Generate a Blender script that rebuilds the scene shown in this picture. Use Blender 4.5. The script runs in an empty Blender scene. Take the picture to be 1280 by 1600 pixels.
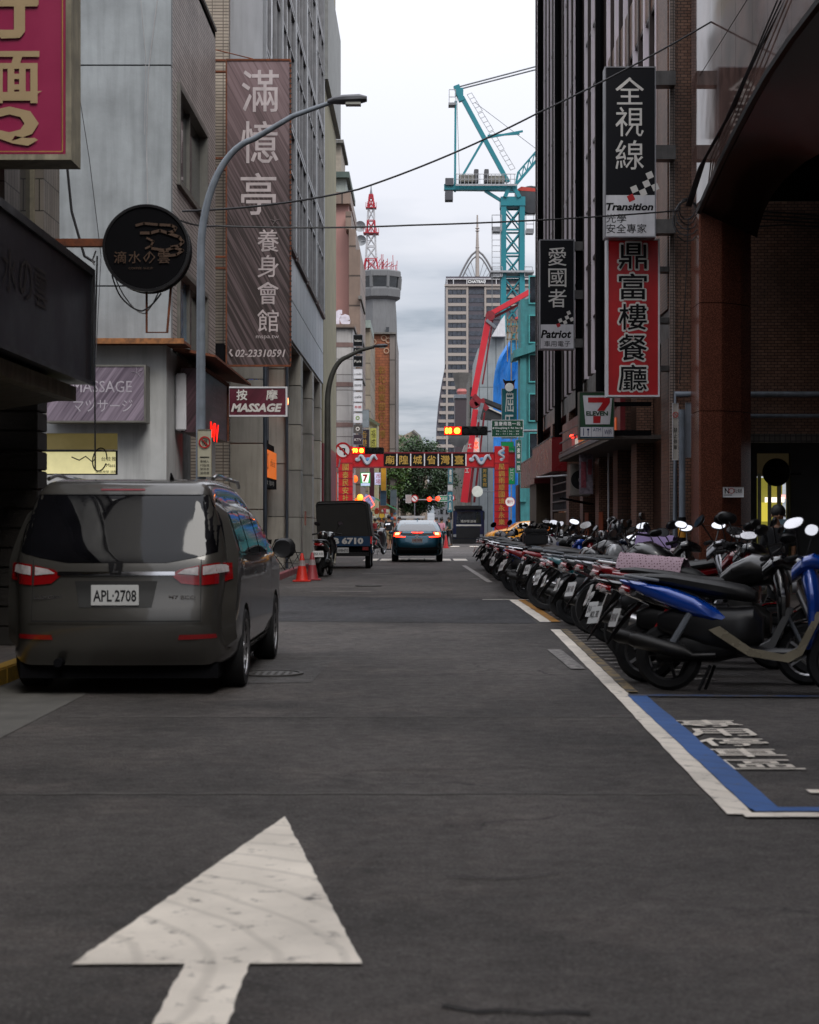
import bpy, bmesh, math, random
from math import pi, sin, cos, radians, sqrt
from mathutils import Vector, Matrix
from mathutils.bvhtree import BVHTree
random.seed(7)
S = bpy.context.scene
COL = S.collection

# ------------------------------------------------------------ camera
cd = bpy.data.cameras.new('camera'); cam = bpy.data.objects.new('camera', cd); COL.objects.link(cam)
S.camera = cam
cam.location = (0, 0, 1.4); cam.rotation_euler = (pi/2, 0, 0)
cd.sensor_fit = 'VERTICAL'; cd.sensor_height = 36; cd.lens = 2600/1600*36
cd.shift_x = -18/1600; cd.shift_y = 16/1600
cd.clip_start = .1; cd.clip_end = 3000
cd.dof.use_dof = True; cd.dof.focus_distance = 38; cd.dof.aperture_fstop = 4.5

# ------------------------------------------------------------ world
W = bpy.data.worlds.new('World'); S.world = W; W.use_nodes = True
nt = W.node_tree; nt.nodes.clear()
def nn(t, **k):
    n = nt.nodes.new(t)
    for a, b in k.items(): setattr(n, a, b)
    return n
L = lambda a, b: nt.links.new(a, b)
out = nn('ShaderNodeOutputWorld'); bg = nn('ShaderNodeBackground'); L(bg.outputs[0], out.inputs[0])
bg.inputs[1].default_value = .1
sky = nn('ShaderNodeTexSky', sky_type='NISHITA', sun_disc=False, sun_elevation=radians(48), sun_rotation=radians(156))
tc = nn('ShaderNodeTexCoord'); sep = nn('ShaderNodeSeparateXYZ'); L(tc.outputs['Generated'], sep.inputs[0])
def mth(op, a, b=None, c=None, clamp=False):
    m = nn('ShaderNodeMath', operation=op, use_clamp=clamp)
    for i, v in enumerate((a, b, c)):
        if v is None: continue
        if isinstance(v, (int, float)): m.inputs[i].default_value = v
        else: L(v, m.inputs[i])
    return m.outputs[0]
zz = mth('ADD', mth('ABSOLUTE', sep.outputs[2]), .06)
cmb = nn('ShaderNodeCombineXYZ'); L(mth('DIVIDE', sep.outputs[0], zz), cmb.inputs[0]); L(mth('DIVIDE', sep.outputs[1], zz), cmb.inputs[1])
nz = nn('ShaderNodeTexNoise'); nz.inputs['Scale'].default_value = 1.15; nz.inputs['Detail'].default_value = 5; nz.inputs['Roughness'].default_value = .55
mpn = nn('ShaderNodeMapping'); mpn.inputs['Location'].default_value = (3.1, 1.35, 0); mpn.inputs['Scale'].default_value = (.8, .8, 1); L(cmb.outputs[0], mpn.inputs[0]); L(mpn.outputs[0], nz.inputs['Vector'])
# cloud deck thins out and brightens overhead, darker bellies lower down
el = nn('ShaderNodeMapRange', interpolation_type='SMOOTHSTEP'); L(sep.outputs[2], el.inputs[0]); el.inputs[1].default_value = .12; el.inputs[2].default_value = .22; el.inputs[3].default_value = 0; el.inputs[4].default_value = .34
fac = mth('ADD', nz.outputs[0], el.outputs[0])
cr = nn('ShaderNodeValToRGB'); L(fac, cr.inputs[0]); e = cr.color_ramp.elements
e[0].position = .40; e[0].color = (3.2, 3.6, 4.2, 1)
e[1].position = .74; e[1].color = (6.5, 6.6, 7.1, 1)
m_ = cr.color_ramp.elements.new(.50); m_.color = (4.9, 5.2, 5.8, 1)
mx = nn('ShaderNodeMix', data_type='RGBA'); mx.inputs[0].default_value = .95
# overcast deck: the zenith is about three times as bright as the horizon (CIE overcast sky)
zen = mth('MULTIPLY', mth('ADD', mth('MULTIPLY', mth('MAXIMUM', sep.outputs[2], 0), 2.6), 1), .66)
vs_ = nn('ShaderNodeVectorMath', operation='SCALE'); L(cr.outputs[0], vs_.inputs[0]); L(zen, vs_.inputs[3])
L(sky.outputs[0], mx.inputs[6]); L(vs_.outputs[0], mx.inputs[7]); L(mx.outputs[2], bg.inputs[0])

# ------------------------------------------------------------ sun behind the cloud
sd = bpy.data.lights.new('sun', 'SUN'); sun = bpy.data.objects.new('sun', sd); COL.objects.link(sun)
sd.energy = 1.4; sd.angle = radians(30); sd.color = (1, .96, .9)
sun.rotation_euler = (radians(42), 0, radians(24)); sun.location = (20, -40, 60)
S.view_settings.view_transform = 'Standard'; S.view_settings.look = 'None'
S.view_settings.exposure = .5; S.view_settings.gamma = 1
S.cycles.max_bounces = 6; S.cycles.diffuse_bounces = 3; S.cycles.glossy_bounces = 3
S.cycles.caustics_reflective = False; S.cycles.caustics_refractive = False
S.cycles.sample_clamp_indirect = 4

def P(x, y, Y): return Vector(((x-658)*Y/2600, Y, 1.4-(y-816)*Y/2600))

# ------------------------------------------------------------ colour and material helpers
def C(h):
    h = h.lstrip('#'); v = [int(h[i:i+2], 16)/255 for i in (0, 2, 4)]
    return tuple(x/12.92 if x < .04045 else ((x+.055)/1.055)**2.4 for x in v)
_m = {}
class NT:
    def __init__(s, name):
        s.m = bpy.data.materials.new(name); s.m.use_nodes = True; s.t = s.m.node_tree
        s.b = s.t.nodes['Principled BSDF']; s.tc = s.n('ShaderNodeTexCoord')
    def n(s, ty, **k):
        n = s.t.nodes.new(ty)
        for a, b in k.items(): setattr(n, a, b)
        return n
    def l(s, a, b): s.t.links.new(a, b)
    def noise(s, scale, detail=4, rough=.6, vec=None, stretch=None):
        n = s.n('ShaderNodeTexNoise'); n.inputs['Scale'].default_value = scale
        n.inputs['Detail'].default_value = detail; n.inputs['Roughness'].default_value = rough
        v = vec or s.tc.outputs['Object']
        if stretch:
            mp = s.n('ShaderNodeMapping'); mp.inputs['Scale'].default_value = stretch; s.l(v, mp.inputs[0]); v = mp.outputs[0]
        s.l(v, n.inputs['Vector']); return n.outputs[0]
    def rng(s, v, a, b, c, d):
        n = s.n('ShaderNodeMapRange'); s.l(v, n.inputs[0])
        for i, x in enumerate((a, b, c, d)): n.inputs[i+1].default_value = x
        return n.outputs[0]
    def mix(s, f, a, b, blend='MIX'):
        n = s.n('ShaderNodeMix', data_type='RGBA', blend_type=blend)
        for i, v in ((0, f), (6, a), (7, b)):
            if isinstance(v, (int, float)): n.inputs[i].default_value = v
            elif isinstance(v, (tuple, list)): n.inputs[i].default_value = (*v[:3], 1)
            else: s.l(v, n.inputs[i])
        return n.outputs[2]
    def math(s, op, a, b=0):
        n = s.n('ShaderNodeMath', operation=op)
        for i, v in enumerate((a, b)):
            if isinstance(v, (int, float)): n.inputs[i].default_value = v
            else: s.l(v, n.inputs[i])
        return n.outputs[0]
    def bump(s, h, strength=.3, dist=.01):
        n = s.n('ShaderNodeBump'); n.inputs['Strength'].default_value = strength; n.inputs['Distance'].default_value = dist
        s.l(h, n.inputs['Height']); s.l(n.outputs[0], s.b.inputs['Normal'])
def mat(name, col, rough=.6, metal=0, var=.25, scale=3, bump=0, bscale=60, streak=0, coat=0, emit=0, spec=.5, ecol=None):
    if name in _m: return _m[name]
    if isinstance(col, str): col = C(col)
    t = NT(name); b = t.b
    f = t.noise(scale, 5)
    c = t.mix(t.rng(f, .3, .7, 0, 1), tuple(x*(1-var) for x in col), tuple(min(1, x*(1+var*.6)) for x in col))
    if streak:
        g = t.noise(2.2, 4, .6, stretch=(3, 3, .25))
        c = t.mix(t.rng(g, .45, .75, 0, streak), c, tuple(x*.35 for x in col))
    t.l(c, b.inputs['Base Color'])
    r = t.rng(f, .3, .7, max(.02, rough-.08), min(1, rough+.08)); t.l(r, b.inputs['Roughness'])
    b.inputs['Metallic'].default_value = metal; b.inputs['Coat Weight'].default_value = coat
    b.inputs['Coat Roughness'].default_value = .05; b.inputs['Specular IOR Level'].default_value = spec
    if bump: t.bump(t.noise(bscale, 3), bump, .01)
    if emit:
        b.inputs['Emission Strength'].default_value = emit
        if ecol is None: t.l(c, b.inputs['Emission Color'])
        else: b.inputs['Emission Color'].default_value = (*(C(ecol) if isinstance(ecol, str) else ecol), 1)
    _m[name] = t.m; return t.m
def tilemat(name, c1, c2, mortar, bw, bh, ms=.008, rough=.5, off=.5, bump=.4, dirt=.35, spec=.4):
    if name in _m: return _m[name]
    c1, c2, mortar = [C(c) if isinstance(c, str) else c for c in (c1, c2, mortar)]
    t = NT(name)
    g = t.n('ShaderNodeNewGeometry'); sp = t.n('ShaderNodeSeparateXYZ'); t.l(g.outputs['Position'], sp.inputs[0])
    cb = t.n('ShaderNodeCombineXYZ'); t.l(t.math('ADD', sp.outputs[0], sp.outputs[1]), cb.inputs[0]); t.l(sp.outputs[2], cb.inputs[1])
    br = t.n('ShaderNodeTexBrick'); t.l(cb.outputs[0], br.inputs['Vector']); br.offset = off
    br.inputs['Scale'].default_value = 1; br.inputs['Brick Width'].default_value = bw; br.inputs['Row Height'].default_value = bh
    br.inputs['Mortar Size'].default_value = ms; br.inputs['Mortar Smooth'].default_value = .1
    br.inputs['Color1'].default_value = (*c1, 1); br.inputs['Color2'].default_value = (*c2, 1); br.inputs['Mortar'].default_value = (*mortar, 1)
    f = t.noise(.8, 5, .6, vec=g.outputs['Position'])
    h = t.noise(2, 4, .6, vec=g.outputs['Position'], stretch=(3, 3, .2))
    c = t.mix(t.rng(f, .35, .7, 0, dirt), br.outputs['Color'], (.02, .018, .016))
    c = t.mix(t.rng(h, .5, .8, 0, dirt), c, (.02, .018, .016))
    t.l(c, t.b.inputs['Base Color']); t.b.inputs['Roughness'].default_value = rough; t.b.inputs['Specular IOR Level'].default_value = spec
    if bump:
        t.bump(t.math('SUBTRACT', 1, br.outputs['Fac']), bump, .006)
    _m[name] = t.m; return t.m
def glassmat(name, col=(.015, .017, .02), rough=.04, wave=.05, spec=.8):
    if name in _m: return _m[name]
    t = NT(name); t.b.inputs['Base Color'].default_value = (*col, 1); t.b.inputs['Roughness'].default_value = rough
    t.b.inputs['Specular IOR Level'].default_value = spec; t.b.inputs['IOR'].default_value = 1.55
    f = t.noise(1.3, 3); t.l(t.mix(t.rng(f, .35, .65, 0, 1), tuple(x*.6 for x in col), tuple(x*1.5 for x in col)), t.b.inputs['Base Color'])
    if wave: t.bump(t.noise(1.2, 1), wave, .05)
    _m[name] = t.m; return t.m

# ------------------------------------------------------------ mesh builder
_tx = {}
def glyphs(s, bold=0, shear=0, res=2):
    k = (s, bold, shear, res)
    if k not in _tx:
        cu = bpy.data.curves.new('lettering', 'FONT'); cu.body = s; cu.offset = bold; cu.shear = shear; cu.resolution_u = res
        o = bpy.data.objects.new('lettering', cu); COL.objects.link(o)
        bpy.context.view_layer.update()
        me = bpy.data.meshes.new_from_object(o.evaluated_get(bpy.context.evaluated_depsgraph_get()))
        vs = [v.co.copy() for v in me.vertices]; fs = [tuple(p.vertices) for p in me.polygons]
        bpy.data.objects.remove(o); bpy.data.meshes.remove(me); bpy.data.curves.remove(cu)
        if vs:
            x0 = min(v.x for v in vs); x1 = max(v.x for v in vs); y0 = min(v.y for v in vs); y1 = max(v.y for v in vs)
        else: x0 = y0 = 0; x1 = y1 = 1
        _tx[k] = ([((v.x-x0)/max(1e-6, x1-x0)-.5, (v.y-y0)/max(1e-6, y1-y0)-.5) for v in vs], fs, (x1-x0)/max(1e-6, y1-y0))
    return _tx[k]
EX, EY, EZ = Vector((1, 0, 0)), Vector((0, 1, 0)), Vector((0, 0, 1))
def sgn(v): return 1 if v >= 0 else -1
class MB:
    def __init__(s): s.v = []; s.f = []
    def add(s, vs, fs):
        n = len(s.v); s.v += [Vector(v) for v in vs]; s.f += [tuple(i+n for i in f) for f in fs]; return s
    def box(s, x0, x1, y0, y1, z0, z1):
        x0, x1 = min(x0, x1), max(x0, x1); y0, y1 = min(y0, y1), max(y0, y1); z0, z1 = min(z0, z1), max(z0, z1)
        return s.add([(x0,y0,z0),(x1,y0,z0),(x1,y1,z0),(x0,y1,z0),(x0,y0,z1),(x1,y0,z1),(x1,y1,z1),(x0,y1,z1)],
                     [(0,3,2,1),(4,5,6,7),(0,1,5,4),(1,2,6,5),(2,3,7,6),(3,0,4,7)])
    def obox(s, c, u, v, w):   # centre and three half axes
        c, u, v, w = map(Vector, (c, u, v, w))
        vs = [c+a*u+b*v+d*w for d in (-1, 1) for a, b in ((-1,-1),(1,-1),(1,1),(-1,1))]
        return s.add(vs, [(0,3,2,1),(4,5,6,7),(0,1,5,4),(1,2,6,5),(2,3,7,6),(3,0,4,7)])
    def beam(s, p, q, w, h=None):
        p, q = Vector(p), Vector(q); h = h or w; d = (q-p)
        if d.length < 1e-6: return s
        a = d.normalized(); u = a.cross(EZ)
        u = u.normalized() if u.length > .05 else EX.copy()
        v = u.cross(a).normalized()
        return s.obox((p+q)/2, d/2, u*w/2, v*h/2)
    def tube(s, pts, r, n=8, caps=True):
        pts = [Vector(p) for p in pts]; m = len(pts)
        rs = r if isinstance(r, (list, tuple)) else [r]*m
        base = len(s.v); prev = None
        for i, p in enumerate(pts):
            t = (pts[min(i+1, m-1)]-pts[max(i-1, 0)]).normalized()
            if prev is None: u = t.orthogonal().normalized()
            else:
                u = prev-t*prev.dot(t); u = u.normalized() if u.length > 1e-4 else t.orthogonal().normalized()
            prev = u; v = t.cross(u)
            for k in range(n):
                a = 2*pi*k/n; s.v.append(p+(u*cos(a)+v*sin(a))*rs[i])
        for i in range(m-1):
            for k in range(n):
                a = base+i*n+k; b = base+i*n+(k+1) % n; s.f.append((a, b, b+n, a+n))
        if caps:
            s.f.append(tuple(base+k for k in reversed(range(n)))); s.f.append(tuple(base+(m-1)*n+k for k in range(n)))
        return s
    def cyl(s, p, q, r, n=16, r2=None): return s.tube([p, q], [r, r if r2 is None else r2], n)
    def prism(s, poly, u, v, w, o=(0,0,0)):   # polygon in (u,v) at o, extruded along vector w
        o, u, v, w = map(Vector, (o, u, v, w)); n = len(poly); a = [o+u*x+v*y for x, y in poly]
        return s.add(a+[p+w for p in a], [tuple(range(n)), tuple(range(2*n-1, n-1, -1))]+[(i, i+n, (i+1) % n+n, (i+1) % n) for i in range(n)])
    def lathe(s, prof, c=(0,0,0), ax='z', n=24):
        c = Vector(c); base = len(s.v); m = len(prof)
        for r, h in prof:
            for k in range(n):
                a = 2*pi*k/n
                q = {'z': (r*cos(a), r*sin(a), h), 'y': (r*cos(a), h, r*sin(a)), 'x': (h, r*cos(a), r*sin(a))}[ax]
                s.v.append(c+Vector(q))
        for i in range(m-1):
            for k in range(n):
                a = base+i*n+k; b = base+i*n+(k+1) % n; s.f.append((a, b, b+n, a+n))
        return s
    def loft(s, rings, caps=True):
        n = len(rings[0]); base = len(s.v)
        for r in rings: s.v += [Vector(p) for p in r]
        for i in range(len(rings)-1):
            for k in range(n):
                a = base+i*n+k; b = base+i*n+(k+1) % n; s.f.append((a, b, b+n, a+n))
        if caps:
            s.f.append(tuple(base+k for k in reversed(range(n)))); s.f.append(tuple(base+(len(rings)-1)*n+k for k in range(n)))
        return s
    def ball(s, c, r, n=14, m=9):
        c = Vector(c); r = (r,)*3 if isinstance(r, (int, float)) else r
        rings = []
        for i in range(1, m):
            ph = pi*i/m; rings.append([c+Vector((r[0]*sin(ph)*cos(2*pi*k/n), r[1]*sin(ph)*sin(2*pi*k/n), -r[2]*cos(ph))) for k in range(n)])
        return s.loft(rings)
    def disc(s, c, r, nrm, n=24, squash=1):
        nrm = Vector(nrm).normalized(); u = nrm.orthogonal().normalized(); u = EX if abs(nrm.y) > .9 else u; v = nrm.cross(u)
        return s.add([Vector(c)+u*r*cos(2*pi*k/n)+v*r*squash*sin(2*pi*k/n) for k in range(n)], [tuple(range(n))])
    def ring(s, c, r0, r1, d, n=28):   # flat ring facing -y with depth d
        return s.lathe([(r0, 0), (r0, -d), (r1, -d), (r1, 0), (r0, 0)], c, 'y', n)
    def text(s, t, c, w, h=None, u=EX, v=EZ, bold=0, shear=0, res=2):
        if bold and any(ord(q) > 0x2e80 for q in t):   # thicken dense characters with shifted copies, the outline tool breaks them
            hh = h or w; n = u.cross(v).normalized(); k = 8 if bold > .04 else 4; b_ = bold*.8*min(hh, w/len(t))
            for i in range(k):
                a = 2*pi*(i+.5)/k; s.text(t, Vector(c)+u*b_*cos(a)+v*b_*sin(a)+n*.0003*i, w-2*b_, None if h is None else h-2*b_, u, v, 0, shear, 1)
            return s.text(t, Vector(c)+n*.0003*k, w-2*b_, None if h is None else h-2*b_, u, v, 0, shear, 1)
        g, fs, asp = glyphs(t, bold, shear, res)
        if h is None: h = w/asp
        if w is None: w = h*asp
        c = Vector(c); return s.add([c+u*(a*w)+v*(b*h) for a, b in g], fs)
    def vtext(s, chars, c, w, h, u=EX, v=EZ, bold=0, fill=.88, shear=0, res=2):
        n = len(chars); ch = h/n; c = Vector(c)
        for i, t in enumerate(chars):
            cc = c+v*(h/2-ch*(i+.5)); hh = ch*fill
            if t in '一ー': hh = ch*.12
            s.text(t, cc, w, hh, u, v, bold, shear, res)
        return s
    def htext(s, chars, c, w, h, u=EX, v=EZ, bold=0, fill=.85):
        n = len(chars); cw = w/n
        for i, t in enumerate(chars):
            if t == ' ': continue
            s.text(t, Vector(c)+u*(-w/2+cw*(i+.5)), cw*fill, h*(.12 if t == '一' else 1), u, v, bold)
        return s
def sell(c, a, b, u, v, n=14, e=2.6):   # superellipse ring
    c = Vector(c); r = []
    for k in range(n):
        t = 2*pi*(k+.5)/n; x, y = cos(t), sin(t)
        r.append(c+Vector(u)*a*sgn(x)*abs(x)**(2/e)+Vector(v)*b*sgn(y)*abs(y)**(2/e))
    return r
_loc = {}
def fin(o, name, label=None, cat=None, group=None, kind=None):
    if label: o['label'] = label
    if cat: o['category'] = cat
    if group: o['group'] = group
    if kind: o['kind'] = kind
    return o
def T(name, label, cat, loc=(0,0,0), group=None):
    o = bpy.data.objects.new(name, None); o.empty_display_size = .2; COL.objects.link(o); o.location = loc; _loc[o.name] = Vector(loc)
    return fin(o, name, label, cat, group)
def mesh(name, mb, m, parent=None, smooth=False, loc=None, bevel=0, label=None):
    base = _loc.get(parent.name, Vector()) if parent is not None else (Vector(loc) if loc is not None else Vector())
    me = bpy.data.meshes.new(name); me.from_pydata([v-base for v in mb.v], [], mb.f); me.validate()
    bm = bmesh.new(); bm.from_mesh(me)
    if not getattr(mb, 'nrm', None): bmesh.ops.recalc_face_normals(bm, faces=bm.faces)
    if bevel: bmesh.ops.bevel(bm, geom=[e for e in bm.edges if len(e.link_faces) == 2 and e.calc_face_angle(0) > .5], offset=bevel, segments=2, affect='EDGES', clamp_overlap=True)
    bm.to_mesh(me); bm.free()
    me.materials.append(m)
    if smooth:
        me.shade_smooth()
        try: me.set_sharp_from_angle(angle=radians(38 if smooth is True else smooth))
        except Exception: pass
    if getattr(mb, 'nrm', None) and len(mb.nrm) == len(me.vertices): me.shade_smooth(); me.normals_split_custom_set_from_vertices([tuple(n) for n in mb.nrm])
    o = bpy.data.objects.new(name, me); COL.objects.link(o)
    if parent is not None: o.parent = parent; _loc[o.name] = base
    else: o.location = base; _loc[o.name] = base
    if label: o['label'] = label
    return o
def one(name, mb, m, label, cat, loc=(0,0,0), group=None, smooth=False, bevel=0):
    return fin(mesh(name, mb, m, None, smooth, loc, bevel), name, label, cat, group)
def struct(name, mb, m, smooth=False): return fin(mesh(name, mb, m, None, smooth), name, kind='structure')
def copy_tree(o, parent=None, **sub):
    c = o.copy(); COL.objects.link(c); c.parent = parent
    for ch in list(o.children): copy_tree(ch, c)
    return c
def repaint(o, table):
    for x in [o]+list(o.children_recursive):
        if x.type == 'MESH' and x.material_slots and x.name.split('.')[0] in table:
            x.material_slots[0].link = 'OBJECT'; x.material_slots[0].material = table[x.name.split('.')[0]]
def boolean_cut(o, cutter_mb):
    c = mesh('cutter', cutter_mb, o.data.materials[0]); c.location = o.matrix_world.translation
    md = o.modifiers.new('cut', 'BOOLEAN'); md.operation = 'DIFFERENCE'; md.object = c; md.solver = 'EXACT'
    bpy.context.view_layer.update()
    me = bpy.data.meshes.new_from_object(o.evaluated_get(bpy.context.evaluated_depsgraph_get()))
    o.modifiers.clear(); old = o.data; me.name = old.name
    if len(me.polygons) > 20: o.data = me
    bpy.data.objects.remove(c)
    while len(o.data.materials) > 1: o.data.materials.pop()
    for p in o.data.polygons: p.material_index = 0
    o.data.shade_smooth()
    try: o.data.set_sharp_from_angle(angle=radians(32))
    except Exception: pass
def conform(mb, bvh, poly, org, u, v, d, step=.08, off=.005):
    """lay a flat outline (in u,v from org) onto a body by casting along d"""
    org, u, v, d = map(Vector, (org, u, v, d)); bm = bmesh.new()
    bm.faces.new([bm.verts.new((a, b, 0)) for a, b in poly])
    xs = [p[0] for p in poly]; ys = [p[1] for p in poly]
    bmesh.ops.triangulate(bm, faces=bm.faces)
    for ax, lo, hi in ((0, min(xs), max(xs)), (1, min(ys), max(ys))):
        n = max(1, int((hi-lo)/step))
        for i in range(1, n):
            co = [0, 0, 0]; co[ax] = lo+(hi-lo)*i/n; no = [0, 0, 0]; no[ax] = 1
            bmesh.ops.bisect_plane(bm, geom=bm.verts[:]+bm.edges[:]+bm.faces[:], plane_co=co, plane_no=no)
    bm.verts.index_update(); vs = []; nms = []; miss = []
    for w in bm.verts:
        p = org+u*w.co.x+v*w.co.y; h = bvh.ray_cast(p, d)
        nm = Vector((0, 0, 0))
        for dx, dy in ((0,0),(.05,0),(-.05,0),(0,.05),(0,-.05),(.04,.04),(-.04,-.04),(.04,-.04),(-.04,.04)):
            h2 = bvh.ray_cast(p+u*dx+v*dy, d)
            if h2[0] is not None and (h[0] is None or abs((h2[0]-h[0]).dot(d)) < .12): nm += h2[1] if h2[1].dot(d) < 0 else -h2[1]
        nms.append(nm.normalized() if nm.length > 1e-4 else -d)
        if h[0] is None: miss.append(len(vs)); vs.append(p)
        else: vs.append(h[0]-d*off)
    good = [vs[i] for i in range(len(vs)) if i not in set(miss)]
    for i in miss:
        if good: vs[i] = min(good, key=lambda g: (g-vs[i]-d*(g-vs[i]).dot(d)).length)
    if not mb.v: mb.nrm = nms; mb.dirn = -d
    fl = []
    for f in bm.faces:
        ix = [w.index for w in f.verts]; n_ = (vs[ix[1]]-vs[ix[0]]).cross(vs[ix[2]]-vs[ix[0]])
        fl.append(tuple(ix) if n_.dot(d) < 0 else tuple(reversed(ix)))
    mb.add(vs, fl); bm.free(); return mb
def signboard(name, label, cat, x0, y0, x1, y1, Y, thick, face, frame, fw=.03, group=None):
    """a box sign facing down the street: returns the thing, its corners in metres"""
    a = P(x0, y1, Y); b = P(x1, y0, Y)
    t = T(name, label, cat, ((a.x+b.x)/2, Y, a.z), group)
    mesh('face_panel', MB().box(a.x+fw, b.x-fw, Y, Y+thick*.8, a.z+fw, b.z-fw), face, t)
    f = MB()
    f.box(a.x, a.x+fw, Y-.012, Y+thick, a.z, b.z); f.box(b.x-fw, b.x, Y-.012, Y+thick, a.z, b.z)
    f.box(a.x+fw, b.x-fw, Y-.012, Y+thick, a.z, a.z+fw); f.box(a.x+fw, b.x-fw, Y-.012, Y+thick, b.z-fw, b.z)
    mesh('frame', f, frame, t)
    return t, a, b
def lettering(t, Y, m, fn, name='lettering'):
    mb = MB(); fn(mb); return mesh(name, mb, m, t)
# ------------------------------------------------------------ shared materials
M = {}
M['black'] = mat('black_plastic', (.010,.010,.011), .38, var=.3, spec=.3)
M['matte'] = mat('matte_black', (.005,.005,.006), .85, spec=.06)
M['rubber'] = mat('tyre_rubber', (.014,.014,.015), .8, bump=.2, spec=.3)
M['steel'] = mat('painted_steel_grey', '#6f747b', .45, var=.2, streak=.5)
M['pole'] = mat('lamp_pole_grey', '#6b737c', .5, var=.25, scale=6, streak=.6)
M['dkpole'] = mat('weathered_pole', '#55554f', .5, streak=.5)
M['chrome'] = mat('chrome', (.62,.62,.64), .12, 1, var=.1)
M['alloy'] = mat('alloy', (.32,.32,.33), .3, .9)
M['white'] = mat('white_paint', '#c9c9cc', .5, var=.12, streak=.25)
M['offwhite'] = mat('offwhite_letters', '#c6c3bd', .5, var=.08)
M['pure'] = mat('clean_white', '#d8d8d8', .5, var=.05)
M['inkblack'] = mat('ink_black', '#0c0d0f', .5, var=.2, spec=.15)
M['red'] = mat('sign_red', '#a80f16', .4, var=.15, streak=.2)
M['dkred'] = mat('dark_red', '#6d1420', .5, streak=.3)
M['gold'] = mat('gold_letters', '#a98745', .4, .3)
M['rust'] = mat('rusty_steel', '#6b3a22', .85, var=.6, scale=9, bump=.3)
M['rustwhite'] = mat('rust_streaked_white', '#8d8673', .7, var=.4, scale=5, streak=.9)
M['cable'] = mat('cable_black', (.01,.01,.012), .6)
M['cablewhite'] = mat('cable_white', '#8e8e8e', .6)
M['glass'] = glassmat('dark_glass')
M['skyglass'] = glassmat('window_glass', (.02,.024,.03), .05, .12, 1)
M['plate'] = mat('licence_plate_white', '#b9bab9', .4, var=.08)
M['plateink'] = mat('plate_ink', '#15161a', .5)
M['platered'] = mat('plate_red_ink', '#8e2a2a', .5)
M['green'] = mat('street_sign_green', '#0c4a35', .45, var=.15)
M['teal'] = mat('sign_teal', '#0d5d63', .5)
M['clay'] = mat('concrete', '#6e6c68', .85, var=.3, scale=2, streak=.6, bump=.3)

# ------------------------------------------------------------ ground and road
def asphalt(name, base=(.070,.062,.058), patch=True):
    t = NT(name); g = t.n('ShaderNodeNewGeometry'); p = g.outputs['Position']
    fine = t.noise(62, 4, .75, vec=p); mid = t.noise(9, 5, .65, vec=p); big = t.noise(.33, 4, .6, vec=p, stretch=(1, .55, 1))
    drag = t.noise(1.3, 5, .6, vec=p, stretch=(.25, 2.2, 1))
    c = t.mix(t.rng(big, .40, .62, 0, 1), tuple(x*.62 for x in base), tuple(x*1.9 for x in base))
    blot = t.noise(1.0, 7, .72, vec=p); c = t.mix(t.rng(blot, .50, .66, 0, .75), c, (base[0]*2.1, base[1]*2.0, base[2]*1.95))
    oil = t.noise(1.7, 5, .65, vec=p, stretch=(1, .6, 1)); c = t.mix(t.rng(oil, .56, .68, 0, .6), c, tuple(x*.35 for x in base))
    c = t.mix(t.rng(drag, .5, .75, 0, .55), c, tuple(x*1.9 for x in base))
    c = t.mix(t.rng(mid, .35, .7, .0, .5), c, tuple(x*.6 for x in base))
    spk = t.n('ShaderNodeTexVoronoi'); spk.inputs['Scale'].default_value = 48; t.l(p, spk.inputs['Vector'])
    c = t.mix(t.rng(spk.outputs['Distance'], .08, .38, .8, 0), c, (.16,.15,.14))
    c = t.mix(t.rng(fine, .34, .52, .85, 0), c, (.008,.008,.008))
    # hairline cracks
    v = t.n('ShaderNodeTexVoronoi', feature='DISTANCE_TO_EDGE'); v.inputs['Scale'].default_value = .42
    w = t.n('ShaderNodeTexNoise'); w.inputs['Scale'].default_value = 2.5; w.inputs['Detail'].default_value = 6; t.l(p, w.inputs['Vector'])
    vm = t.n('ShaderNodeVectorMath', operation='MULTIPLY_ADD'); t.l(w.outputs['Color'], vm.inputs[0]); vm.inputs[1].default_value = (.7,.7,0); t.l(p, vm.inputs[2]); t.l(vm.outputs[0], v.inputs['Vector'])
    crack = t.math('MULTIPLY', t.rng(v.outputs['Distance'], 0, .006, 1, 0), t.rng(big, .5, .6, 0, 1))
    c = t.mix(crack, c, (.008,.008,.008))
    t.l(c, t.b.inputs['Base Color'])
    t.l(t.rng(mid, .3, .7, .62, .85), t.b.inputs['Roughness']); t.b.inputs['Specular IOR Level'].default_value = .35
    t.bump(t.math('ADD', fine, t.math('MULTIPLY', spk.outputs['Distance'], .8)), .9, .02)
    return t.m
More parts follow.
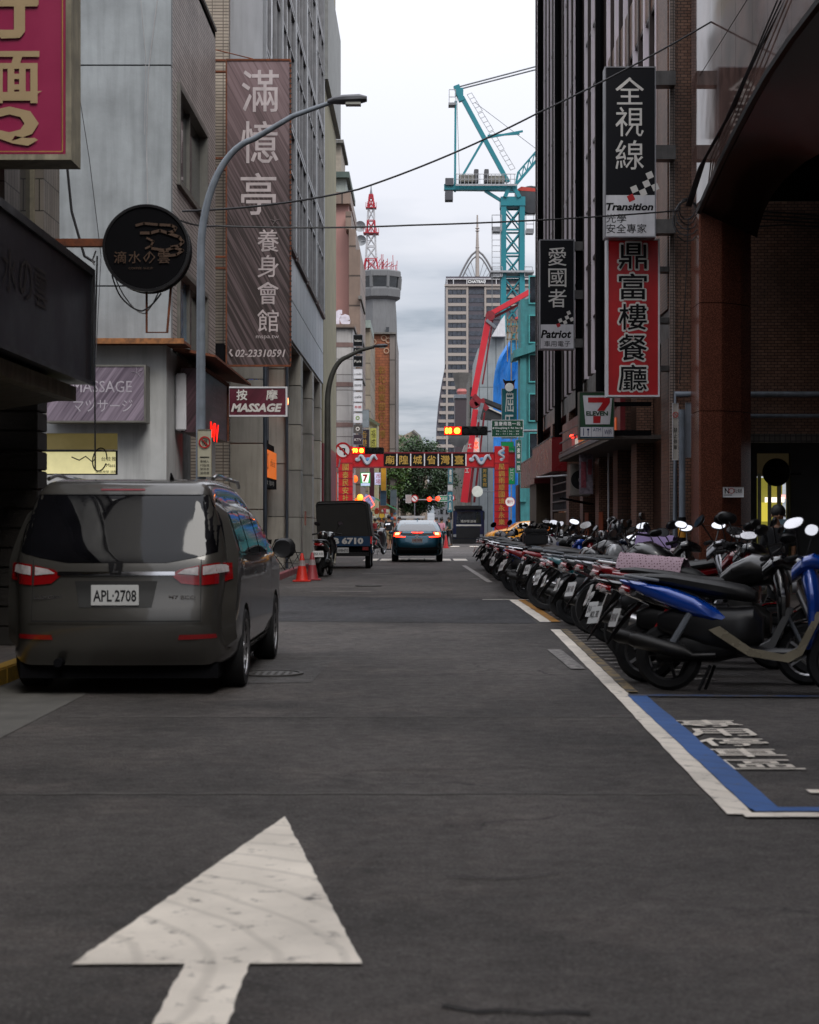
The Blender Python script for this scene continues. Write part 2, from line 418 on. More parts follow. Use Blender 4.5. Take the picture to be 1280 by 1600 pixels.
def paint(name, col, wear=.45, scale=7):
    t = NT(name); g = t.n('ShaderNodeNewGeometry'); p = g.outputs['Position']
    a = t.noise(scale, 6, .7, vec=p); b = t.noise(60, 3, .7, vec=p); big = t.noise(1.4, 4, .6, vec=p)
    col = C(col) if isinstance(col, str) else col
    c = t.mix(t.rng(big, .3, .7, 0, 1), tuple(x*.72 for x in col), tuple(min(1, x*1.1) for x in col))
    # sweeping trowel marks
    w = t.n('ShaderNodeTexWave', wave_type='RINGS', rings_direction='Z'); w.inputs['Scale'].default_value = 1.5; w.inputs['Distortion'].default_value = 2.5; w.inputs['Detail'].default_value = 2
    mp = t.n('ShaderNodeMapping'); mp.inputs['Location'].default_value = (1.9, -5.0, 0); t.l(p, mp.inputs[0]); t.l(mp.outputs[0], w.inputs['Vector'])
    c = t.mix(t.rng(w.outputs['Fac'], 0, .12, .35, 0), c, tuple(x*.45 for x in col))
    f = t.math('ADD', t.rng(a, wear-.12, wear+.02, 1, 0), t.rng(b, .28, .34, .6, 0))
    c = t.mix(f, c, (.06,.055,.052))
    t.l(c, t.b.inputs['Base Color']); t.b.inputs['Roughness'].default_value = .6
    t.bump(t.math('ADD', b, w.outputs['Fac']), .35, .006)
    return t.m
M['asphalt'] = asphalt('asphalt'); M['asphalt2'] = asphalt('asphalt_patch', (.075,.07,.068)); M['asphalt3'] = asphalt('asphalt_new', (.036,.036,.04))
M['lw'] = paint('road_paint_white', '#dcd3c6', .405, 9); M['ly'] = paint('road_paint_yellow', '#a8752a', .42); M['lb'] = paint('road_paint_blue', '#2b5590', .40, 9)
M['ly2'] = paint('road_paint_yellow_worn', '#8f7a52', .54, 5); M['lw3'] = paint('road_paint_faint', '#8a8580', .56, 14); M['lw2'] = paint('road_paint_worn', '#a39d96', .50, 9)
g = MB(); g.add([(-700,-30,0),(700,-30,0),(700,1500,0),(-700,1500,0)], [(0,1,2,3)]); struct('ground', g, M['asphalt'])
def sheet(poly, z): return MB().add([(x, y, z) for x, y in poly], [tuple(range(len(poly)))])
def rs(name, poly, z, m): return struct(name, sheet(poly, z), m)
# resurfaced bands and joints across the lane
rs('road_patch', [(-2.7,23.6),(1.6,22.9),(1.62,30.2),(-2.7,31.6)], .004, M['asphalt3'])
rs('road_patch', [(-1.75,14.4),(-.95,14.5),(-.9,16.9),(-1.9,16.8)], .004, M['asphalt2'])
jm = mat('joint_filler', (.105,.097,.09), .85, var=.6, scale=6)
for y, x0, x1, w in ((11.95,-2.6,1.55,.03),(8.55,-2.2,1.45,.025),(18.9,-1.4,1.6,.03),(36.0,-2.6,1.6,.05),(31.0,-2.0,1.6,.05)):
    pts = []; n = 26
    for i in range(n+1): pts.append((x0+(x1-x0)*i/n, y+random.uniform(-.02,.02)))
    rs('road_joint', pts+[(x, yy+w+random.uniform(-.008,.008)) for x, yy in reversed(pts)], .004, jm)
rs('drain_strip', [(-3.55,4),(-2.72,4),(-2.72,13.1),(-2.75,30.0),(-3.55,30.0)], .005, mat('drain_concrete', '#55534f', .85, var=.3, scale=4, bump=.4))
def manhole(cx, cy, r, lab):
    t = T('manhole_cover', lab, 'manhole cover', (cx, cy, .008))
    mesh('rim', MB().lathe([(r*.88,0),(r*.88,.012),(r,.012),(r,0)], (cx,cy,.008), 'z', 36), mat('cast_iron','#4a4846',.6,.4,bump=.3), t, True)
    mb = MB().lathe([(0,.004),(r*.86,.004),(r*.86,0)], (cx,cy,.008), 'z', 36)
    for k in range(5):
        for j in range(6):
            a = (k+.5)*.17*r
            mb.box(cx-r*.55+j*r*.22, cx-r*.45+j*r*.22, cy-.5*r+k*.22*r, cy-.42*r+k*.22*r, .012, .018)
    mesh('lid', mb, mat('cast_iron_lid','#5a5856',.55,.4,bump=.3), t)
manhole(-1.38, 15.3, .3, 'round iron manhole cover on the road beside the rear wheel of the minivan')
manhole(-1.15, 36.4, .3, 'small far manhole cover in the lane behind the blue hatchback')
# arrow painted on the lane
arrow = [(-1.083,5.245),(-.715,5.25),(-.79,4.78),(-.90,4.2),(-1.2,3.0),(-.95,3.0),(-.69,4.2),(-.557,4.78),(-.51,5.25),(-.505,5.25),(-.186,5.245),(-.30,6.0),(-.44,6.85),(-.66,7.79),(-.75,7.3),(-.86,6.5),(-.98,5.85)]
arrow = [(-1.080,5.24),(-.73,5.25),(-.775,4.85),(-.86,4.5),(-1.05,3.4),(-.80,3.4),(-.62,4.5),(-.56,4.85),(-.50,5.25),(-.181,5.24),(-.25,5.78),(-.335,6.35),(-.42,6.95),(-.50,7.4),(-.645,7.88),(-.74,7.4),(-.815,6.8),(-.90,6.25),(-.985,5.75)]
arrow = [(-1.10,5.237),(-.745,5.245),(-.745,3.2),(-.54,3.2),(-.54,5.25),(-.186,5.25),(-.6455,7.88)]
def rough(poly, step=.05, amp=.0035):
    o = []
    for i in range(len(poly)):
        a = Vector(poly[i]); b = Vector(poly[(i+1) % len(poly)]); n = max(1, int((b-a).length/step)); m = Vector((-(b-a).y, (b-a).x)).normalized()
        for k in range(n):
            q = a.lerp(b, k/n)+m*random.uniform(-amp, amp)*(0 if k == 0 else 1)*(2.5 if random.random() < .08 else 1); o.append((q.x, q.y))
    return o
arrow = rough(arrow)
rs('lane_arrow', arrow, .009, M['lw'])
for pts, w in (([(.06,4.80),(.16,4.74),(.25,4.75),(.33,4.72),(.40,4.74),(.48,4.72)],.012),([(-.35,9.3),(-.1,9.42),(.2,9.36),(.5,9.5),(.85,9.45)],.006),([(.1,6.55),(.3,6.5),(.55,6.6)],.007)):
    rs('road_crack', [(x+random.uniform(-.006,.006),y+w) for x,y in pts]+[(x,y-w*random.uniform(.3,1)) for x,y in reversed(pts)], .0085, mat('crack_black',(.006,.006,.006),.9))
# parking bay lines on the right
def ln(a, b, w, z, m, name='bay_line', jit=.008):
    a = Vector((*a, 0)); b = Vector((*b, 0)); d = (b-a).normalized(); nrm = Vector((-d.y, d.x, 0))*w/2; n = max(2, int((b-a).length/.25))
    p1 = []; p2 = []
    for i in range(n+1):
        c = a+(b-a)*i/n; p1.append(tuple((c-nrm*(1+random.uniform(-jit,jit)*8))[:2])); p2.append(tuple((c+nrm*(1+random.uniform(-jit,jit)*8))[:2]))
    return rs(name, p1+list(reversed(p2)), z, m)
ln((1.52,7.93),(1.62,13.6),.125,.010,M['lw']); ln((1.62,13.6),(1.745,21.6),.125,.010,M['lw']); ln((1.53,7.90),(3.9,7.90),.12,.0125,M['lw'])
ln((1.665,8.05),(1.73,13.35),.15,.014,M['lb']); ln((1.60,8.035),(3.9,8.035),.12,.0155,M['lb']); ln((1.66,13.35),(3.9,13.2),.10,.0155,paint('road_paint_blue_worn','#24406a',.53,6))
ln((1.73,13.6),(1.86,21.6),.09,.014,M['ly2']); ln((1.74,23.2),(1.66,29.8),.16,.010,M['lw']); ln((1.88,23.2),(1.80,29.8),.12,.014,M['ly'])
ln((1.1,29.9),(3.6,29.9),.12,.0125,M['lw']); ln((1.6,38.6),(1.38,53.5),.14,.010,M['lw2']); ln((1.2,41.0),(2.6,41.0),.14,.0125,M['lw2'])
ln((-2.2,33.5),(-1.0,33.5),.1,.010,M['lw2']); ln((-1.6,45.2),(-.85,45.2),.1,.010,M['lw2']);
for k in range(16): ln((1.86,14.6+.45*k),(2.6,14.75+.45*k),.07,.0165,M['lw2'],'bay_hatch')
for k in range(9): ln((1.95,23.4+.7*k),(2.5,23.6+.7*k),.08,.0165,M['lw2'],'bay_hatch')
rs('lane_marking', [(1.42,15.8),(1.56,15.8),(1.53,18.2),(1.38,18.2)], .010, M['lw3'])
# bay lettering, five characters read down towards the viewer
mb = MB()
for i, t in enumerate('專用停車區'):
    cy = 11.5-(11.5-9.55)*i/4; mb.text(t, (1.99-.01*i, cy, .011), .44, .38, EX, EY, .018)
struct('bay_lettering', mb, M['lw'])
# wheelchair mark, partly in frame
mb = MB(); mb.add([(2.0,8.55,.011),(2.9,8.4,.011),(2.9,8.52,.011),(2.0,8.66,.011)], [(0,1,2,3)])
mb.add([(2.15,8.2,.011),(2.7,8.2,.011),(2.8,8.32,.011),(2.3,8.36,.011)], [(0,1,2,3)]); mb.disc((2.75,8.72,.011), .1, EZ)
mb.lathe([(.32,0),(.42,0)], (2.95,8.42,.011), 'z', 24)
struct('bay_symbol', mb, M['lw'])
# crossing and stop line before the junction
for x0, x1 in ((-1.5,-1.05),(-.95,-.5),(.62,1.1),(1.2,1.7),(-2.1,-1.6),(-.4,.1),(.15,.55)): rs('crosswalk_stripe', [(x0,60.2),(x1,60.2),(x1,63.4),(x0,63.4)], .010, M['lw'])
for k in range(12): rs('crosswalk_stripe', [(-6+k*1.1,94.6),(-5.5+k*1.1,94.6),(-5.5+k*1.1,97.2),(-6+k*1.1,97.2)], .010, M['lw'])

# pavements, real steps
kerb = mat('kerb_stone', '#6f6b66', .8, var=.3, scale=8, bump=.3); kred = mat('kerb_red_paint', '#8d4a50', .7, var=.35, scale=10); kyel = mat('kerb_yellow_paint', '#a8811f', .7, var=.35, scale=12)
pav = tilemat('pavement_tiles', '#5d5550', '#4f4944', '#2c2926', .3, .3, .008, .75, 0, .3, .5)
def pavtop(name='pavement_tiles_top'):
    if name in _m: return _m[name]
    t = NT(name); g = t.n('ShaderNodeNewGeometry'); br = t.n('ShaderNodeTexBrick'); t.l(g.outputs['Position'], br.inputs['Vector']); br.offset = 0
    for k, v in (('Scale',1),('Brick Width',.3),('Row Height',.3),('Mortar Size',.008)): br.inputs[k].default_value = v
    br.inputs['Color1'].default_value = (*C('#625a55'),1); br.inputs['Color2'].default_value = (*C('#534b47'),1); br.inputs['Mortar'].default_value = (.02,.02,.02,1)
    t.l(t.mix(t.rng(t.noise(1.1,5), .35,.7,0,.6), br.outputs['Color'], (.04,.035,.03)), t.b.inputs['Base Color']); t.b.inputs['Roughness'].default_value = .7
    _m[name] = t.m; return t.m
def pavement(x0, x1, y0, y1, kx, km, h=.14):
    struct('pavement', MB().box(x0, x1, y0, y1, -.02, h), pavtop())
    a, b = (kx, kx+.16)
    n = int((y1-y0)/1.0)
    for i in range(n):
        if i < 60:
            o = mesh('kerb_stone', MB().box(a, b, y0+(y1-y0)*i/n+.004, y0+(y1-y0)*(i+1)/n-.004, -.02, h+.004), km if not callable(km) else km(y0+(y1-y0)*i/n), None, False, ((a+b)/2, y0+(y1-y0)*(i+.5)/n, 0), .012); o['kind'] = 'structure'
pavement(-12, -3.76, 3, 17.6, -3.76, lambda y: kyel)
pavement(-12, -3.56, 29.5, 72, -3.56, lambda y: kred if 38 < y < 50 else kerb)
pavement(4.01, 11, 3, 66, 3.85, kerb)
pavement(-14, -5.2, 97.5, 200, -5.2, kerb); pavement(5.4, 14, 97.5, 200, 5.4, kerb)

# ------------------------------------------------------------ left: corner building with the dark fascia
tN = T('corner_shop_building', 'dark tiled corner building behind the crimson noodle sign with a plain black shopfront', 'building', (-3.95,5,0))
tileN = tilemat('pale_long_tiles', '#8f877c', '#7c746b', '#2d2925', .30, .09, .006, .5)
tileV = tilemat('pale_stack_tiles', '#8b847b', '#7a736a', '#2a2724', .11, .33, .006, .5, .5)
mesh('wall', MB().box(-9,-4.05,-30,17.7,4.1,14), tileN, tN)
mesh('pier', MB().box(-4.05,-3.9,17.2,17.95,3.9,14), tileV, tN)
for y0, y1 in ((15.7,16.3),(13.2,13.8),(9,10)): mesh('pier', MB().box(-4.05,-3.93,y0,y1,3.9,14), tileV, tN)
for y0, y1 in ((16.3,17.2),(13.8,15.7),(10,13.2)):
    for z0 in (4.3,8.0):
        w = mesh('window', MB().box(-4.06,-3.99,y0,y1,z0,z0+.07).box(-4.06,-3.99,y0,y1,z0+2.6,z0+2.67).box(-4.06,-3.99,y0,y0+.06,z0+.07,z0+2.6).box(-4.06,-3.99,y1-.06,y1,z0+.07,z0+2.6), M['rustwhite'], tN)
        mesh('pane', MB().box(-4.05,-4.03,y0+.06,y1-.06,z0+.07,z0+2.6), M['skyglass'], w)
mesh('shopfront', MB().box(-9,-4.5,-30,17.4,0,4.1), mat('shopfront_black','#0b0b0b',.7,var=.4), tN)
stoneN = mat('dark_stone', '#2b2723', .75, var=.4, scale=6, bump=.5)
for k in range(13):
    o = mesh('stone', MB().box(-4.5+.02*(k%2),-3.92,17.0,17.45,.14+k*.2,.14+k*.2+.19), stoneN, tN, bevel=.01)
mesh('pier_core', MB().box(-4.48,-3.97,17.03,17.42,.14,2.78), stoneN, tN)
# fascia sign along the shopfront, seen from the side
tF = T('fascia_sign', 'long black shop fascia with faint brush lettering over the dark shopfront', 'shop sign', (-3.3,12,2.75))
mesh('panel', MB().box(-3.9,-3.3,6,16.7,2.78,3.9), mat('fascia_black','#15141a',.4,var=.3,scale=1.5,spec=.3), tF, bevel=.01)
mesh('edge_trim', MB().box(-3.29,-3.27,6,16.7,3.86,3.93).box(-3.29,-3.27,16.6,16.7,2.78,3.86).box(-3.29,-3.27,6,16.7,2.76,2.80), M['black'], tF)
faint = mat('faint_bronze', '#211c1b', .6, spec=.2)
lettering(tF, 0, faint, lambda m: m.htext('滴水の雲', (-3.292,13.6,3.42), 2.2, .34, EY, EZ, 0))
tA = T('shop_awning', 'rust stained cream awning slab under the black fascia', 'awning', (-3.6,12,2.5))
mesh('slab', MB().box(-4.5,-3.42,6,16.5,2.6,2.74), M['rustwhite'], tA)
mesh('soffit', MB().prism([(-4.5,2.45),(-3.55,2.6),(-4.5,2.6)], EX, EZ, (0,10.4,0), (0,6,0)), mat('soffit_cream','#6b6658',.8,streak=.5), tA)
# crimson noodle sign, top left
crim = mat('crimson_panel', '#8c1444', .4, var=.12, scale=2)
YN = 14.98
tS, a, b = signboard('noodle_sign', 'large crimson sign with tan characters and the letter Q hanging off the corner building', 'shop sign', -70, -260, 112, 250, 15.0, .4, crim, M['rustwhite'], .05)
tan = mat('tan_letters', '#a18b68', .5, var=.1)
def q_(m):
    # 行 / 麵 / Q down the panel, cut by the frame of the photo at the left
    m.text('行', P(-8,12,YN), 0.792, 0.566, EX, EZ, .045)
    m.text('麵', P(-4,118,YN), 0.764, 0.509, EX, EZ, .03)
    m.text('Q', P(14,197,YN), 0.538, 0.354, EX, EZ, .045)
    m.text('手', P(-8,-110,YN), 0.792, 0.566, EX, EZ, .045)
    # the long foot stroke of the second character
    m.add([P(-60,146,YN+.001),P(0,144,YN+.001),P(66,142,YN+.001),P(52,150,YN+.001),P(10,154,YN+.001),P(-60,156,YN+.001)], [(0,1,2,3,4,5)])
lettering(tS, 0, tan, q_)
ins = MB()
for x0,y0,x1,y1 in ((-64,236,98,237.5),(97,-250,98.5,236)): a_ = P(x0,y1,YN-.002); b_ = P(x1,y0,YN-.002); ins.box(a_.x,b_.x,YN-.002,YN+.002,a_.z,b_.z)
mesh('inset_line', ins, M['gold'], tS)
mesh('bracket', MB().beam(P(-30,250,15.2)+Vector((-1.2,0,0)), P(60,60,15.2)+Vector((-1.0,0,0)), .05), M['rust'], tS)

# round hanging sign
c0 = P(231,390,17.8); R = .46
tR = T('round_sign', 'round black lightbox sign with faint bronze cloud drawing on a horizontal arm', 'shop sign', c0)
mesh('box', MB().lathe([(0,-.1),(R*.96,-.1),(R,-.08),(R,.12),(R*.97,.14),(0,.14)], c0, 'y', 48), M['matte'], tR, True)
mesh('rim', MB().lathe([(R*.94,-.1),(R*.95,-.115),(R*1.01,-.115),(R*1.01,-.06),(R,-.06)], c0, 'y', 48), M['black'], tR, True)
brz = mat('bronze_print', '#3f2a18', .5, var=.3)
def cloud(m):
    for pts, w in (([(213,352),(225,349),(248,351),(268,352),(275,356),(272,361),(262,364)],4),([(220,364),(235,364),(250,360),(262,364),(280,370),(286,378),(280,384),(268,386)],4.5),([(238,388),(258,391),(272,387),(286,391),(276,398),(258,400)],4),([(230,372),(240,377),(236,384),(228,388)],3)):
        q = [P(x,y,17.683) for x,y in pts]
        for i in range(len(q)-1):
            d = (q[i+1]-q[i]).normalized(); n_ = Vector((-d.z,0,d.x))*w*17.8/5200
            m.add([q[i]-d*.008-n_, q[i+1]+d*.008-n_, q[i+1]+d*.008+n_, q[i]-d*.008+n_], [(0,1,2,3)])
    m.htext('滴水の雲', P(222,402,17.684), .62, .13, EX, EZ, .015); m.text('COFFEE SHOP', P(220,419,17.684), .26, .022)
lettering(tR, 0, brz, cloud, 'cloud_print')
tb = MB().box(P(92,0,18).x-.1, c0.x-R+.02, 17.75, 17.85, c0.z+.03, c0.z+.11); mesh('arm', tb, M['rust'], tR)
mesh('lower_frame', MB().tube([c0+Vector((-.02,.05,-R)), c0+Vector((-.02,.05,-R-.42)), c0+Vector((.2,.05,-R-.42)), c0+Vector((.24,.05,-R+.06))], .014, 6), M['rust'], tR)

# ------------------------------------------------------------ left: grey house with tiled flank
xA = -4.3; yA = 28.6
tG = T('grey_tiled_house', 'weathered grey rendered house with a pale tiled flank above the massage shop', 'building', (xA,yA,0))
grey = mat('grey_render', '#8e9395', .85, var=.32, scale=.8, streak=.35, bump=.25, bscale=25)
zc = P(0,540,yA).z
for i, (z0, z1) in enumerate(((zc,P(0,448,yA).z),(P(0,446,yA).z,P(0,103,yA).z),(P(0,101,yA).z,11.62))):
    mesh('render_panel', MB().box(-9.5,xA,yA,yA+.2,z0+.004,z1), grey, tG)
mesh('joint', MB().box(-9.5,xA-.005,yA+.03,yA+.19,zc,11.6), mat('joint_dark','#34383c',.8), tG)
tileA = tilemat('beige_flank_tiles', '#b5aca8', '#a39a96', '#2c2624', 1.15, .078, .008, .5, .5, .5, .4)
# flank wall with two window openings
def wall_x(mb, x0, x1, y0, y1, z0, z1, holes):
    ys = sorted({y0, y1, *[h[0] for h in holes], *[h[1] for h in holes]}); zs = sorted({z0, z1, *[h[2] for h in holes], *[h[3] for h in holes]})
    for i in range(len(ys)-1):
        for j in range(len(zs)-1):
            a, b, c_, d = ys[i], ys[i+1], zs[j], zs[j+1]
            if any(h[0] <= a and b <= h[1] and h[2] <= c_ and d <= h[3] for h in holes): continue
            mb.box(x0, x1, a, b, c_, d)
    return mb
def wall_y(mb, y0, y1, x0, x1, z0, z1, holes):
    xs = sorted({x0, x1, *[h[0] for h in holes], *[h[1] for h in holes]}); zs = sorted({z0, z1, *[h[2] for h in holes], *[h[3] for h in holes]})
    for i in range(len(xs)-1):
        for j in range(len(zs)-1):
            a, b, c_, d = xs[i], xs[i+1], zs[j], zs[j+1]
            if any(h[0] <= a and b <= h[1] and h[2] <= c_ and d <= h[3] for h in holes): continue
            mb.box(a, b, y0, y1, c_, d)
    return mb
hA = [(29.3,33.2,7.35,9.15),(29.3,33.2,4.35,5.95)]
mesh('tiled_flank', wall_x(MB(), xA-.22, xA, yA+.2, 34.8, zc, 11.65, hA), tileA, tG)
mesh('roof', MB().box(-9.5,xA,yA+.2,34.8,11.5,11.62).box(-9.5,xA+.03,yA,34.8,11.65,11.72), M['clay'], tG)
frm = mat('aluminium_grey', '#6e6c66', .45, .3, streak=.3)
for (y0,y1,z0,z1) in hA:
    w = mesh('window', MB().box(xA-.16,xA+.06,y0,y1,z0,z0+.1).box(xA-.16,xA+.06,y0,y1,z1-.1,z1).box(xA-.16,xA+.06,y0,y0+.1,z0+.1,z1-.1).box(xA-.16,xA+.06,y1-.1,y1,z0+.1,z1-.1).box(xA-.13,xA-.04,(y0+y1)/2-.04,(y0+y1)/2+.04,z0+.1,z1-.1), frm, tG)
    for k in (0, 1):
        ya = y0+.1+k*((y1-y0)/2-.06); mesh('pane', MB().box(xA-.12,xA-.10,ya,ya+(y1-y0)/2-.14,z0+.1,z1-.1), M['skyglass'] if k or z0 > 5 else glassmat('curtain_blue_glass',(.05,.12,.2)), w)
# lower storey
wht = mat('white_render', '#b3b4b3', .75, var=.18, scale=1.2, streak=.45)
def lw(m): return m
low = wall_y(MB(), yA-.5, yA-.3, -9.5, xA, .14, zc-.02, [(P(62,0,yA-.5).x,P(184,0,yA-.5).x,P(0,742,yA-.5).z,P(0,677,yA-.5).z)])
mesh('shop_wall', low, wht, tG)
low = MB().box(-4.5,xA,yA-.3,30.0,.14,zc-.02).box(-4.5,xA,33.9,34.8,.14,zc-.02).box(-4.5,xA,30.0,33.9,3.3,zc-.02); mesh('flank_wall', low, wht, tG)
mesh('doorway', MB().box(-4.75,-4.7,30.0,33.9,.14,3.3), mat('shop_dark_grey','#2f3134',.4), tG)
mesh('door', MB().box(-4.66,-4.6,30.3,31.3,.14,2.6), mat('door_grey','#4a4e53',.4), tG)
mesh('wall_cabinet', MB().box(-4.28,-4.1,29.0,29.9,3.0,4.0), M['white'], tG, bevel=.02)
sl = MB()
for k in range(6): sl.box(-4.1,-4.09,29.25,29.6,3.25+k*.07,3.28+k*.07)
mesh('cabinet_vent', sl, M['black'], tG)
# rusty canopy round the corner
tC = T('rusty_canopy', 'rusty sheet canopy wrapping the corner above the massage signs', 'canopy', (xA,yA,zc))
mesh('front_sheet', MB().box(-9,xA+.35,yA-.95,yA-.02,zc-.05,zc+.0), M['rust'], tC)
mesh('side_sheet', MB().prism([(0,0),(.75,-.16),(.75,-.2),(0,-.06)], EX, EZ, (0,6.0,0), (xA+.02,yA,zc)), M['rust'], tC)
mesh('edge_strip', MB().box(-9,xA+.36,yA-.98,yA-.95,zc-.07,zc+.02), mat('rust_orange','#8a5a33',.8,var=.6,scale=14), tC)
# massage lightbox on the front
stripe = None
def stripemat(name, c1, c2, scale=30, ang=-35, rough=.4):
    t = NT(name); g = t.n('ShaderNodeNewGeometry'); mp = t.n('ShaderNodeMapping'); mp.inputs['Rotation'].default_value = (0, radians(ang), 0); t.l(g.outputs['Position'], mp.inputs[0])
    s1 = t.noise(scale, 2, .5, vec=mp.outputs[0], stretch=(1, .05, .03)); s2 = t.noise(scale*.2, 2, .5, vec=mp.outputs[0], stretch=(1, .05, .1))
    t.l(t.mix(t.rng(t.math('ADD', t.math('MULTIPLY', s1, .5), t.math('MULTIPLY', s2, .5)), .38, .62, 0, 1), C(c1), C(c2)), t.b.inputs['Base Color']); t.b.inputs['Roughness'].default_value = rough
    return t.m
mauve = stripemat('mauve_striped_print', '#4f4450', '#8c7f8c')
tM, a, b = signboard('massage_lightbox', 'mauve striped lightbox reading MASSAGE in English and Japanese on the white wall', 'shop sign', 70, 570, 228, 660, yA-1.0, .42, mauve, frm, .03)
def f_(m):
    y = yA-1.004; m.text('MASSAGE', P(160,604,y), .98, .19); m.text('マツサージ', P(161,634,y), .98, .2)
    for k in range(5): m.beam(P(214,582,y), P(214,582,y)+Vector((.09*cos(k*1.257+.4),0,.09*sin(k*1.257+.4))), .012, .003)
lettering(tM, 0, mat('pale_letters','#a9a2aa',.5), f_)
# lit shop window sign
litw = mat('lit_cream_panel', '#c9c294', .5, emit=.45, var=.25, scale=3, ecol='#cfc68f')
tW, a, b = signboard('lit_window_sign', 'glowing cream window panel with a black line drawing beside the minivan roof', 'shop sign', 60, 704, 183, 742, yA-.46, .06, litw, M['matte'], .02)
def f_(m):
    y = yA-.465; q = [P(156+11*cos(a_)+2*sin(a_),718-18*sin(a_),y) for a_ in [i*.33 for i in range(19)]]; m.tube(q, .011, 5)
    m.tube([P(112,714,y),P(124,719,y),P(134,713,y),P(145,722,y),P(150,714,y)], .010, 5); m.htext('台技推', P(170,717,y), .26, .075); m.text('Mass', P(173,727,y), .15, .06); m.text('極致按摩 油壓', P(166,737,y), .36, .045)
lettering(tW, 0, M['inkblack'], f_)
mesh('upper_glass', MB().box(a.x,b.x,yA-.44,yA-.40,P(0,704,yA).z,P(0,677,yA).z), mat('shop_glow_brown','#6f6340',.4,emit=.25,ecol='#7a6c3c'), tW)
for k in range(4):
    c_ = P(131+[0,7,29,37][k],744,yA-.46); one('led_lamp', MB().ball(c_,(.014,.012,.02),8,6), mat('blue_led','#2038ff',.4,emit=6,ecol='#2040ff'), 'tiny glowing blue LED lamp under the cream lit window sign', 'LED lamp', c_, 'blue LED lamps under the lit window sign')
# side sign with red reflection, along the flank
tK = T('flank_sign', 'dark plum striped shop sign along the tiled flank with a painted red reflection at its foot', 'shop sign', (-3.75,29.9,3))
plum = stripemat('plum_striped_print','#2f2024','#5a4048')
mesh('panel', MB().box(-4.2,-3.80,29.1,32.7,P(0,688,30).z+.1,P(0,582,30).z+.0), plum, tK)
mesh('edge_frame', MB().box(-3.80,-3.77,29.1,32.7,P(0,582,30).z-.04,P(0,582,30).z+.02).box(-3.80,-3.77,32.64,32.7,P(0,688,30).z+.12,P(0,582,30).z-.04), M['rust'], tK)
def f_(m):
    m.htext('金品', (-3.792,30.9,3.72), 1.5, .42, EY); 
lettering(tK, 0, mat('pale_plum_letters','#7b6c72',.5), f_)
lettering(tK, 0, mat('red_reflection_glow','#ff1408',.5,emit=1.6,ecol='#ff1608'), lambda m: m.text('MV', (-3.792,30.6,3.05), 1.2, .34, EY, EZ, .02), 'red_reflection')  # glowing strokes stand for the red reflection on the sign

# lamp post with curved arm
def lamp_post(base, lab, x_arm, z_top, rbase, m, head_dir=1, lean=0):
    t = T('street_lamp', lab, 'street lamp', base); b = Vector(base)
    zb = z_top-2.05; pts = [b, b+Vector((0,0,1)), b+Vector((0,0,zb))]
    rr = [rbase, rbase*.95, rbase*.72]
    n = 14
    for i in range(1, n+1):
        a_ = i/n*pi/2*.92; pts.append(b+Vector(((x_arm-b.x)*.42*(1-cos(a_)), 0, zb+1.55*sin(a_)))); rr.append(rbase*(.72-.2*i/n))
    end = Vector((x_arm-.16, b.y, z_top-.02)); pts.append((pts[-1]+end)/2+Vector((0,0,.06))); rr.append(rbase*.45); pts.append(end); rr.append(rbase*.38)
    mesh('pole', MB().tube(pts, rr, 12), m, t, True)
    hd = MB(); 
    rings = [sell((x_arm-.22+dx, b.y, z_top+dz), hy, hz, EY, EZ, 12, 2.4) for dx,dz,hy,hz in ((0,-.02,.035,.03),(.08,0,.07,.045),(.2,.01,.1,.06),(.42,.02,.10,.06),(.52,.02,.06,.035))]
    mesh('lamp_head', hd.loft(rings), mat('lamp_head_grey','#55565a',.4,.5), t, True)
    mesh('lens', MB().box(x_arm+.02,x_arm+.22,b.y-.07,b.y+.07,z_top-.065,z_top-.035), mat('lamp_lens','#9a9a92',.2), t)
    mesh('base_plate', MB().cyl(b, b+Vector((0,0,.06)), rbase*2.2, 12), m, t)
    return t
bx = P(314,0,22).x
lp = lamp_post((bx,22,0), 'grey curved street lamp rising behind the roof of the grey minivan', P(538,0,22).x, P(0,157,22).z, .075, M['pole'])
lp2 = lamp_post((P(512,0,56).x,56,.14), 'weathered brown street lamp beside the covered blue truck', P(592,0,56).x, P(0,541,56).z, .14, M['dkpole'])
# banded collars on the pole
tS, a, b = signboard('no_parking_sign', 'narrow cream no stopping plate strapped to the near lamp post', 'road sign', 309, 671, 331, 745, 21.85, .02, mat('cream_plate','#a7a38f',.5,streak=.3), M['rustwhite'], .004)
def ringsign(t, c, r, w, red, pic=None):
    mesh('red_ring', MB().ring(c, r-w, r, .006), red, t); d = r-w*.6
    mesh('red_bar', MB().beam(c+Vector((-d*.7,-.006,d*.7)), c+Vector((d*.7,-.006,-d*.7)), .004, w*.8) if False else MB().add([c+Vector((x*1.0,-.007,z*1.0)) for x, z in ((-d*.7-w*.3,d*.7-w*.3),(-d*.7+w*.3,d*.7+w*.3),(d*.7+w*.3,-d*.7+w*.3),(d*.7-w*.3,-d*.7-w*.3))], [(0,1,2,3)]), red, t)
ringsign(tS, P(320,691,21.838), .078, .016, M['red'])
def f_(m):
    y = 21.845; m.text('機', P(320,691,y), .07, .09); m.box(P(313,0,y).x,P(327,0,y).x,y-.001,y,P(0,715,y).z,P(0,713.5,y).z)
    for k in range(4): m.text(['車輛人','行區域','禁停車','違規者'][k], P(320,721+k*6,y), .12, .035)
lettering(tS, 0, M['inkblack'], f_)

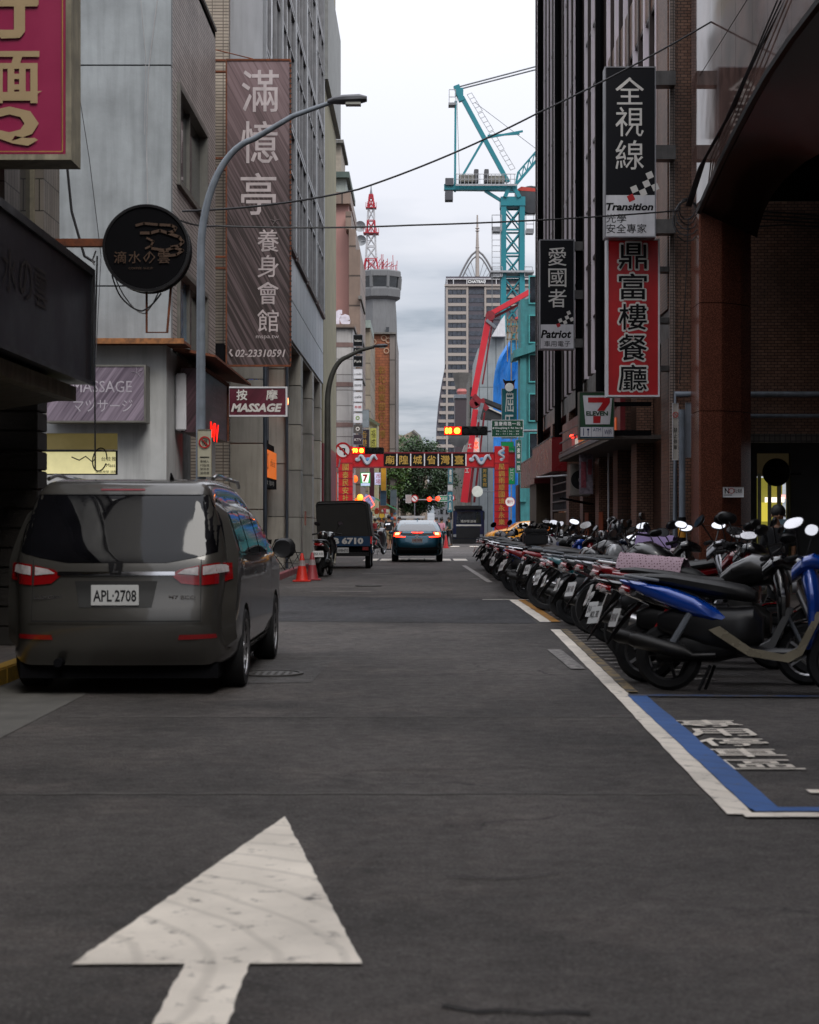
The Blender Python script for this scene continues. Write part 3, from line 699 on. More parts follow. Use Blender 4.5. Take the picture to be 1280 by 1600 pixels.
# hotel-like banner and small massage sign
brn = stripemat('brown_banner_print','#2c1d1b','#7b6468', 9, -28)
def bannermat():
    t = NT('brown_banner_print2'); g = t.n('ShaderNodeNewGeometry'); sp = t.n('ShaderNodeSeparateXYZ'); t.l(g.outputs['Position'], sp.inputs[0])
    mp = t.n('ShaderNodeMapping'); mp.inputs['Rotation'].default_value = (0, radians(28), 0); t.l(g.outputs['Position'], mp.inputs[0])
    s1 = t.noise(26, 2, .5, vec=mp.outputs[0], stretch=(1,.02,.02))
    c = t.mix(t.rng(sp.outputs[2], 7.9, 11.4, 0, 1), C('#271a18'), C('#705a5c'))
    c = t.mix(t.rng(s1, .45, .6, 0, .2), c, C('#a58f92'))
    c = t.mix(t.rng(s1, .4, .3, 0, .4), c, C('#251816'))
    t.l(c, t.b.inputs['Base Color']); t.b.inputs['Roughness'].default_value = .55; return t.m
YB = 35.4
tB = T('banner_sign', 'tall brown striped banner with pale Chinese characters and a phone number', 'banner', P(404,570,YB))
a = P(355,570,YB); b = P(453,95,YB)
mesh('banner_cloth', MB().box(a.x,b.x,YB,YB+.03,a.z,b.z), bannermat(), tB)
fr = MB().box(a.x-.02,b.x+.02,YB-.02,YB+.05,b.z,b.z+.04).box(a.x-.02,b.x+.02,YB-.02,YB+.05,a.z-.04,a.z).box(a.x-.03,a.x,YB-.02,YB+.05,a.z,b.z).box(b.x,b.x+.03,YB-.02,YB+.05,a.z,b.z)
mesh('frame', fr, M['rust'], tB)
lace = MB()
for k in range(60): z = a.z+(b.z-a.z)*(k+.5)/60; lace.box(b.x-.01,b.x+.045,YB-.03,YB-.022,z-.012,z+.012)
mesh('lacing', lace, M['cable'], tB)
for yy in (103,256,410): 
    z = P(0,yy,YB).z; mesh('bracket', MB().box(a.x-.3,a.x-.03,YB-.02,YB+.06,z+.1,z+.14).box(a.x-.3,a.x-.03,YB-.02,YB+.06,z-.14,z-.1).box(a.x-.3,a.x-.26,YB-.02,YB+.06,z-.1,z+.1), M['rust'], tB)
mesh('stay_rod', MB().tube([P(395,92,YB), P(330,76,YB+.4)], .012, 6), M['rust'], tB)
def f_(m):
    y = YB-.006
    for t_, cx, cy, w_, h_ in (('滿',407,142,58,66),('憶',406,222,58,66),('亭',404,303,56,66)): m.text(t_, P(cx,cy,y), w_*y/2600, h_*y/2600, EX, EZ, .012)
    for t_, cy in (('養',376),('身',416),('會',458),('館',501)): m.text(t_, P(419,cy,y), 33*y/2600, 35*y/2600, EX, EZ, .008)
    m.text('mspa.tw', P(418,527,y), 36*y/2600, 7*y/2600); m.text('02-23310591', P(407,552,y), 78*y/2600, 12*y/2600, EX, EZ, .02, .25); m.tube([P(362,546,y),P(359,551,y),P(363,557,y)], .022, 6)
    for k in range(5): m.beam(P(430,345,y), P(430,345,y)+Vector((.1*cos(k*1.257+.4),0,.1*sin(k*1.257+.4))), .022, .003)
lettering(tB, 0, mat('banner_letters','#b3a8a8',.5), f_)
pl = stripemat('maroon_print','#471522','#5f2232')
tS, a, b = signboard('massage_sign', 'small maroon sign reading MASSAGE with two white characters below the brown banner', 'shop sign', 356, 604, 449, 651, YB, .16, pl, M['white'], .035)
def f_(m):
    y = YB-.006; m.text('按', P(378,617,y), 17*y/2600, 17*y/2600, EX, EZ, .035); m.text('摩', P(425,617,y), 18*y/2600, 17*y/2600, EX, EZ, .035); m.text('MASSAGE', P(401,637,y), 80*y/2600, 13.5*y/2600, EX, EZ, .045, .25)
lettering(tS, 0, M['offwhite'], f_)
mesh('bracket', MB().box(a.x-.2,a.x,YB+.04,YB+.1,a.z+.1,a.z+.16).box(a.x-.2,a.x,YB+.04,YB+.1,b.z-.16,b.z-.1), M['rust'], tS)
u_ = P(344,555,35.5)
one('junction_box', MB().box(u_.x-.16,u_.x+.12,35.2,35.6,u_.z-.15,u_.z+.22), M['matte'], 'small dark junction box clamped beside the foot of the brown banner', 'electrical box', u_, bevel=.01)

# ------------------------------------------------------------ left: narrow cream tiled building (set back)
tD = T('cream_tiled_building', 'narrow cream tiled building squeezed between the grey house and the panelled block', 'building', (-5,36.5,0))
tileC = tilemat('cream_tiles', '#a89c8c', '#978b7c', '#5a4f46', .24, .07, .010, .5, 0, .4, .3)
wy = [(P(312,0,36.5).x,P(334,0,36.5).x,P(0,84,36.5).z,P(0,34,36.5).z)]
mesh('wall', wall_y(MB(), 36.5, 36.8, -7, P(357.5,0,36.5).x, .14, 17.5, wy), tileC, tD)
x0,x1,z0,z1 = wy[0]
w = mesh('window', MB().box(x0,x1,36.45,36.6,z0,z0+.05).box(x0,x1,36.45,36.6,z1-.05,z1).box(x0,x0+.04,36.45,36.6,z0+.05,z1-.05).box(x1-.04,x1,36.45,36.6,z0+.05,z1-.05), M['steel'], tD)
mesh('pane', MB().box(x0+.04,x1-.04,36.56,36.58,z0+.05,z1-.05), M['skyglass'], w)
mesh('body', MB().box(-7,-4.6,36.8,38.9,.14,17.5), tileC, tD)

# ------------------------------------------------------------ left: panelled block with big windows
XM = -3.7
tP = T('panelled_office_block', 'pale stone panelled office block with tall gridded windows over a row of piers', 'building', (XM,39,0))
stone = [mat('stone_panel_%d' % k, c, .35, var=.1, scale=1.1, streak=.3) for k, c in enumerate(('#a9acb2','#b1b4b9','#a1a4ab'))]
stone2 = [mat('stone_pier_%d' % k, c, .45, var=.14, scale=1.5, streak=.5) for k, c in enumerate(('#a19e97','#aaa59b','#98958f'))]
dk = mat('panel_gap', '#3a3a3c', .8)
# front face
mesh('core', MB().box(-9,XM-.06,39.08,63,6.7,30).box(-9,-4.62,39.08,63,.14,6.7), dk, tP)
zz_ = [.14,1.7,3.25,4.75,6.25,7.8,10.0,12.2,14.4,16.6,18.8]
for i in range(len(zz_)-1):
    for x0, x1 in ((-6.2,-4.56),(-4.55,XM)):
        mesh('panel', MB().box(x0+.008,x1-.008,39,39.07,zz_[i]+.012,zz_[i+1]-.012), random.choice(stone2 if i < 5 else stone), tP, bevel=.006)
# ledge band: slabs
for i in range(16):
    y0 = 39.1+i*1.49
    for z0, z1 in ((6.62,7.75),(7.76,9.05)) if i < 99 else ():
        mesh('panel', MB().box(XM-.05,XM,y0+.01,y0+1.48,z0+.008,z1-.008), random.choice(stone), tP, bevel=.005)
mesh('soffit', MB().box(-4.6,XM-.052,39.1,63,6.55,6.62), mat('soffit_warm','#8f8577',.6), tP)
# window bays
NB = 5; bw = (63.0-39.2)/NB; wf = mat('window_frame_light','#85868a',.4,.3)
pier_m = mat('pier_light','#8c8f94',.4,var=.12,streak=.25)
for bnum in range(NB+1):
    y = 39.15+bnum*bw
    mesh('window_pier', MB().box(XM-.06,XM+.06,y-.28 if bnum else y,min(y+.28,63),9.06,30), pier_m, tP)
for bnum in range(NB):
    ya = 39.15+bnum*bw+.29; yb = ya+bw-.58
    for fl in range(6):
        z0 = 9.25+fl*3.45; z1 = z0+3.3
        if P(0,0,ya).z < z0 and bnum < 1: continue
        fr = MB(); n = 3
        for k in range(n+1): y = ya+(yb-ya)*k/n; fr.box(XM-.05,XM+.03,y-.035,y+.035,z0+.05,z1-.05)
        fr.box(XM-.05,XM+.035,ya,yb,z0-.05,z0+.05).box(XM-.05,XM+.035,ya,yb,z1-.05,z1+.05)
        for k in range(n):
            y = ya+(yb-ya)*k/n; fr.box(XM-.05,XM+.02,y+.036,y+(yb-ya)/n-.036,z0+2.1,z0+2.16)
        w = mesh('window', fr, wf, tP)
        for k in range(n):
            y = ya+(yb-ya)*k/n
            for a_, b_ in ((z0+.05,z0+2.1),(z0+2.16,z1-.05)): mesh('pane', MB().box(XM-.04,XM-.02,y+.036,y+(yb-ya)/n-.036,a_,b_), M['brownglass'] if 'brownglass' in M else M.setdefault('brownglass', glassmat('brown_glass',(.02,.014,.012),.06,.1,.9)), w)
    mesh('sill', MB().box(XM,XM+.1,ya-.05,yb+.05,9.05,9.19), mat('sill_brown','#4d3c38',.6), tP)
# piers below
for k, px in enumerate((447,470,488,500.5)):
    Y = 3.7*2600/(658-px); pz = [.14,1.55,3.0,4.4,5.6,6.55]
    for j in range(5):
        mesh('pier_block', MB().box(-4.6,XM,Y+.008,Y+.9,pz[j]+.01,pz[j+1]-.01), random.choice(stone2), tP, bevel=.008)
    if k < 3:
        mesh('dark_window', MB().box(-4.62,-4.56,Y+.95,Y+4.2,1.4,6.4), M['glass'], tP)
        mesh('window_mullion', MB().box(-4.56,-4.5,Y+.95,Y+1.02,1.4,6.4).box(-4.56,-4.5,Y+2.5,Y+2.57,1.4,6.4).box(-4.56,-4.5,Y+.95,Y+4.2,3.2,3.3), frm, tP)
# first bay recess
mesh('bay_wall', MB().box(-4.62,-4.2,39.1,45.4,.14,2.35), mat('bay_wall_orange','#7d5a37',.6,var=.35,scale=1.2), tP)
mesh('bay_window', MB().box(-4.3,-4.12,39.4,45.0,3.45,6.5), M['matte'], tP)
for k in range(9): mesh('window_strip', MB().box(-4.12,-4.10,39.6+k*.6,40.05+k*.6,3.6,6.4), [glassmat('strip_blue',(.03,.07,.12)),M['glass'],mat('curtain_pale','#5f6a75',.7)][k%3], tP)
mesh('window_rail', MB().box(-4.1,-3.98,39.3,45.1,3.3,3.45), M['matte'], tP); mesh('window_rail', MB().box(-4.1,-3.98,39.3,45.1,6.4,6.5), M['matte'], tP)
mesh('down_pipe', MB().cyl((-3.74,39.9,.14),(-3.74,39.9,6.6),.05,8).cyl((-3.66,45.4,.14),(-3.66,45.4,6.6),.04,8), mat('pipe_blue_grey','#4d5560',.4,.4), tP)
tO = T('orange_bar_sign', 'glowing orange slanted shop sign over the first bay of the panelled block', 'shop sign', (-4.0,41,2.6))
mesh('face_panel', MB().box(-4.12,-3.9,40.2,44.9,2.55,3.25), mat('orange_lit','#c4601a',.5,emit=.55,ecol='#d0651a',var=.2), tO)
mesh('lower_strip', MB().box(-4.12,-3.9,40.2,44.9,2.28,2.54), M['matte'], tO)
lettering(tO, 0, mat('dark_orange_print','#5f2a10',.5), lambda m: m.text('LOUIS', (-3.892,41.5,2.95), 1.9, .42, EY).text('coffee bar', (-3.892,43.7,2.95), 1.4, .2, EY))
lettering(tO, 0, M['offwhite'], lambda m: m.text('餐飲 咖啡', (-3.892,42.5,2.41), 3.2, .13, EY), 'white_lettering')
tn = T('wall_notice', 'round black and red notice pasted on the pale bay wall near the folding chairs', 'notice', (-4.18,42.5,1.5))
mesh('paper', MB().box(-4.2,-4.19,41.6,43.4,1.25,2.1), mat('paper_cream','#a69a83',.8), tn)
mesh('black_roundel', MB().cyl((-4.19,42.5,1.62),(-4.18,42.5,1.62),.14,20).box(-4.185,-4.18,42.0,43.0,1.32,1.40), M['inkblack'], tn)
one('small_notice', MB().box(XM+.0,XM+.012,52.9,53.5,1.3,1.75) , mat('notice_orange','#a8583a',.6), 'small orange notice stuck on a grey pier of the panelled block', 'notice', (XM,53,1.5))
tw = P(447,627,45.2)
one('wall_lamp', MB().ball(tw,(.07,.07,.16),12,8), mat('warm_lamp','#ffb060',.4,emit=5,ecol='#ff8a50'), 'small warm wall lamp glowing on the edge of the panelled block', 'wall lamp', tw, smooth=True)

# beige block at the end of the row
tE = T('beige_end_block', 'narrow beige stained end block with a projecting cornice box above', 'building', (XM,64,0))
bei = mat('beige_render', '#8f8a72', .8, var=.2, scale=.8, streak=.7)
mesh('wall', MB().box(-9,XM,63.05,72.5,4.4,18.2), bei, tE); mesh('base_wall', MB().box(-9,XM+.01,63.05,72.5,.14,4.4), M['dkred'], tE)
mesh('cornice', MB().box(-9,XM+.18,63.05,73.0,18.2,22.5), mat('cornice_grey','#8b8d8c',.7,streak=.5), tE)
mesh('roof_parapet', MB().box(-9,XM,63.05,72,22.5,25), bei, tE)
# cables on the grey wall
def cable(pts, r, lab, m=None, n=14, sag=0, group=None):
    pts = [Vector(p) for p in pts]; q = []
    for i in range(len(pts)-1):
        for k in range(n):
            t = k/n; p = pts[i].lerp(pts[i+1], t); p = p-EZ*sag*4*t*(1-t); q.append(p)
    q.append(pts[-1]); return one('cable', MB().tube(q, r, 6), m or M['cable'], lab, 'cable', pts[0], group, True)
cable([P(285,330,22),P(560,296,24),P(838,178,25),P(1168,0,26)], .014, 'thin dark cable rising across the street to the upper right facade', sag=.06)
cable([P(283,345,22),P(340,353,24),P(640,352,25),P(1062,329,27)], .014, 'thin dark cable running level across the street past the white spire', sag=.03)
cable([P(246,0,28.5),P(232,110,28.5),P(229,220,28.5),P(231,330,28.5)], .012, 'white cable clipped down the middle of the grey rendered wall', M['cablewhite'])
cable([P(220,0,28.5),P(228,90,28.5),P(226,210,28.5)], .008, 'thin grey cable beside the white one on the grey rendered wall', M['cablewhite'])
cable([P(104,250,18.2),P(112,330,18.2),P(132,400,18.2),P(148,410,18.2)], .016, 'thick black cable drooping below the tiled pier beside the round sign arm')
cable([P(118,110,28.5),P(140,250,28.5),P(158,400,28.5),P(150,560,27.4)], .007, 'hair thin black wire falling diagonally down the grey rendered wall')
cable([P(152,400,17.9),P(148,560,17.9),P(149,735,17.9)], .010, 'black wire hanging straight down past the mauve massage lightbox')
cable([P(175,430,17.8),P(190,465,17.8),P(222,486,17.8),P(252,458,17.8)], .009, 'looped black wire slung under the round black sign', sag=.03)
cable([P(178,428,17.85),P(200,470,17.85),P(226,490,17.85),P(248,456,17.85)], .007, 'looped white wire slung under the round black sign', M['cablewhite'], sag=.03)
cable([P(150,392,17.9),P(144,408,17.9),P(148,414,17.9)], .009, 'short frayed white wire end hanging from the sign arm', M['cablewhite'])
# ------------------------------------------------------------ right: brown tiled block with curtain wall
XD = 4.3
tQ = T('curtain_wall_block', 'dark brown tiled block with tall ribbed curtain windows and hanging shop signs', 'building', (XD,29,0))
tileB = tilemat('brown_mosaic', '#8f6b57', '#755443', '#2a1e18', .115, .052, .006, .4, .5, .5, .45)
tileB2 = tilemat('brown_mosaic_dark', '#664739', '#4f362a', '#15100e', .22, .07, .006, .4, .5, .5, .4)
bm_ = mat('dark_bronze', '#3a302d', .4, .3, var=.3)
# end wall facing the camera, with the passage opening
px0 = P(1180,0,28.6).x
mesh('end_wall', wall_y(MB(), 28.6, 28.9, XD, 13, .14, 27, [(px0-.35,13,.14,P(0,688,28.6).z)]), tileB, tQ)
mesh('light_edge', MB().box(XD-.03,XD+.06,28.55,28.62,.14,27), tilemat('edge_mosaic','#8d7c72','#7a6a60','#2a2320',.06,.052,.006,.35,0), tQ)
mesh('passage_trim', MB().box(px0-.35,13,28.5,28.59,P(0,690,28.6).z-.02,P(0,678,28.6).z), tilemat('trim_mosaic','#5a544f','#4b4641','#1f1c1a',.09,.09,.008,.5,0), tQ)
# lower street wall
mesh('street_wall', MB().box(XD+.35,XD+.6,28.9,62,.14,4.6), tileB2, tQ)
for k, y in enumerate((28.95,33.2,36.4,40.2,44.2,48.4,54.4,60.9)):
    mesh('pier', MB().box(XD,XD+.34,y,y+.85,.14,4.6), tileB if k % 2 else tileB2, tQ)
mesh('lintel', MB().box(XD+.02,XD+.6,28.9,62,4.61,5.1), bm_, tQ)
mesh('core', MB().box(XD+.16,13,28.9,62,5.11,27), mat('core_dark','#161210',.6), tQ)
cg = glassmat('curtain_glass', (.30,.25,.26), .08, .1, 1)
bays = [(30.3,38.2),(39.9,43.4),(45.0,50.2),(51.9,57.8),(59.3,62)]
zf = [5.12+2.9*k for k in range(8)]
for y0, y1 in ((28.9,30.3),(38.2,39.9),(43.4,45.0),(50.2,51.9),(57.8,59.3)):
    mesh('pier', MB().box(XD-.02,XD+.15,y0,y1,5.11,27), tileB if y0 < 29 else bm_, tQ)
    if y0 > 29: mesh('rain_pipe', MB().cyl((XD-.1,(y0+y1)/2,3.9),(XD-.1,(y0+y1)/2,27),.10,8), M['matte'], tQ)
rib = mat('rib_sky_streak', '#e2d8dd', .4, 0, var=.06)  # pale rib colour paints in the bright streaks of reflected sky
for bi, (y0, y1) in enumerate(bays):
    n = max(3, int((y1-y0)/.72))
    for j in range(len(zf)-1):
        sp = 1.05 if bi == 0 else .0
        if sp: mesh('spandrel', MB().box(XD-.01,XD+.14,y0+.01,y1-.01,zf[j]+.02,zf[j]+sp), tileB, tQ)
        step = 2 if bi < 3 else 3
        for k in range(0, n, step):
            ya = y0+(y1-y0)*k/n; yb = y0+(y1-y0)*min(n, k+step)/n
            mesh('pane', MB().box(XD+.06+random.uniform(0,.012),XD+.09,ya+.01,yb-.01,zf[j]+sp+.03,zf[j+1]-.05), cg, tQ)
        mesh('transom', MB().box(XD-.005,XD+.1,y0,y1,zf[j+1]-.05,zf[j+1]+.02), bm_, tQ)
        if bi: mesh('transom', MB().box(XD+.0,XD+.1,y0,y1,zf[j]+1.4,zf[j]+1.44), bm_, tQ)
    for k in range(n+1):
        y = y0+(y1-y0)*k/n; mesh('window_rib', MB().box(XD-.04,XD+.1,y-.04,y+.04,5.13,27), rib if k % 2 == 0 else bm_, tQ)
# roller door wall, opening frames
mesh('roller_shutter', MB().box(XD+.3,XD+.33,34.1,36.35,.14,3.0), mat('shutter_brown','#2c221e',.5,var=.3), tQ)
for k in range(24): mesh('shutter_slat', MB().box(XD+.27,XD+.30,34.1,36.35,.2+k*.115,.29+k*.115), mat('shutter_brown','#2c221e',.5), tQ)
mesh('white_conduit', MB().cyl((XD-.02,38.0,.14),(XD-.02,38.0,3.2),.022,8), M['white'], tQ)
mesh('arched_door', MB().box(XD+.3,XD+.34,41.1,43.9,.14,2.9), M['matte'], tQ)
vb = MB()
for k in range(12): vb.box(XD+.02,XD+.06,49.3+k*.45,49.34+k*.45,1.75,3.2)
for k in range(6): vb.box(XD+.0,XD+.05,49.2,54.4,1.75+k*.28,1.79+k*.28)
mesh('window_grille', vb, M['steel'], tQ); mesh('grille_glass', MB().box(XD+.1,XD+.14,49.2,54.4,1.7,3.2), M['glass'], tQ)
mesh('stained_wall', MB().box(XD+.03,XD+.3,49.3,54.3,.14,1.7), mat('ochre_stain','#7a5a36',.8,var=.5,scale=2,streak=.4), tQ)
mesh('end_pier', MB().box(XD-.25,XD+.3,58.5,62.0,.14,2.9), mat('tan_pier','#6e6251',.7,streak=.5), tQ)
fl = MB().prism([(0,0),(1.6,0),(0,1.2)], -EY, EZ, (.5,0,0), (XD-.5,58.4,.14)); mesh('sloped_buttress', fl, mat('tan_pier','#6e6251',.7), tQ)
for y in (41.0,42.0,45.6): pass
for y_, lab in ((42.6,'orange paper notice pasted beside the black arched door'),(39.2,'orange paper notice pasted by the white conduit behind the parked scooters')):
    one('notice', MB().box(XD-.02,XD-.005,y_,y_+.9,1.0,1.65), mat('orange_notice','#a04a20',.7), lab, 'notice', (XD,y_,1.3))
# passage behind: shop window lit
tI = T('passage_shop', 'lit shop window glowing greenish yellow at the back of the dark passage', 'shop window', (7.3,32,0))
mesh('back_wall', wall_y(MB(), 33.2, 33.4, 4.9, 14, .14, 4, [(P(1183,0,33.2).x,P(1236,0,33.2).x,.2,P(0,708,33.2).z)]), mat('passage_wall','#1c1917',.8), tI)
a = P(1183,0,33.6); b = P(1236,0,33.6)
mesh('interior', MB().box(a.x,b.x,34.4,34.5,.2,P(0,745,33.6).z), mat('shop_interior','#7d7a35',.6,emit=.55,ecol='#8a8436',var=.5,scale=5), tI)
mesh('ceiling_panel', MB().box(a.x,b.x,33.6,33.7,P(0,744,33.6).z,P(0,708,33.6).z), mat('shop_ceiling','#46402f',.7,emit=.06,ecol='#6a5c40'), tI)
for x, w_ in ((1187,5),(1203,5),(1218,6),(1231,4)): u_ = P(x,0,33.3); mesh('window_post', MB().box(u_.x-w_*.0064,u_.x+w_*.0064,33.3,33.36,.2,P(0,740,33.3).z), mat('post_pale','#8e8d70',.4), tI)
for x, y, w_, h_, c_ in ((1210,781,30,8,'#fff0e0'),(1222,776,10,6,'#ffb0a8'),(1197,800,14,30,'#a89a3a')): u_ = P(x,y,34.2); mesh('display_light', MB().box(u_.x-w_*.0065,u_.x+w_*.0065,34.15,34.2,u_.z-h_*.0065,u_.z+h_*.0065), mat('display_'+c_[1:],c_,.5,emit=1.2,ecol=c_), tI)
mesh('floor', MB().box(4.9,14,28.9,34.4,.14,.15), pavtop(), tI); mesh('ceiling', MB().box(4.9,14,28.9,34.4,3.9,4.0), M['matte'], tI)
c_ = P(1213,738,29.5); tf = T('wall_fan', 'round dark convex mirror hanging in front of the lit passage shop', 'mirror', c_)
mesh('disc', MB().lathe([(0,-.1),(.12,-.085),(.2,-.05),(.235,0),(.22,.05),(0,.08)], c_, 'y', 28), M['matte'], tf, True); mesh('rim', MB().lathe([(.225,-.03),(.235,-.04),(.25,-.01),(.24,.02)], c_, 'y', 28), M['black'], tf, True); mesh('bracket', MB().cyl(c_+Vector((.2,.05,-.02)), c_+Vector((.5,.3,-.02)), .02, 8), M['matte'], tf)
# wall pipes
for yy, r_ in ((616,.055),(650,.035)):
    z = P(0,yy,28.4).z; pts = [(13,28.4,z),(P(1055,0,28.4).x,28.4,z)]
    if yy == 616: pts += [(P(1055,0,28.4).x,28.4,.14)]
    one('wall_pipe', MB().tube(pts, r_, 10), M['pole'], 'thick grey pipe running along the brown tiled end wall and turning down' if yy == 616 else 'thin grey pipe below the thick one on the brown end wall', 'pipe', pts[0], smooth=True)
# sign post with striped guard
xq = P(1066,0,26.2).x
tZ = T('sign_post', 'grey sign post with yellow and black striped foot in front of the brown tiled wall', 'post', (xq,26.2,.14))
mesh('pole', MB().cyl((xq,26.2,.14),(xq,26.2,P(0,640,26.2).z),.05,12), M['pole'], tZ, True)
for k in range(8): mesh('stripe', MB().cyl((xq,26.2,.2+k*.16),(xq,26.2,.36+k*.16),.065,12), M['inkblack'] if k % 2 else mat('stripe_yellow','#b47a1c',.5), tZ)
tS, a, b = signboard('no_stopping_sign', 'tall white no stopping plate with red ring on the striped post', 'road sign', 1051, 630, 1060, 719, 26.1, .02, mat('plate_cream','#a59f96',.5,streak=.3), M['white'], .004)
ringsign(tS, P(1055.5,648,26.085), .045, .010, M['red'])
lettering(tS, 0, M['inkblack'], lambda m: [m.text(t_, P(1055.5,672+9*k,26.09), .06, .07) for k, t_ in enumerate('禁止停車')])
tS, a, b = signboard('metal_plate', 'bare grey metal plate behind the striped sign post', 'plate', 1071, 629, 1080, 715, 26.4, .015, M['steel'], M['steel'], .004)

# ------------------------------------------------------------ right: arcade with granite arch
XE = 4.5
tU = T('granite_arcade', 'dark granite arcade with a red brown pillar and wide arch under smoky glass', 'building', (XE,26.9,0))
def granite(name, c):
    t = NT(name); g = t.n('ShaderNodeNewGeometry'); v = t.n('ShaderNodeTexVoronoi'); v.inputs['Scale'].default_value = 55; t.l(g.outputs['Position'], v.inputs['Vector'])
    f = t.noise(1.2, 4); c = C(c)
    k = t.mix(t.rng(v.outputs['Distance'], .1, .6, 0, 1), tuple(x*1.6 for x in c), tuple(x*.55 for x in c)); k = t.mix(t.rng(f,.35,.7,0,.5), k, tuple(x*.4 for x in c))
    t.l(k, t.b.inputs['Base Color']); t.b.inputs['Roughness'].default_value = .22; return t.m
gr = granite('granite_red', '#6e4030'); gr2 = granite('granite_dark', '#4a2f26'); gr3 = granite('granite_black', '#17100e')
zs = [.14,1.35,3.2,4.95,6.43]
for i in range(4):   # octagonal pillar in courses
    q = [(XE,27.3),(XE,26.9-.0),(XE+.38,26.72),(XE+.74,26.9),(XE+.93,27.2),(XE+.93,27.75),(XE,27.75)]
    q = [(XE-.0,27.75),(XE-.0,26.95),(XE+.02,26.9),(XE+.36,26.9),(XE+.40,26.92),(XE+.72,27.15),(XE+.93,27.4),(XE+.93,27.75)]
    mesh('pillar_block', MB().prism(q, EX, EY, (0,0,zs[i+1]-zs[i]-.012), (0,0,zs[i]+.006)), gr, tU)
# arch: outer curve in the street plane, inner curve at the back
out_ = [(26.9,6.43),(25.9,6.62),(24.9,6.80),(23.8,6.96),(22.6,7.11),(21.6,7.21),(20.2,7.27),(18.6,7.27),(16.6,7.2),(14.8,6.95),(13.4,6.55),(12.6,6.1)]
inn = [(26.9,6.0),(26.7,6.15),(26.3,6.33),(25.7,6.46),(24.8,6.52),(23.6,6.50),(22.7,6.42),(20.5,6.5),(17.6,6.5),(15.2,6.4),(13.4,6.2),(12.6,6.0)]
so = MB(); n_ = len(out_)
so.add([(XE,y,z) for y, z in out_]+[(XE+.93,y,z) for y, z in inn]+[(XE+.93,y,z) for y, z in inn]+[(XE+.93,y,9) for y, z in inn], [(i,i+1,i+1+n_,i+n_) for i in range(n_-1)]+[(i+2*n_,i+1+2*n_,i+1+3*n_,i+3*n_) for i in range(n_-1)])
mesh('arch_soffit', so, gr3, tU, True)
ed = MB(); ed.tube([(XE-.0,y,z) for y, z in out_], .06, 6); mesh('arch_edge', ed, gr3, tU, True)
# glass skin above the arch, in panels
gs = glassmat('smoky_glass', (.085,.05,.042), .05, .03, .12)
for i in range(n_-1):
    (ya,za),(yb,zb) = out_[i], out_[i+1]
    for z0, z1 in ((None,8.6),(8.62,10.9),(10.92,13.2)):
        if z0 is None: mb = MB().add([(XE,ya,za),(XE,yb+.01,zb),(XE,yb+.01,z1),(XE,ya,z1)], [(0,1,2,3)])
        else: mb = MB().add([(XE,ya,z0),(XE,yb+.01,z0),(XE,yb+.01,z1),(XE,ya,z1)], [(0,1,2,3)])
        mesh('glass_panel', mb, gs, tU)
mesh('glass_return', MB().box(XE,XE+.93,26.9,27.7,6.44,13.2), gs, tU)
mesh('upper_wall', MB().box(XE+.1,13,12,27.7,9.0,13.2), gr3, tU)
mesh('arcade_ceiling', MB().box(XE+.93,13,12,28.5,6.9,7.0), M['matte'], tU)
mesh('back_wall', MB().box(8.2,8.5,8,28.5,.14,6.9), tileB2, tU)
mesh('near_pillar', MB().box(XE,XE+.93,11.5,12.6,.14,9), gr2, tU)
mesh('near_wall', MB().box(XE,9,-30,11.5,.14,13.2), gr2, tU)
tS, a, b = signboard('no_smoking_notice', 'small white no smoking notice fixed on the granite pillar', 'notice', 1130, 761, 1162, 777, 26.88, .012, M['pure'], M['pure'], .003)
def f_(m):
    y = 26.874; m.text('N', P(1136,767,y), .07, .09, EX, EZ, .02); m.text('禁止吸菸', P(1153,767,y), .14, .07, EX, EZ, .01); m.box(P(1131,0,y).x,P(1144,0,y).x,y-.001,y,P(0,774,y).z,P(0,773,y).z)
lettering(tS, 0, M['inkblack'], f_); mesh('red_ring', MB().ring(P(1143,767,26.872),.035,.045,.003), M['red'], tS)
# cable knot
kc = P(1074,326,27.2)
for k in range(5):
    q = [kc+Vector((.22*cos(a_*.55+k)*(.6+.13*k), .05*sin(a_), .34*sin(a_*.55+k)*(.5+.12*k)-.05*k)) for a_ in range(12)]
    one('cable_coil', MB().tube(q, .011, 5), M['cable'], 'loop in the tangle of black cable beside the granite arch', 'cable', kc, 'cable loops tangled beside the arch', True)
for k in range(5):
    q = [P(1072+k*2,322,27.0), P(1092+k*3,262-4*k,26.0), P(1132+4*k,190-5*k,24.0), P(1178+5*k,88-6*k,22.0), P(1215+6*k,0,20.6)]
    one('facade_cable', MB().tube([Vector(p) for p in q], .011, 6), M['cable'], 'one of the black cables following the outer edge of the granite arch', 'cable', q[0], 'black cables along the granite arch', True)
for k in range(4):
    q = [P(1185,330+6*k+(6 if k == 3 else 0),28.2), P(1230,333+6*k,28.2), P(1300,338+6*k,28.2)]
    one('inner_cable', MB().tube(q, .014, 6), M['cable'], 'one of the black cables strung level inside the arch before the tiled wall', 'cable', q[0], 'level black cables inside the arch', True)
cable([P(1076,340,27.9),P(1070,480,28),P(1062,600,28.2)], .008, 'thin black wire running down the brown tiles below the cable tangle')

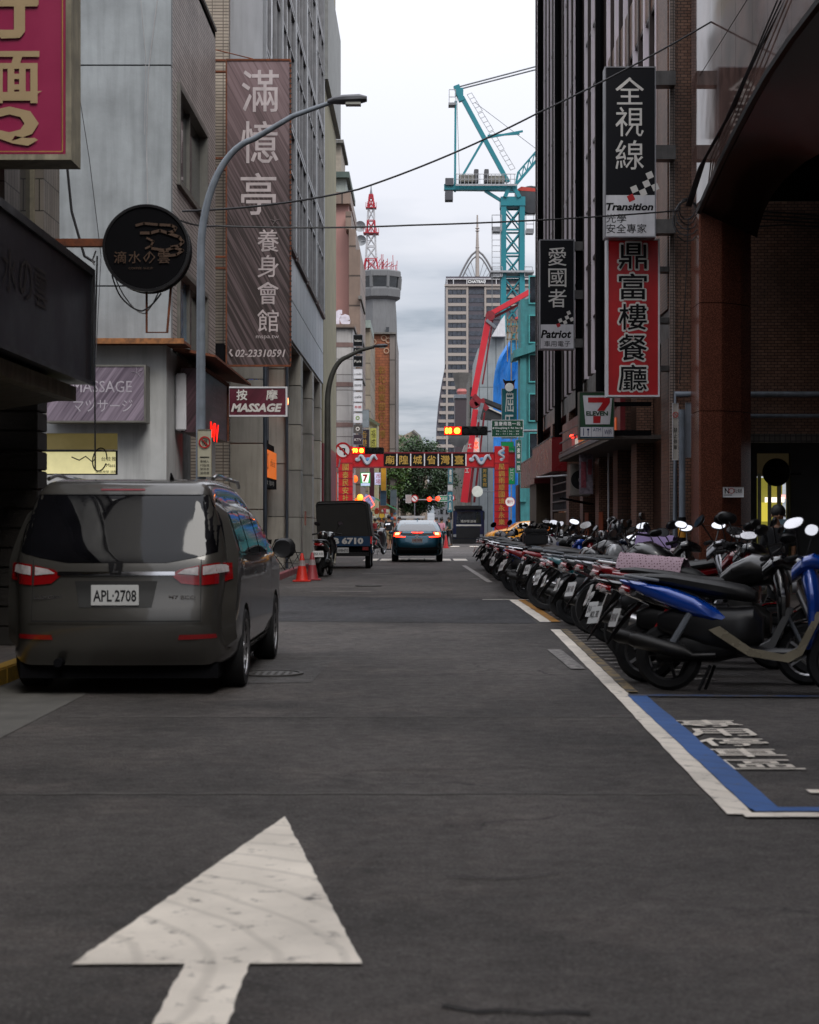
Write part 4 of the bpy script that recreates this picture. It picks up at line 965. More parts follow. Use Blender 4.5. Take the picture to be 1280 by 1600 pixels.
# ------------------------------------------------------------ hanging signs on the right
def diamonds(t, x, y, Y, s, rev=False):
    # tilted checker of little squares, one red
    k = s*Y/2600; mbw = MB(); mbr = MB(); c = P(x,y,Y); ang = radians(24)
    u = Vector((cos(ang),0,sin(ang))); v = Vector((-sin(ang),0,cos(ang)))
    for i in range(5):
        for j in range(2):
            if (i+j) % 2: continue
            q = c+u*(i-2)*k*1.02+v*(j-.5)*k*1.02
            (mbr if i == 0 else mbw).add([q-u*k/2-v*k/2, q+u*k/2-v*k/2, q+u*k/2+v*k/2, q-u*k/2+v*k/2], [(0,1,2,3)])
    q = c+u*2*k+v*1.5*k; mbw.add([q-u*k/2-v*k/2, q+u*k/2-v*k/2, q+u*k/2+v*k/2, q-u*k/2+v*k/2], [(0,1,2,3)])
    mesh('checker', mbw, M['offwhite'], t); mesh('red_square', mbr, M['red'], t)
blk = mat('sign_black','#111216',.4,var=.1,spec=.15); siv = mat('sign_edge_silver','#7d7d80',.35,.6)
def brackets(t, xe, ys, Y, h=26):
    for yy in ys:
        c = P(xe, yy, Y); w = XD-c.x
        mesh('bracket', MB().box(c.x,XD+.02,Y+.02,Y+.3,c.z-h*Y/5200,c.z+h*Y/5200), mat('bracket_tin','#5a5856',.4,.6,var=.4,streak=.7), t)
YT = 28.2
tS, a, b = signboard('optician_sign', 'tall black sign reading 全視線 above a white Transition panel', 'shop sign', 945, 104, 1025, 371, YT, .3, blk, siv, .02)
mesh('white_panel', MB().box(a.x+.02,b.x-.02,YT-.008,YT,a.z+.02,P(0,305,YT).z), M['white'], tS)
lettering(tS, 0, M['offwhite'], lambda m: [m.text(c_, P(984,y_,YT-.005), .48, h_, EX, EZ, .003) for c_, y_, h_ in (('全',142,.46),('視',190,.5),('線',242,.5))])
def f_(m):
    y = YT-.012; m.text('Transition', P(984,323,y), 74*y/2600, 12*y/2600, EX, EZ, .035, .22); m.text('光學', P(963,341,y), .34, .15); m.text('安全專家', P(979,357,y), .68, .16)
lettering(tS, 0, M['inkblack'], f_, 'dark_lettering'); diamonds(tS, 1003, 296, YT-.01, 10.2); brackets(tS, 1025, (121,237,353), YT, 22)
tS, a, b = signboard('restaurant_sign', 'tall red sign with black brush characters 鼎富樓餐廳 outlined in white', 'shop sign', 948, 373, 1031, 620, YT+.6, .3, M['red'], M['white'], .03)
YR = YT+.6
for k, c_ in enumerate('鼎富樓餐廳'):
    y_ = 400+k*47.5
    lettering(tS, 0, M['offwhite'], lambda m: m.text(c_, P(989,y_,YR-.004), 50*YR/2600, 47*YR/2600, EX, EZ, .055), 'white_outline')
    lettering(tS, 0, M['inkblack'], lambda m: m.text(c_, P(989,y_,YR-.010), 44*YR/2600, 41*YR/2600, EX, EZ, .016), 'lettering')
brackets(tS, 1031, (420,500,575), YR, 8)
YK = 44
tS, a, b = signboard('patriot_sign', 'narrow black sign reading 愛國者 above a white Patriot panel', 'shop sign', 843, 374, 898, 546, YK, .3, blk, siv, .03)
mesh('white_panel', MB().box(a.x+.03,b.x-.03,YK-.008,YK,a.z+.03,P(0,507,YK).z), M['white'], tS)
lettering(tS, 0, M['offwhite'], lambda m: [m.text(c_, P(871,y_,YK-.005), .48, .49, EX, EZ, .006) for c_, y_ in (('愛',401),('國',434),('者',466))])
def f_(m):
    y = YK-.012; m.text('Patriot', P(869,522,y), 48*y/2600, 13*y/2600, EX, EZ, .035, .22); m.text('車用電子', P(871,537,y), 41*y/2600, 9*y/2600)
lettering(tS, 0, M['inkblack'], f_, 'dark_lettering'); diamonds(tS, 882, 501, YK-.01, 5.6); brackets(tS, 898, (384,460,536), YK, 14)
Y7 = 31.0
tS, a, b = signboard('convenience_store_sign', 'square green and white hanging sign with a red 7 and the word ELEVEN', 'shop sign', 905, 612, 960, 686, Y7, .3, mat('sevengreen','#0f3f22',.4), M['dkpole'], .015)
y = Y7
q = [P(911,618,y),P(957,618,y),P(953,663,y),P(915,663,y)]; mesh('white_panel', MB().add([p-EY*.004 for p in q], [(3,2,1,0)]), M['white'], tS)
rd = MB(); rd.add([P(x_,y_,y-.008) for x_,y_ in ((919,621),(953,621),(953,629),(919,629))], [(0,1,2,3)]); rd.add([P(x_,y_,y-.008) for x_,y_ in ((942,629),(953,629),(944,642),(933,642))], [(0,1,2,3)]); rd.add([P(x_,y_,y-.008) for x_,y_ in ((927,650),(939,650),(938,661),(927,661))], [(0,1,2,3)])
mesh('red_seven', rd, M['red'], tS); lettering(tS, 0, mat('deep_green_ink','#0f3f22',.4), lambda m: m.text('ELEVEN', P(933,646,y-.009), 34*y/2600, 7*y/2600, EX, EZ, .04))
bl = P(906,684,y); bh = P(959,667,y); mesh('blue_strip', MB().box(bl.x,bh.x,y-.006,y,bl.z,bh.z), mat('strip_blue','#23345e',.4), tS)
for k, c_ in enumerate(('¶¶','ATM','WiFi')):
    c0_ = P(915.5+17.3*k,675,y); mesh('icon', MB().box(c0_.x-.1,c0_.x+.1,y-.010,y-.006,c0_.z-.09,c0_.z+.09), M['white'], tS)
    lettering(tS, 0, mat('icon_ink','#1f2f5c',.4), (lambda m: m.text('ATM', c0_+Vector((0,-.012,.04)), .15, .06)) if k == 1 else (lambda m: m.text('WiFi', c0_+Vector((0,-.012,0)), .14, .09)) if k == 2 else (lambda m: m.box(c0_.x-.05,c0_.x-.035,y-.012,y-.01,c0_.z-.07,c0_.z+.07).box(c0_.x+.035,c0_.x+.05,y-.012,y-.01,c0_.z-.07,c0_.z+.02).disc((c0_.x+.042,y-.012,c0_.z+.045),.022,EY,12)), 'icon_print')
mesh('bracket', MB().box(b.x,XD,Y7+.05,Y7+.12,P(0,631,y).z-.04,P(0,631,y).z+.04), M['matte'], tS); mesh('bracket', MB().box(b.x,XD,Y7+.05,Y7+.12,P(0,676,y).z-.05,P(0,676,y).z+.05), M['matte'], tS)

# canopy of the convenience store
tV = T('shop_canopy', 'worn shop canopy with red fascia along the brown block behind the hanging 7 sign', 'canopy', (3.8,37,3))
mesh('canopy_slab', MB().box(3.62,XD+.3,31.5,43.5,2.98,3.06), mat('canopy_grey','#6b6660',.6,.2,streak=.6), tV)
mesh('canopy_lip', MB().box(3.60,3.66,31.5,43.5,3.062,3.16), M['steel'], tV)
mesh('fascia', MB().box(3.95,4.05,33,46.5,3.2,4.1), mat('fascia_red_dull','#6a2024',.4,var=.4,scale=2), tV)
mesh('truss', MB().beam((3.62,43.4,3.2),(3.62,33,3.2),.03).beam((3.62,43.4,3.45),(3.62,33,3.45),.03).beam((3.62,43.4,3.7),(3.95,33,3.75),.03), M['steel'], tV)
for k in range(11):
    y_ = 33.6+k*.9; mesh('sign_tile', MB().box(3.93,3.945,y_,y_+.8,3.22,3.22+.3+.12*(k%3)), mat('signtile_%d'%(k%4),['#b0502a','#c9c0b4','#8a2a2c','#c9802c'][k%4],.4,emit=.4), tV)
lettering(tV, 0, M['offwhite'], lambda m: m.text('24H OPEN 便利商店', (3.925,36.5,3.9), 5.0, .28, -EY, EZ, .01))
c_ = Vector((3.9,43.0,3.62)); one('red_lamp', MB().ball(c_,(.06,.12,.05),10,6), mat('red_glow','#ff2a18',.4,emit=7,ecol='#ff2a18'), 'small glowing red lamp on the canopy fascia', 'lamp', c_, smooth=True)
for z_, w_ in ((0,1),):
    tX = T('aircon_unit', 'pale air conditioner box on a black bracket under the canopy', 'air conditioner', (3.85,41.5,2.2))
    mesh('casing', MB().box(3.7,4.2,41.2,42.1,2.05,2.85), mat('ac_cream','#857f78',.5,streak=.4), tX, bevel=.02); mesh('fan_grille', MB().ring((3.95,41.2,2.45),.06,.24,.01), M['black'], tX); mesh('bracket', MB().beam((3.5,41.3,2.0),(4.28,41.3,1.85),.04).beam((3.5,42,2.0),(4.28,42,1.85),.04), M['matte'], tX)
tX = T('hanging_poster', 'crinkled coloured poster hanging from the canopy beside the air conditioner', 'poster', (3.7,38.6,2.7))
mesh('sheet', MB().box(3.66,3.98,38.5,38.52,2.05,2.97), mat('poster_print','#7a6f78',.5,var=.6,scale=12), tX); mesh('print', MB().box(3.70,3.82,38.485,38.495,2.2,2.8).box(3.86,3.95,38.485,38.495,2.5,2.85), mat('poster_red','#7d3540',.5,var=.5,scale=20), tX)
one('flag_pole', MB().cyl((2.95,42.6,2.55),(4.1,42.4,2.62),.022,8), M['white'], 'white pole sticking out horizontally above the scooters from the brown block', 'pole', (4.1,42.4,2.6))
# red box fascias further along
for y0, y1, x0, z0, z1, lab in ((49,57.5,3.85,2.9,3.9,'bright red box fascia with a square end jutting from the brown block'),(58,66,3.95,2.75,3.7,'dull red fascia just beyond the bright red box fascia')):
    tX = T('red_fascia', lab, 'shop sign', (x0,y0,z0)); mesh('box', MB().box(x0,XD+.2,y0,y1,z0,z1), mat('fascia_red','#8e1a20',.3,var=.2,scale=1.3) if y0 < 50 else mat('fascia_pinkred','#7c3136',.3,var=.3,scale=1), tX, bevel=.01)
    mesh('frame', MB().box(x0-.01,x0+.03,y0-.01,y1,z1,z1+.04), M['steel'], tX)

# ------------------------------------------------------------ teal building and far right street wall, beyond the junction
tX = T('teal_building', 'teal painted building with framed windows beyond the junction on the sunny side', 'building', (5.75,97,0))
tealm = mat('teal_render','#2f7478',.6,var=.2,streak=.5); YF = 97.5
mesh('wall', MB().box(5.85,16,YF+.2,100.4,.14,14.5), tealm, tX)
a = P(813,0,YF).x
mesh('corner_post', MB().box(a,a+.35,YF,YF+.3,2.6,P(0,560,YF).z), tealm, tX); mesh('cornice', MB().prism([(a-.4,P(0,560,YF).z),(16,P(0,470,YF).z),(16,P(0,458,YF).z),(a-.4,P(0,548,YF).z)], EX, EZ, (0,3,0), (0,YF-.3,0)), tealm, tX)
for k in range(5):
    z0 = 5+k*2.3; x0 = a+.5
    for j in range(3): w = mesh('window', MB().box(x0+j*.9,x0+j*.9+.8,YF+.1,YF+.2,z0,z0+.08).box(x0+j*.9,x0+j*.9+.8,YF+.1,YF+.2,z0+1.6,z0+1.68).box(x0+j*.9,x0+j*.9+.07,YF+.1,YF+.2,z0+.08,z0+1.6), mat('teal_trim','#3f8f90',.5), tX); mesh('pane', MB().box(x0+j*.9+.08,x0+j*.9+.8,YF+.15,YF+.18,z0+.08,z0+1.6), M['skyglass'], w)
for k in range(6):
    x_ = 5.75+k*.0; y_ = 98.5+k*2.2
    pass
mesh('shopfront', MB().box(5.70,5.84,98,100.3,.14,3.6), mat('shopfront_mixed','#4a2a2a',.5,var=.7,scale=.9), tX)
# row of narrow houses receding on both sides past the gate
def row_house(name, lab, x, y0, y1, h, col, side, win='#1a1c20', floors=3, z1=3.4):
    t = T(name, lab, 'building', (x,y0,0)); m = mat('render_'+col[1:], col, .75, var=.2, scale=.6, streak=.5)
    xo = x+side*9; mesh('wall', MB().box(x,xo,y0,y1,z1,h), m, t); mesh('shopfront', MB().box(x+side*.4,xo,y0,y1,.14,z1-.01), mat('shopfront_%s'%col[1:],'#3a2c28',.5,var=.8,scale=.5), t)
    for f in range(floors):
        z0 = z1+.8+f*(h-z1)/floors; hh = (h-z1)/floors*.5; n = max(1, int((y1-y0)/3))
        for k in range(n):
            ya = y0+(y1-y0)*(k+.2)/n; yb = y0+(y1-y0)*(k+.8)/n
            mesh('window', MB().box(x-side*.04,x+side*.05,ya,yb,z0,z0+hh), M['glass'], t)
        x_a = x+side*.8; mesh('window', MB().box(min(x_a,x_a+side*1.6),max(x_a,x_a+side*1.6),y0-.04,y0+.02,z0,z0+hh), M['glass'], t)
    mesh('parapet', MB().box(x-side*.08,xo,y0-.06,y1,h,h+.25), M['clay'], t)
#row_house('row_house','grey three storey street house behind the green signs on the construction side', 6.6, 113, 135, 12, '#84827c', 1)
#row_house('row_house','pale street house next to the blue tarpaulin scaffold', 6.4, 136, 170, 17, '#8f8f8b', 1, floors=5)
row_house('row_house','brown street house under the tree on the control tower side', -6.4, 128, 150, 9, '#6e5a4a', -1, floors=2)
# ------------------------------------------------------------ red street gate
YG = 99
tg = T('street_gate', 'red temple street gate with gold characters on black tiles and dragon panels', 'gate', (P(659,0,YG).x,YG,.0))
gred = mat('gate_red','#a3121a',.4,var=.12)
def bx(m, x0, y0, x1, y1, Y, d): a = P(x0,y1,Y); b = P(x1,y0,Y); return m.box(a.x,b.x,Y,Y+d,a.z,b.z)
mesh('beam', bx(MB(),515,708,805,729,YG,.5), gred, tg); mesh('beam_trim', bx(bx(MB(),515,706.4,805,708,YG-.05,.6),515,729,805,731,YG-.05,.6), M['dkred'], tg)
gold2 = mat('gold_leaf','#b08d43',.4,.3); silv = mat('dragon_silver','#9aa0aa',.5); bls = mat('dragon_blue','#4e7fa8',.5)
for k, c_ in enumerate('廟隍城省灣臺'):
    x = 609.5+k*21.6; tl = mesh('black_tile', bx(MB(),x-9.6,709,x+9.6,728,YG-.06,.055), M['inkblack'], tg)
    mesh('character', MB().text(c_, P(x,718.5,YG-.066), 14*YG/2600, 14*YG/2600, EX, EZ, .02), gold2, tl); mesh('tile_divider', bx(MB(),x+9.9,709,x+11.5,728,YG-.07,.06), M['white'], tg)
def dragon(x, y, w, h, vert=False):
    m1 = MB(); m2 = MB(); c = P(x,y,YG-.075); kx = w*YG/2600; kz = h*YG/2600; pts = []
    for i in range(30):
        t = i/29; a_ = t*2*pi*1.5
        p = Vector((kx*(t-.5), 0, kz*.38*sin(a_))) if not vert else Vector((kx*.38*sin(a_), 0, kz*(t-.5)))
        pts.append(c+p)
    m1.tube(pts, [.05+.06*sin(pi*i/29) for i in range(30)], 6)
    for i in range(2, 30, 4):
        d_ = Vector((.0,0,.13)) if not vert else Vector((.13,0,0)); m1.tube([pts[i], pts[i]+d_*(1 if i % 8 < 4 else -1)+Vector((.06,0,.03))], [.035,.012], 5)
    m1.ball(pts[0], (.16,.04,.13), 10, 6); m2.ball(c+Vector((.05,-.03,.02)), (.14,.04,.12), 10, 6)
    mesh('dragon', m1, silv, tg); mesh('dragon_cloud', m2, bls, tg)
dragon(574,718,30,16); dragon(752,718,30,16)
for x0, x1, txt, yb in ((529,551,'國泰民安社會和諧',811),(773,795,'風調雨順國境永永樂',811)):
    mesh('pillar', bx(MB(),x0,697,x1,862,YG-.1,.7), gred, tg)
    n = len(txt); y0 = 724; st = 12.1 if n == 8 else 10.8
    mesh('gold_characters', MB().vtext(txt, P((x0+x1)/2,y0+st*n/2,YG-.11), 9.5*YG/2600, st*n*YG/2600, EX, EZ, .02), gold2, tg)
    for k in range(n+1): mesh('panel_joint', bx(MB(),x0,y0-1+st*k,x1,y0-.2+st*k,YG-.12,.02), M['dkred'], tg)
dragon(784,708,9,20,True); dragon(540,703,9,12,True)

# ------------------------------------------------------------ traffic signals
amber = mat('amber_signal','#ff9a30',.4,emit=7,ecol='#ff8420'); redlit = mat('red_signal','#ff2a10',.4,emit=5,ecol='#ff2408'); off_ = mat('signal_off','#07120d',.2)
def signal(x0, x1, yc, Y, lab, arm_to, digits='88', mod=5, fade=False):
    a = P(x0,yc,Y); b = P(x1,yc,Y); s = (b.x-a.x)/mod; t = T('traffic_signal', lab, 'traffic light', P((x0+x1)/2,yc,Y))
    mesh('housing', MB().box(a.x,b.x,Y,Y+.25,a.z-s*.52,a.z+s*.52), mat('signal_housing','#0c1512',.5), t, bevel=.03)
    mesh('arm', MB().tube([P(arm_to[0],arm_to[1],Y+.3), Vector((a.x,Y+.3,a.z))] if not fade else [P(arm_to[0],arm_to[1],Y+.3), Vector((b.x,Y+.3,b.z))], .06, 8), M['steel'], t)
    # red countdown digits, then the red roundel; other lenses are dark
    mesh('red_backing', MB().box(a.x+.01,a.x+2*s,Y-.015,Y-.005,a.z-s*.46,a.z+s*.46), mat('signal_red_glow','#c01008',.4,emit=.9,ecol='#ff1c08'), t)
    mesh('countdown', MB().text(digits, (a.x+s*.5,Y-.03,a.z), s*.8, s*.72, EX, EZ, .05), amber, t)
    mesh('red_lens', MB().ball((a.x+s*1.5,Y-.02,a.z), (s*.36,.03,s*.36), 16, 8), amber, t, True)
    for k in range(2, mod):
        c = Vector((a.x+s*(k+.5),Y,a.z)); mesh('lens', MB().disc(c-EY*.01, s*.36, -EY, 16), off_, t)
        mesh('visor', MB().lathe([(s*.40,0),(s*.42,-.2),(s*.44,-.2),(s*.42,0)], c, 'y', 16), M['black'], t)
    return t
signal(694, 762, 673, 78, 'five lamp traffic signal showing a red light and countdown by the green street name sign', (900,673), fade=True)
signal(550, 600, 704, 80, 'five lamp traffic signal lit red beside the round no left turn sign', (500,702), '90')
# convex mirror disc behind the near signal
c = P(717,682,78.6); tm = T('signal_backplate', 'round grey disc sign mounted behind the countdown signal', 'road sign', c); mesh('disc', MB().lathe([(0,0),(.5,0),(.5,.03),(0,.03)], c, 'y', 32), mat('disc_grey','#8f9193',.5), tm); mesh('bracket', MB().cyl(c+Vector((0,.03,.2)), c+Vector((0,.03,-.3)), .03, 8), M['steel'], tm)
c = P(728,668,78.6)
tS, a, b = signboard('street_name_sign', 'green street name board reading 重慶南路一段 and Chongqing S. Rd. Sec. 1', 'street sign', 768, 656, 818, 683, 78, .06, M['green'], M['white'], .025)
def f_(m):
    y = 77.96; m.htext('重慶南路一段', P(793,662,y), 42*y/2600, 6.5*y/2600, EX, EZ, .02); m.text('ChongQing S. Rd. Sec.1', P(793,669,y), 40*y/2600, 3.6*y/2600, EX, EZ, .015); m.text('70 - 58 | 56 - 38', P(793,674,y), 36*y/2600, 2.8*y/2600); m.text('81 - 77 | 75 - 39', P(793,678.5,y), 36*y/2600, 2.8*y/2600)
    m.add([P(769.5,669,y),P(771.5,667,y),P(771.5,671,y)], [(0,1,2)]); m.add([P(816.5,669,y),P(814.5,667,y),P(814.5,671,y)], [(0,1,2)])
lettering(tS, 0, M['pure'], f_)
# no left turn sign
c = P(536,704,79); tq = T('no_left_turn_sign', 'round no left turn sign with red rim hanging beside the covered truck lamp post', 'road sign', c)
rr = 13*79/2600; mesh('white_disc', MB().cyl(c, c+EY*.03, rr, 28), M['pure'], tq); ringsign(tq, c-EY*.002, rr, rr*.22, M['red'])
mesh('arrow', MB().add([c+Vector((x*rr,-.006,z*rr)) for x, z in ((.1,-.55),(.28,-.55),(.28,.3),(-.2,.3),(-.2,.45),(-.5,.2),(-.2,-.02),(-.2,.14),(.1,.14))], [tuple(range(9))]), M['inkblack'], tq); mesh('bracket', MB().cyl(c+Vector((0,.06,rr)), c+Vector((-.2,.06,-rr*2)), .03, 8), M['steel'], tq)
def small_round(x, y, Y, r, lab, arrow=True, cat='road sign', name='round_sign'):
    c = P(x,y,Y); rr = r*Y/2600; t = T(name, lab, cat, c); mesh('white_disc', MB().cyl(c, c+EY*.04, rr, 20), M['pure'], t); ringsign(t, c-EY*.003, rr, rr*.25, M['red'])
    mesh('post', MB().cyl(c+Vector((0,.1,0)), (c.x,c.y+.1,.14), .05, 6), M['steel'], t); return t
small_round(648,779,150,6,'small far no turn sign beside the twin red signal lamps under the tree'); small_round(705,778,150,6,'small far no turn sign beside the little green street sign')
c = P(797,784,97.5); t = T('round_notice_sign','round white notice sign with red lettering against the gate pillar','sign',c); mesh('white_disc', MB().cyl(c,c+EY*.03,.3,24), M['pure'], t); mesh('red_ring', MB().ring(c,.27,.3,.01), M['red'], t); lettering(t,0,M['red'],lambda m: m.text('慢行',c-EY*.01,.36,.2)); mesh('post', MB().cyl(c+EY*.05,(c.x,c.y+.05,.14),.03,6), M['steel'], t)
for k, (x,y) in enumerate(((671,780),(684,779))):
    c = P(x,y,150); one('signal_lamp', MB().lathe([(0,-.1),(.17,-.06),(.2,0),(.18,.3),(0,.3)], c, 'y', 16), mat('red_far','#ff2010',.4,emit=6,ecol='#ff2812'), ['glowing red far signal lamp right next to the small round sign','glowing red far signal lamp, the one of the pair nearer the small green street sign'][k], 'traffic light', c, 'twin red lamps of the far signal', True)
one('signal_gantry', MB().cyl(P(630,781,150.4),P(700,781,150.4),.06,8), M['steel'], 'thin grey arm carrying the far red signal lamps before the tree', 'signal arm', P(660,781,150.4))
tS, a, b = signboard('small_green_sign', 'little green street name sign in front of the far white building', 'street sign', 684, 774, 702, 784, 150, .06, mat('far_green','#1f7a52',.5), M['white'], .04); lettering(tS,0,M['pure'],lambda m: m.text('武昌街', P(693,779,149.98), .8, .3))
tS, a, b = signboard('far_white_plate', 'small pinkish white plate next to the far no turn sign', 'sign', 634, 773, 643, 786, 150, .06, mat('far_plate','#a89a9a',.5), M['white'], .03)

# ------------------------------------------------------------ left side beyond the junction
def fbox(m, x0, y0, x1, y1, Y, d):
    a = P(x0,y1,Y); b = P(x1,y0,Y); return m.box(a.x,b.x,Y,Y+d,max(a.z,-.01),b.z)
def gz(y, Y): return max(.14, P(0,y,Y).z)
tX = T('pink_tower_block', 'pink and beige stepped office block behind the white striped building', 'building', (P(540,0,108).x,108,0))
pink = mat('pink_tile','#a67c74',.6,var=.08,scale=1); bge = tilemat('beige_granite','#857266','#78665b','#463a33',3.2,1.9,.06,.5,0,.3,.3)
mesh('pink_wall', fbox(MB(),480,318,545,830,108,14), pink, tX); mesh('granite_wall', fbox(MB(),545.2,390,563,830,106,10), bge, tX)
mesh('granite_step', fbox(fbox(MB(),545.2,358,556,390,106.1,8),540,330,549,358,106.2,6), bge, tX)
mesh('roof_cap', fbox(MB(),480,300,548,318,107.5,10), bge, tX); mesh('roof_room', fbox(MB(),480,277,541,300,109,8), mat('roof_room_cream','#8f9791',.6), tX); mesh('green_cap', fbox(MB(),480,268,546,277,108.5,10), mat('roof_green','#41504a',.6), tX); mesh('roof_tank', fbox(MB(),480,222,533,268,110,6), mat('tank_cream','#93897c',.7), tX); mesh('tank_cap', fbox(MB(),480,218,537,223,109.5,7), M['clay'], tX)
for k in range(4): mesh('ledge', fbox(MB(),560,462+k*60,565,467+k*60,105.5,8), M['clay'], tX)
tX = T('striped_white_building', 'white tiled building with brown bands and a big white fe sign on its roof', 'building', (P(535,0,102).x,102,0))
wt = tilemat('white_square_tiles','#a9a6a3','#9c9997','#6e6a68',1.1,.95,.03,.5,0,.3,.25)
a = P(500,0,102).x; b = P(552,0,102).x
mesh('wall', MB().box(a,b-.35,102,118,.14,gz(513,102)), wt, tX); mesh('round_corner', MB().lathe([(.001,.14),(.36,.14),(.36,gz(513,102)),(.001,gz(513,102))], (b-.36,102.37,0), 'z', 20), wt, tX, True)
for yy in (538,600,663,735): mesh('brown_band', MB().box(a,b-.3,101.97,102.02,gz(yy+4,102),gz(yy-3,102)).lathe([(.385,gz(yy+4,102)),(.385,gz(yy-3,102))], (b-.36,102.37,0), 'z', 20), mat('band_brown','#6b5550',.6), tX)
mesh('cap', MB().box(a,b+.1,101.8,118,gz(513,102),gz(507,102)), bge, tX); mesh('round_corner_wall', MB().box(b-.36,b,102.4,118,.14,gz(513,102)), wt, tX)
mesh('roof_letters', MB().text('fe', P(535,496,102), 26*102/2600, 24*102/2600, EX, EZ, .06).text('fe', P(535,496,102.08), 26*102/2600, 24*102/2600, EX, EZ, .06), mat('fe_letters','#cfc8d2',.5), tX)
# stack of small signs hanging on it
rows = [(523,541,'black','Renaissance'),(543,553,'black','Apivo'),(556,573,'black','Park'),(576,592,'w','u-studio'),(594,610,'w','咖啡'),(612,628,'w','cafe'),(629,643,'w','茶藝'),(645,661,'w','●'),(663,677,'g','▲'),(679,695,'p','KTV')]
for i, (y0, y1, c_, tx) in enumerate(rows):
    fm = {'black':M['inkblack'],'w':M['white'],'g':mat('sign_greybrown','#4a4540',.5),'p':mat('sign_plum','#2a1c28',.5)}[c_]
    tS, a_, b_ = signboard('stacked_sign', f'small {dict(black="black",w="white",g="grey brown",p="dark plum")[c_]} plate reading {tx}, {["topmost","second","third","fourth","fifth","sixth","seventh","eighth","ninth","tenth"][i]} down the stacked signs' if tx not in '●▲' else f'small {dict(w="white",g="grey brown")[c_]} plate with a round mark, {["","","","","","","","eighth","ninth"][i]} down the stacked signs', 'shop sign', 552, y0, 567, y1, 100.5, .15, fm, M['steel'], .02, 'small signs stacked on the white striped building')
    lettering(tS, 0, mat('leafgreen','#6f8f3a',.5) if tx == '●' else M['offwhite'] if c_ in ('black','p','g') else M['inkblack'] if tx != '茶藝' else M['red'], (lambda m: m.ring(P(559,(y0+y1)/2,100.48),.07,.12,.004)) if tx in '●▲' else (lambda m: m.text(tx, P(559.5,(y0+y1)/2,100.48), 11*100/2600, None if False else 4*100/2600)))
for x0,y0,x1,y1,c_,txt,lab,lit in ((563,738,579,760,'#cfd2cc','7','lit white and green sign with a red 7 hanging past the gate pillar',1),(577,729,585,779,'#4a1626','','tall plain maroon sign next to the lit green and white sign',0),(585,738,597,758,'#b9b8d4','市場','pale lilac lit sign with red characters behind the maroon sign',1),(595,730,604,767,'#b98b22','','yellow vertical banner hanging under the gate beam',0),(578,668,589,702,'#a3a24a','福成','yellow green vertical sign with dark characters below the little gabled wall',0),(560,671,577,700,'#241a24','香港','dark plum sign with brown characters beside the stacked signs',0),(565,640,577,668,'#7b8489','','plain grey blue metal panel beside the stacked signs',0),(594,765,604,790,'#2b4a5e','','dark blue sign below the yellow vertical banner',0),(515,737,527,790,'#b03a20','大腸麵線','orange red lit vertical sign behind the lamp post',1),(610,765,620,790,'#5a6a70','','grey pole sign standing before the dark tree',0)):
    Yq = 101.2 if x0 > 520 else 100.6
    if txt == '7':
        tS, a_, b_ = signboard('far_convenience_sign', lab, 'shop sign', x0,y0,x1,y1, Yq, .2, mat('far_green_lit','#2f8a4a',.5,emit=.5,ecol='#2f9a4a'), M['steel'], .02)
        mesh('white_panel', MB().add([P(x_,y_,Yq-.01) for x_,y_ in ((564.5,739.5),(577.5,739.5),(575.5,754),(566.5,754))], [(0,1,2,3)]), mat('lit_white','#e6ebe6',.5,emit=.6,ecol='#e6ebe6'), tS)
        mesh('red_seven', MB().text('7', P(571,747,Yq-.02), .3, .45, EX, EZ, .05), M['red'], tS); mesh('pale_strip', fbox(MB(),564,755,578,759,Yq-.01,.01), mat('lit_pale','#b8c6e6',.5,emit=.5), tS); continue
    tS, a_, b_ = signboard('vertical_sign' if y1-y0 > 20 else 'hanging_sign', lab, 'shop sign', x0,y0,x1,y1, Yq+random.uniform(0,.5), .15, mat('sg_'+c_[1:], c_, .5, emit=.45 if lit else 0), M['steel'], .02)
    if txt: lettering(tS, 0, M['red'] if txt == '市場' else M['gold'] if txt == '香港' else M['inkblack'] if txt == '福成' else mat('warm_white','#ffe0a0',.5,emit=.8), lambda m: m.vtext(txt, P((x0+x1)/2,(y0+y1)/2,Yq-.05), (x1-x0)*.6*Yq/2600, (y1-y0)*.85*Yq/2600))
tX = T('gabled_wall_house', 'tiny cream house wall with a sloping roof edge beside the orange tower', 'building', (P(583,0,125).x,125,0)); mesh('wall', MB().prism([(P(576,0,125).x,0),(P(590,0,125).x,0),(P(590,0,125).x,gz(663,125)),(P(576,0,125).x,gz(655,125))], EX, EZ, (0,4,0), (0,125,0)), mat('cream_house','#9a9676',.7), tX); mesh('roof_edge', MB().beam(P(574,653,124.8),P(593,664,124.8),.2), mat('roof_edge_green','#56604c',.7), tX)
tX = T('beige_striped_building', 'slim beige tiled building between the stacked signs and the orange tower', 'building', (P(572,0,135).x,135,0)); mesh('wall', fbox(MB(),560,512,579,830,135,14), tilemat('beige_big_tiles','#8e8474','#827868','#5a5248',1.6,1.3,.05,.6,0,.3,.3), tX); mesh('top_room', fbox(MB(),563,500,579,512,134.5,10), mat('room_greenish','#7f8a84',.6), tX)
tX = T('orange_tiled_tower', 'orange brown tiled building with gold vertical characters', 'building', (P(598,0,150).x,150,0))
mesh('tiled_face', fbox(MB(),579,521,609,830,150,18), tilemat('orange_tiles','#9a5a38','#8a4e30','#6a3a24',.5,.25,.02,.5,.5,.3,.25), tX); mesh('side_face', fbox(MB(),609.1,522,619,830,149.8,18), tilemat('grey_brown_panels','#7d7570','#746c67','#4e4844',2.5,4,.06,.5,0,.3,.25), tX); mesh('left_edge', fbox(MB(),577,520,579,830,149.8,18), M['clay'], tX); mesh('roof_edge', fbox(MB(),576,519,619,521.5,149.5,18), M['clay'], tX)
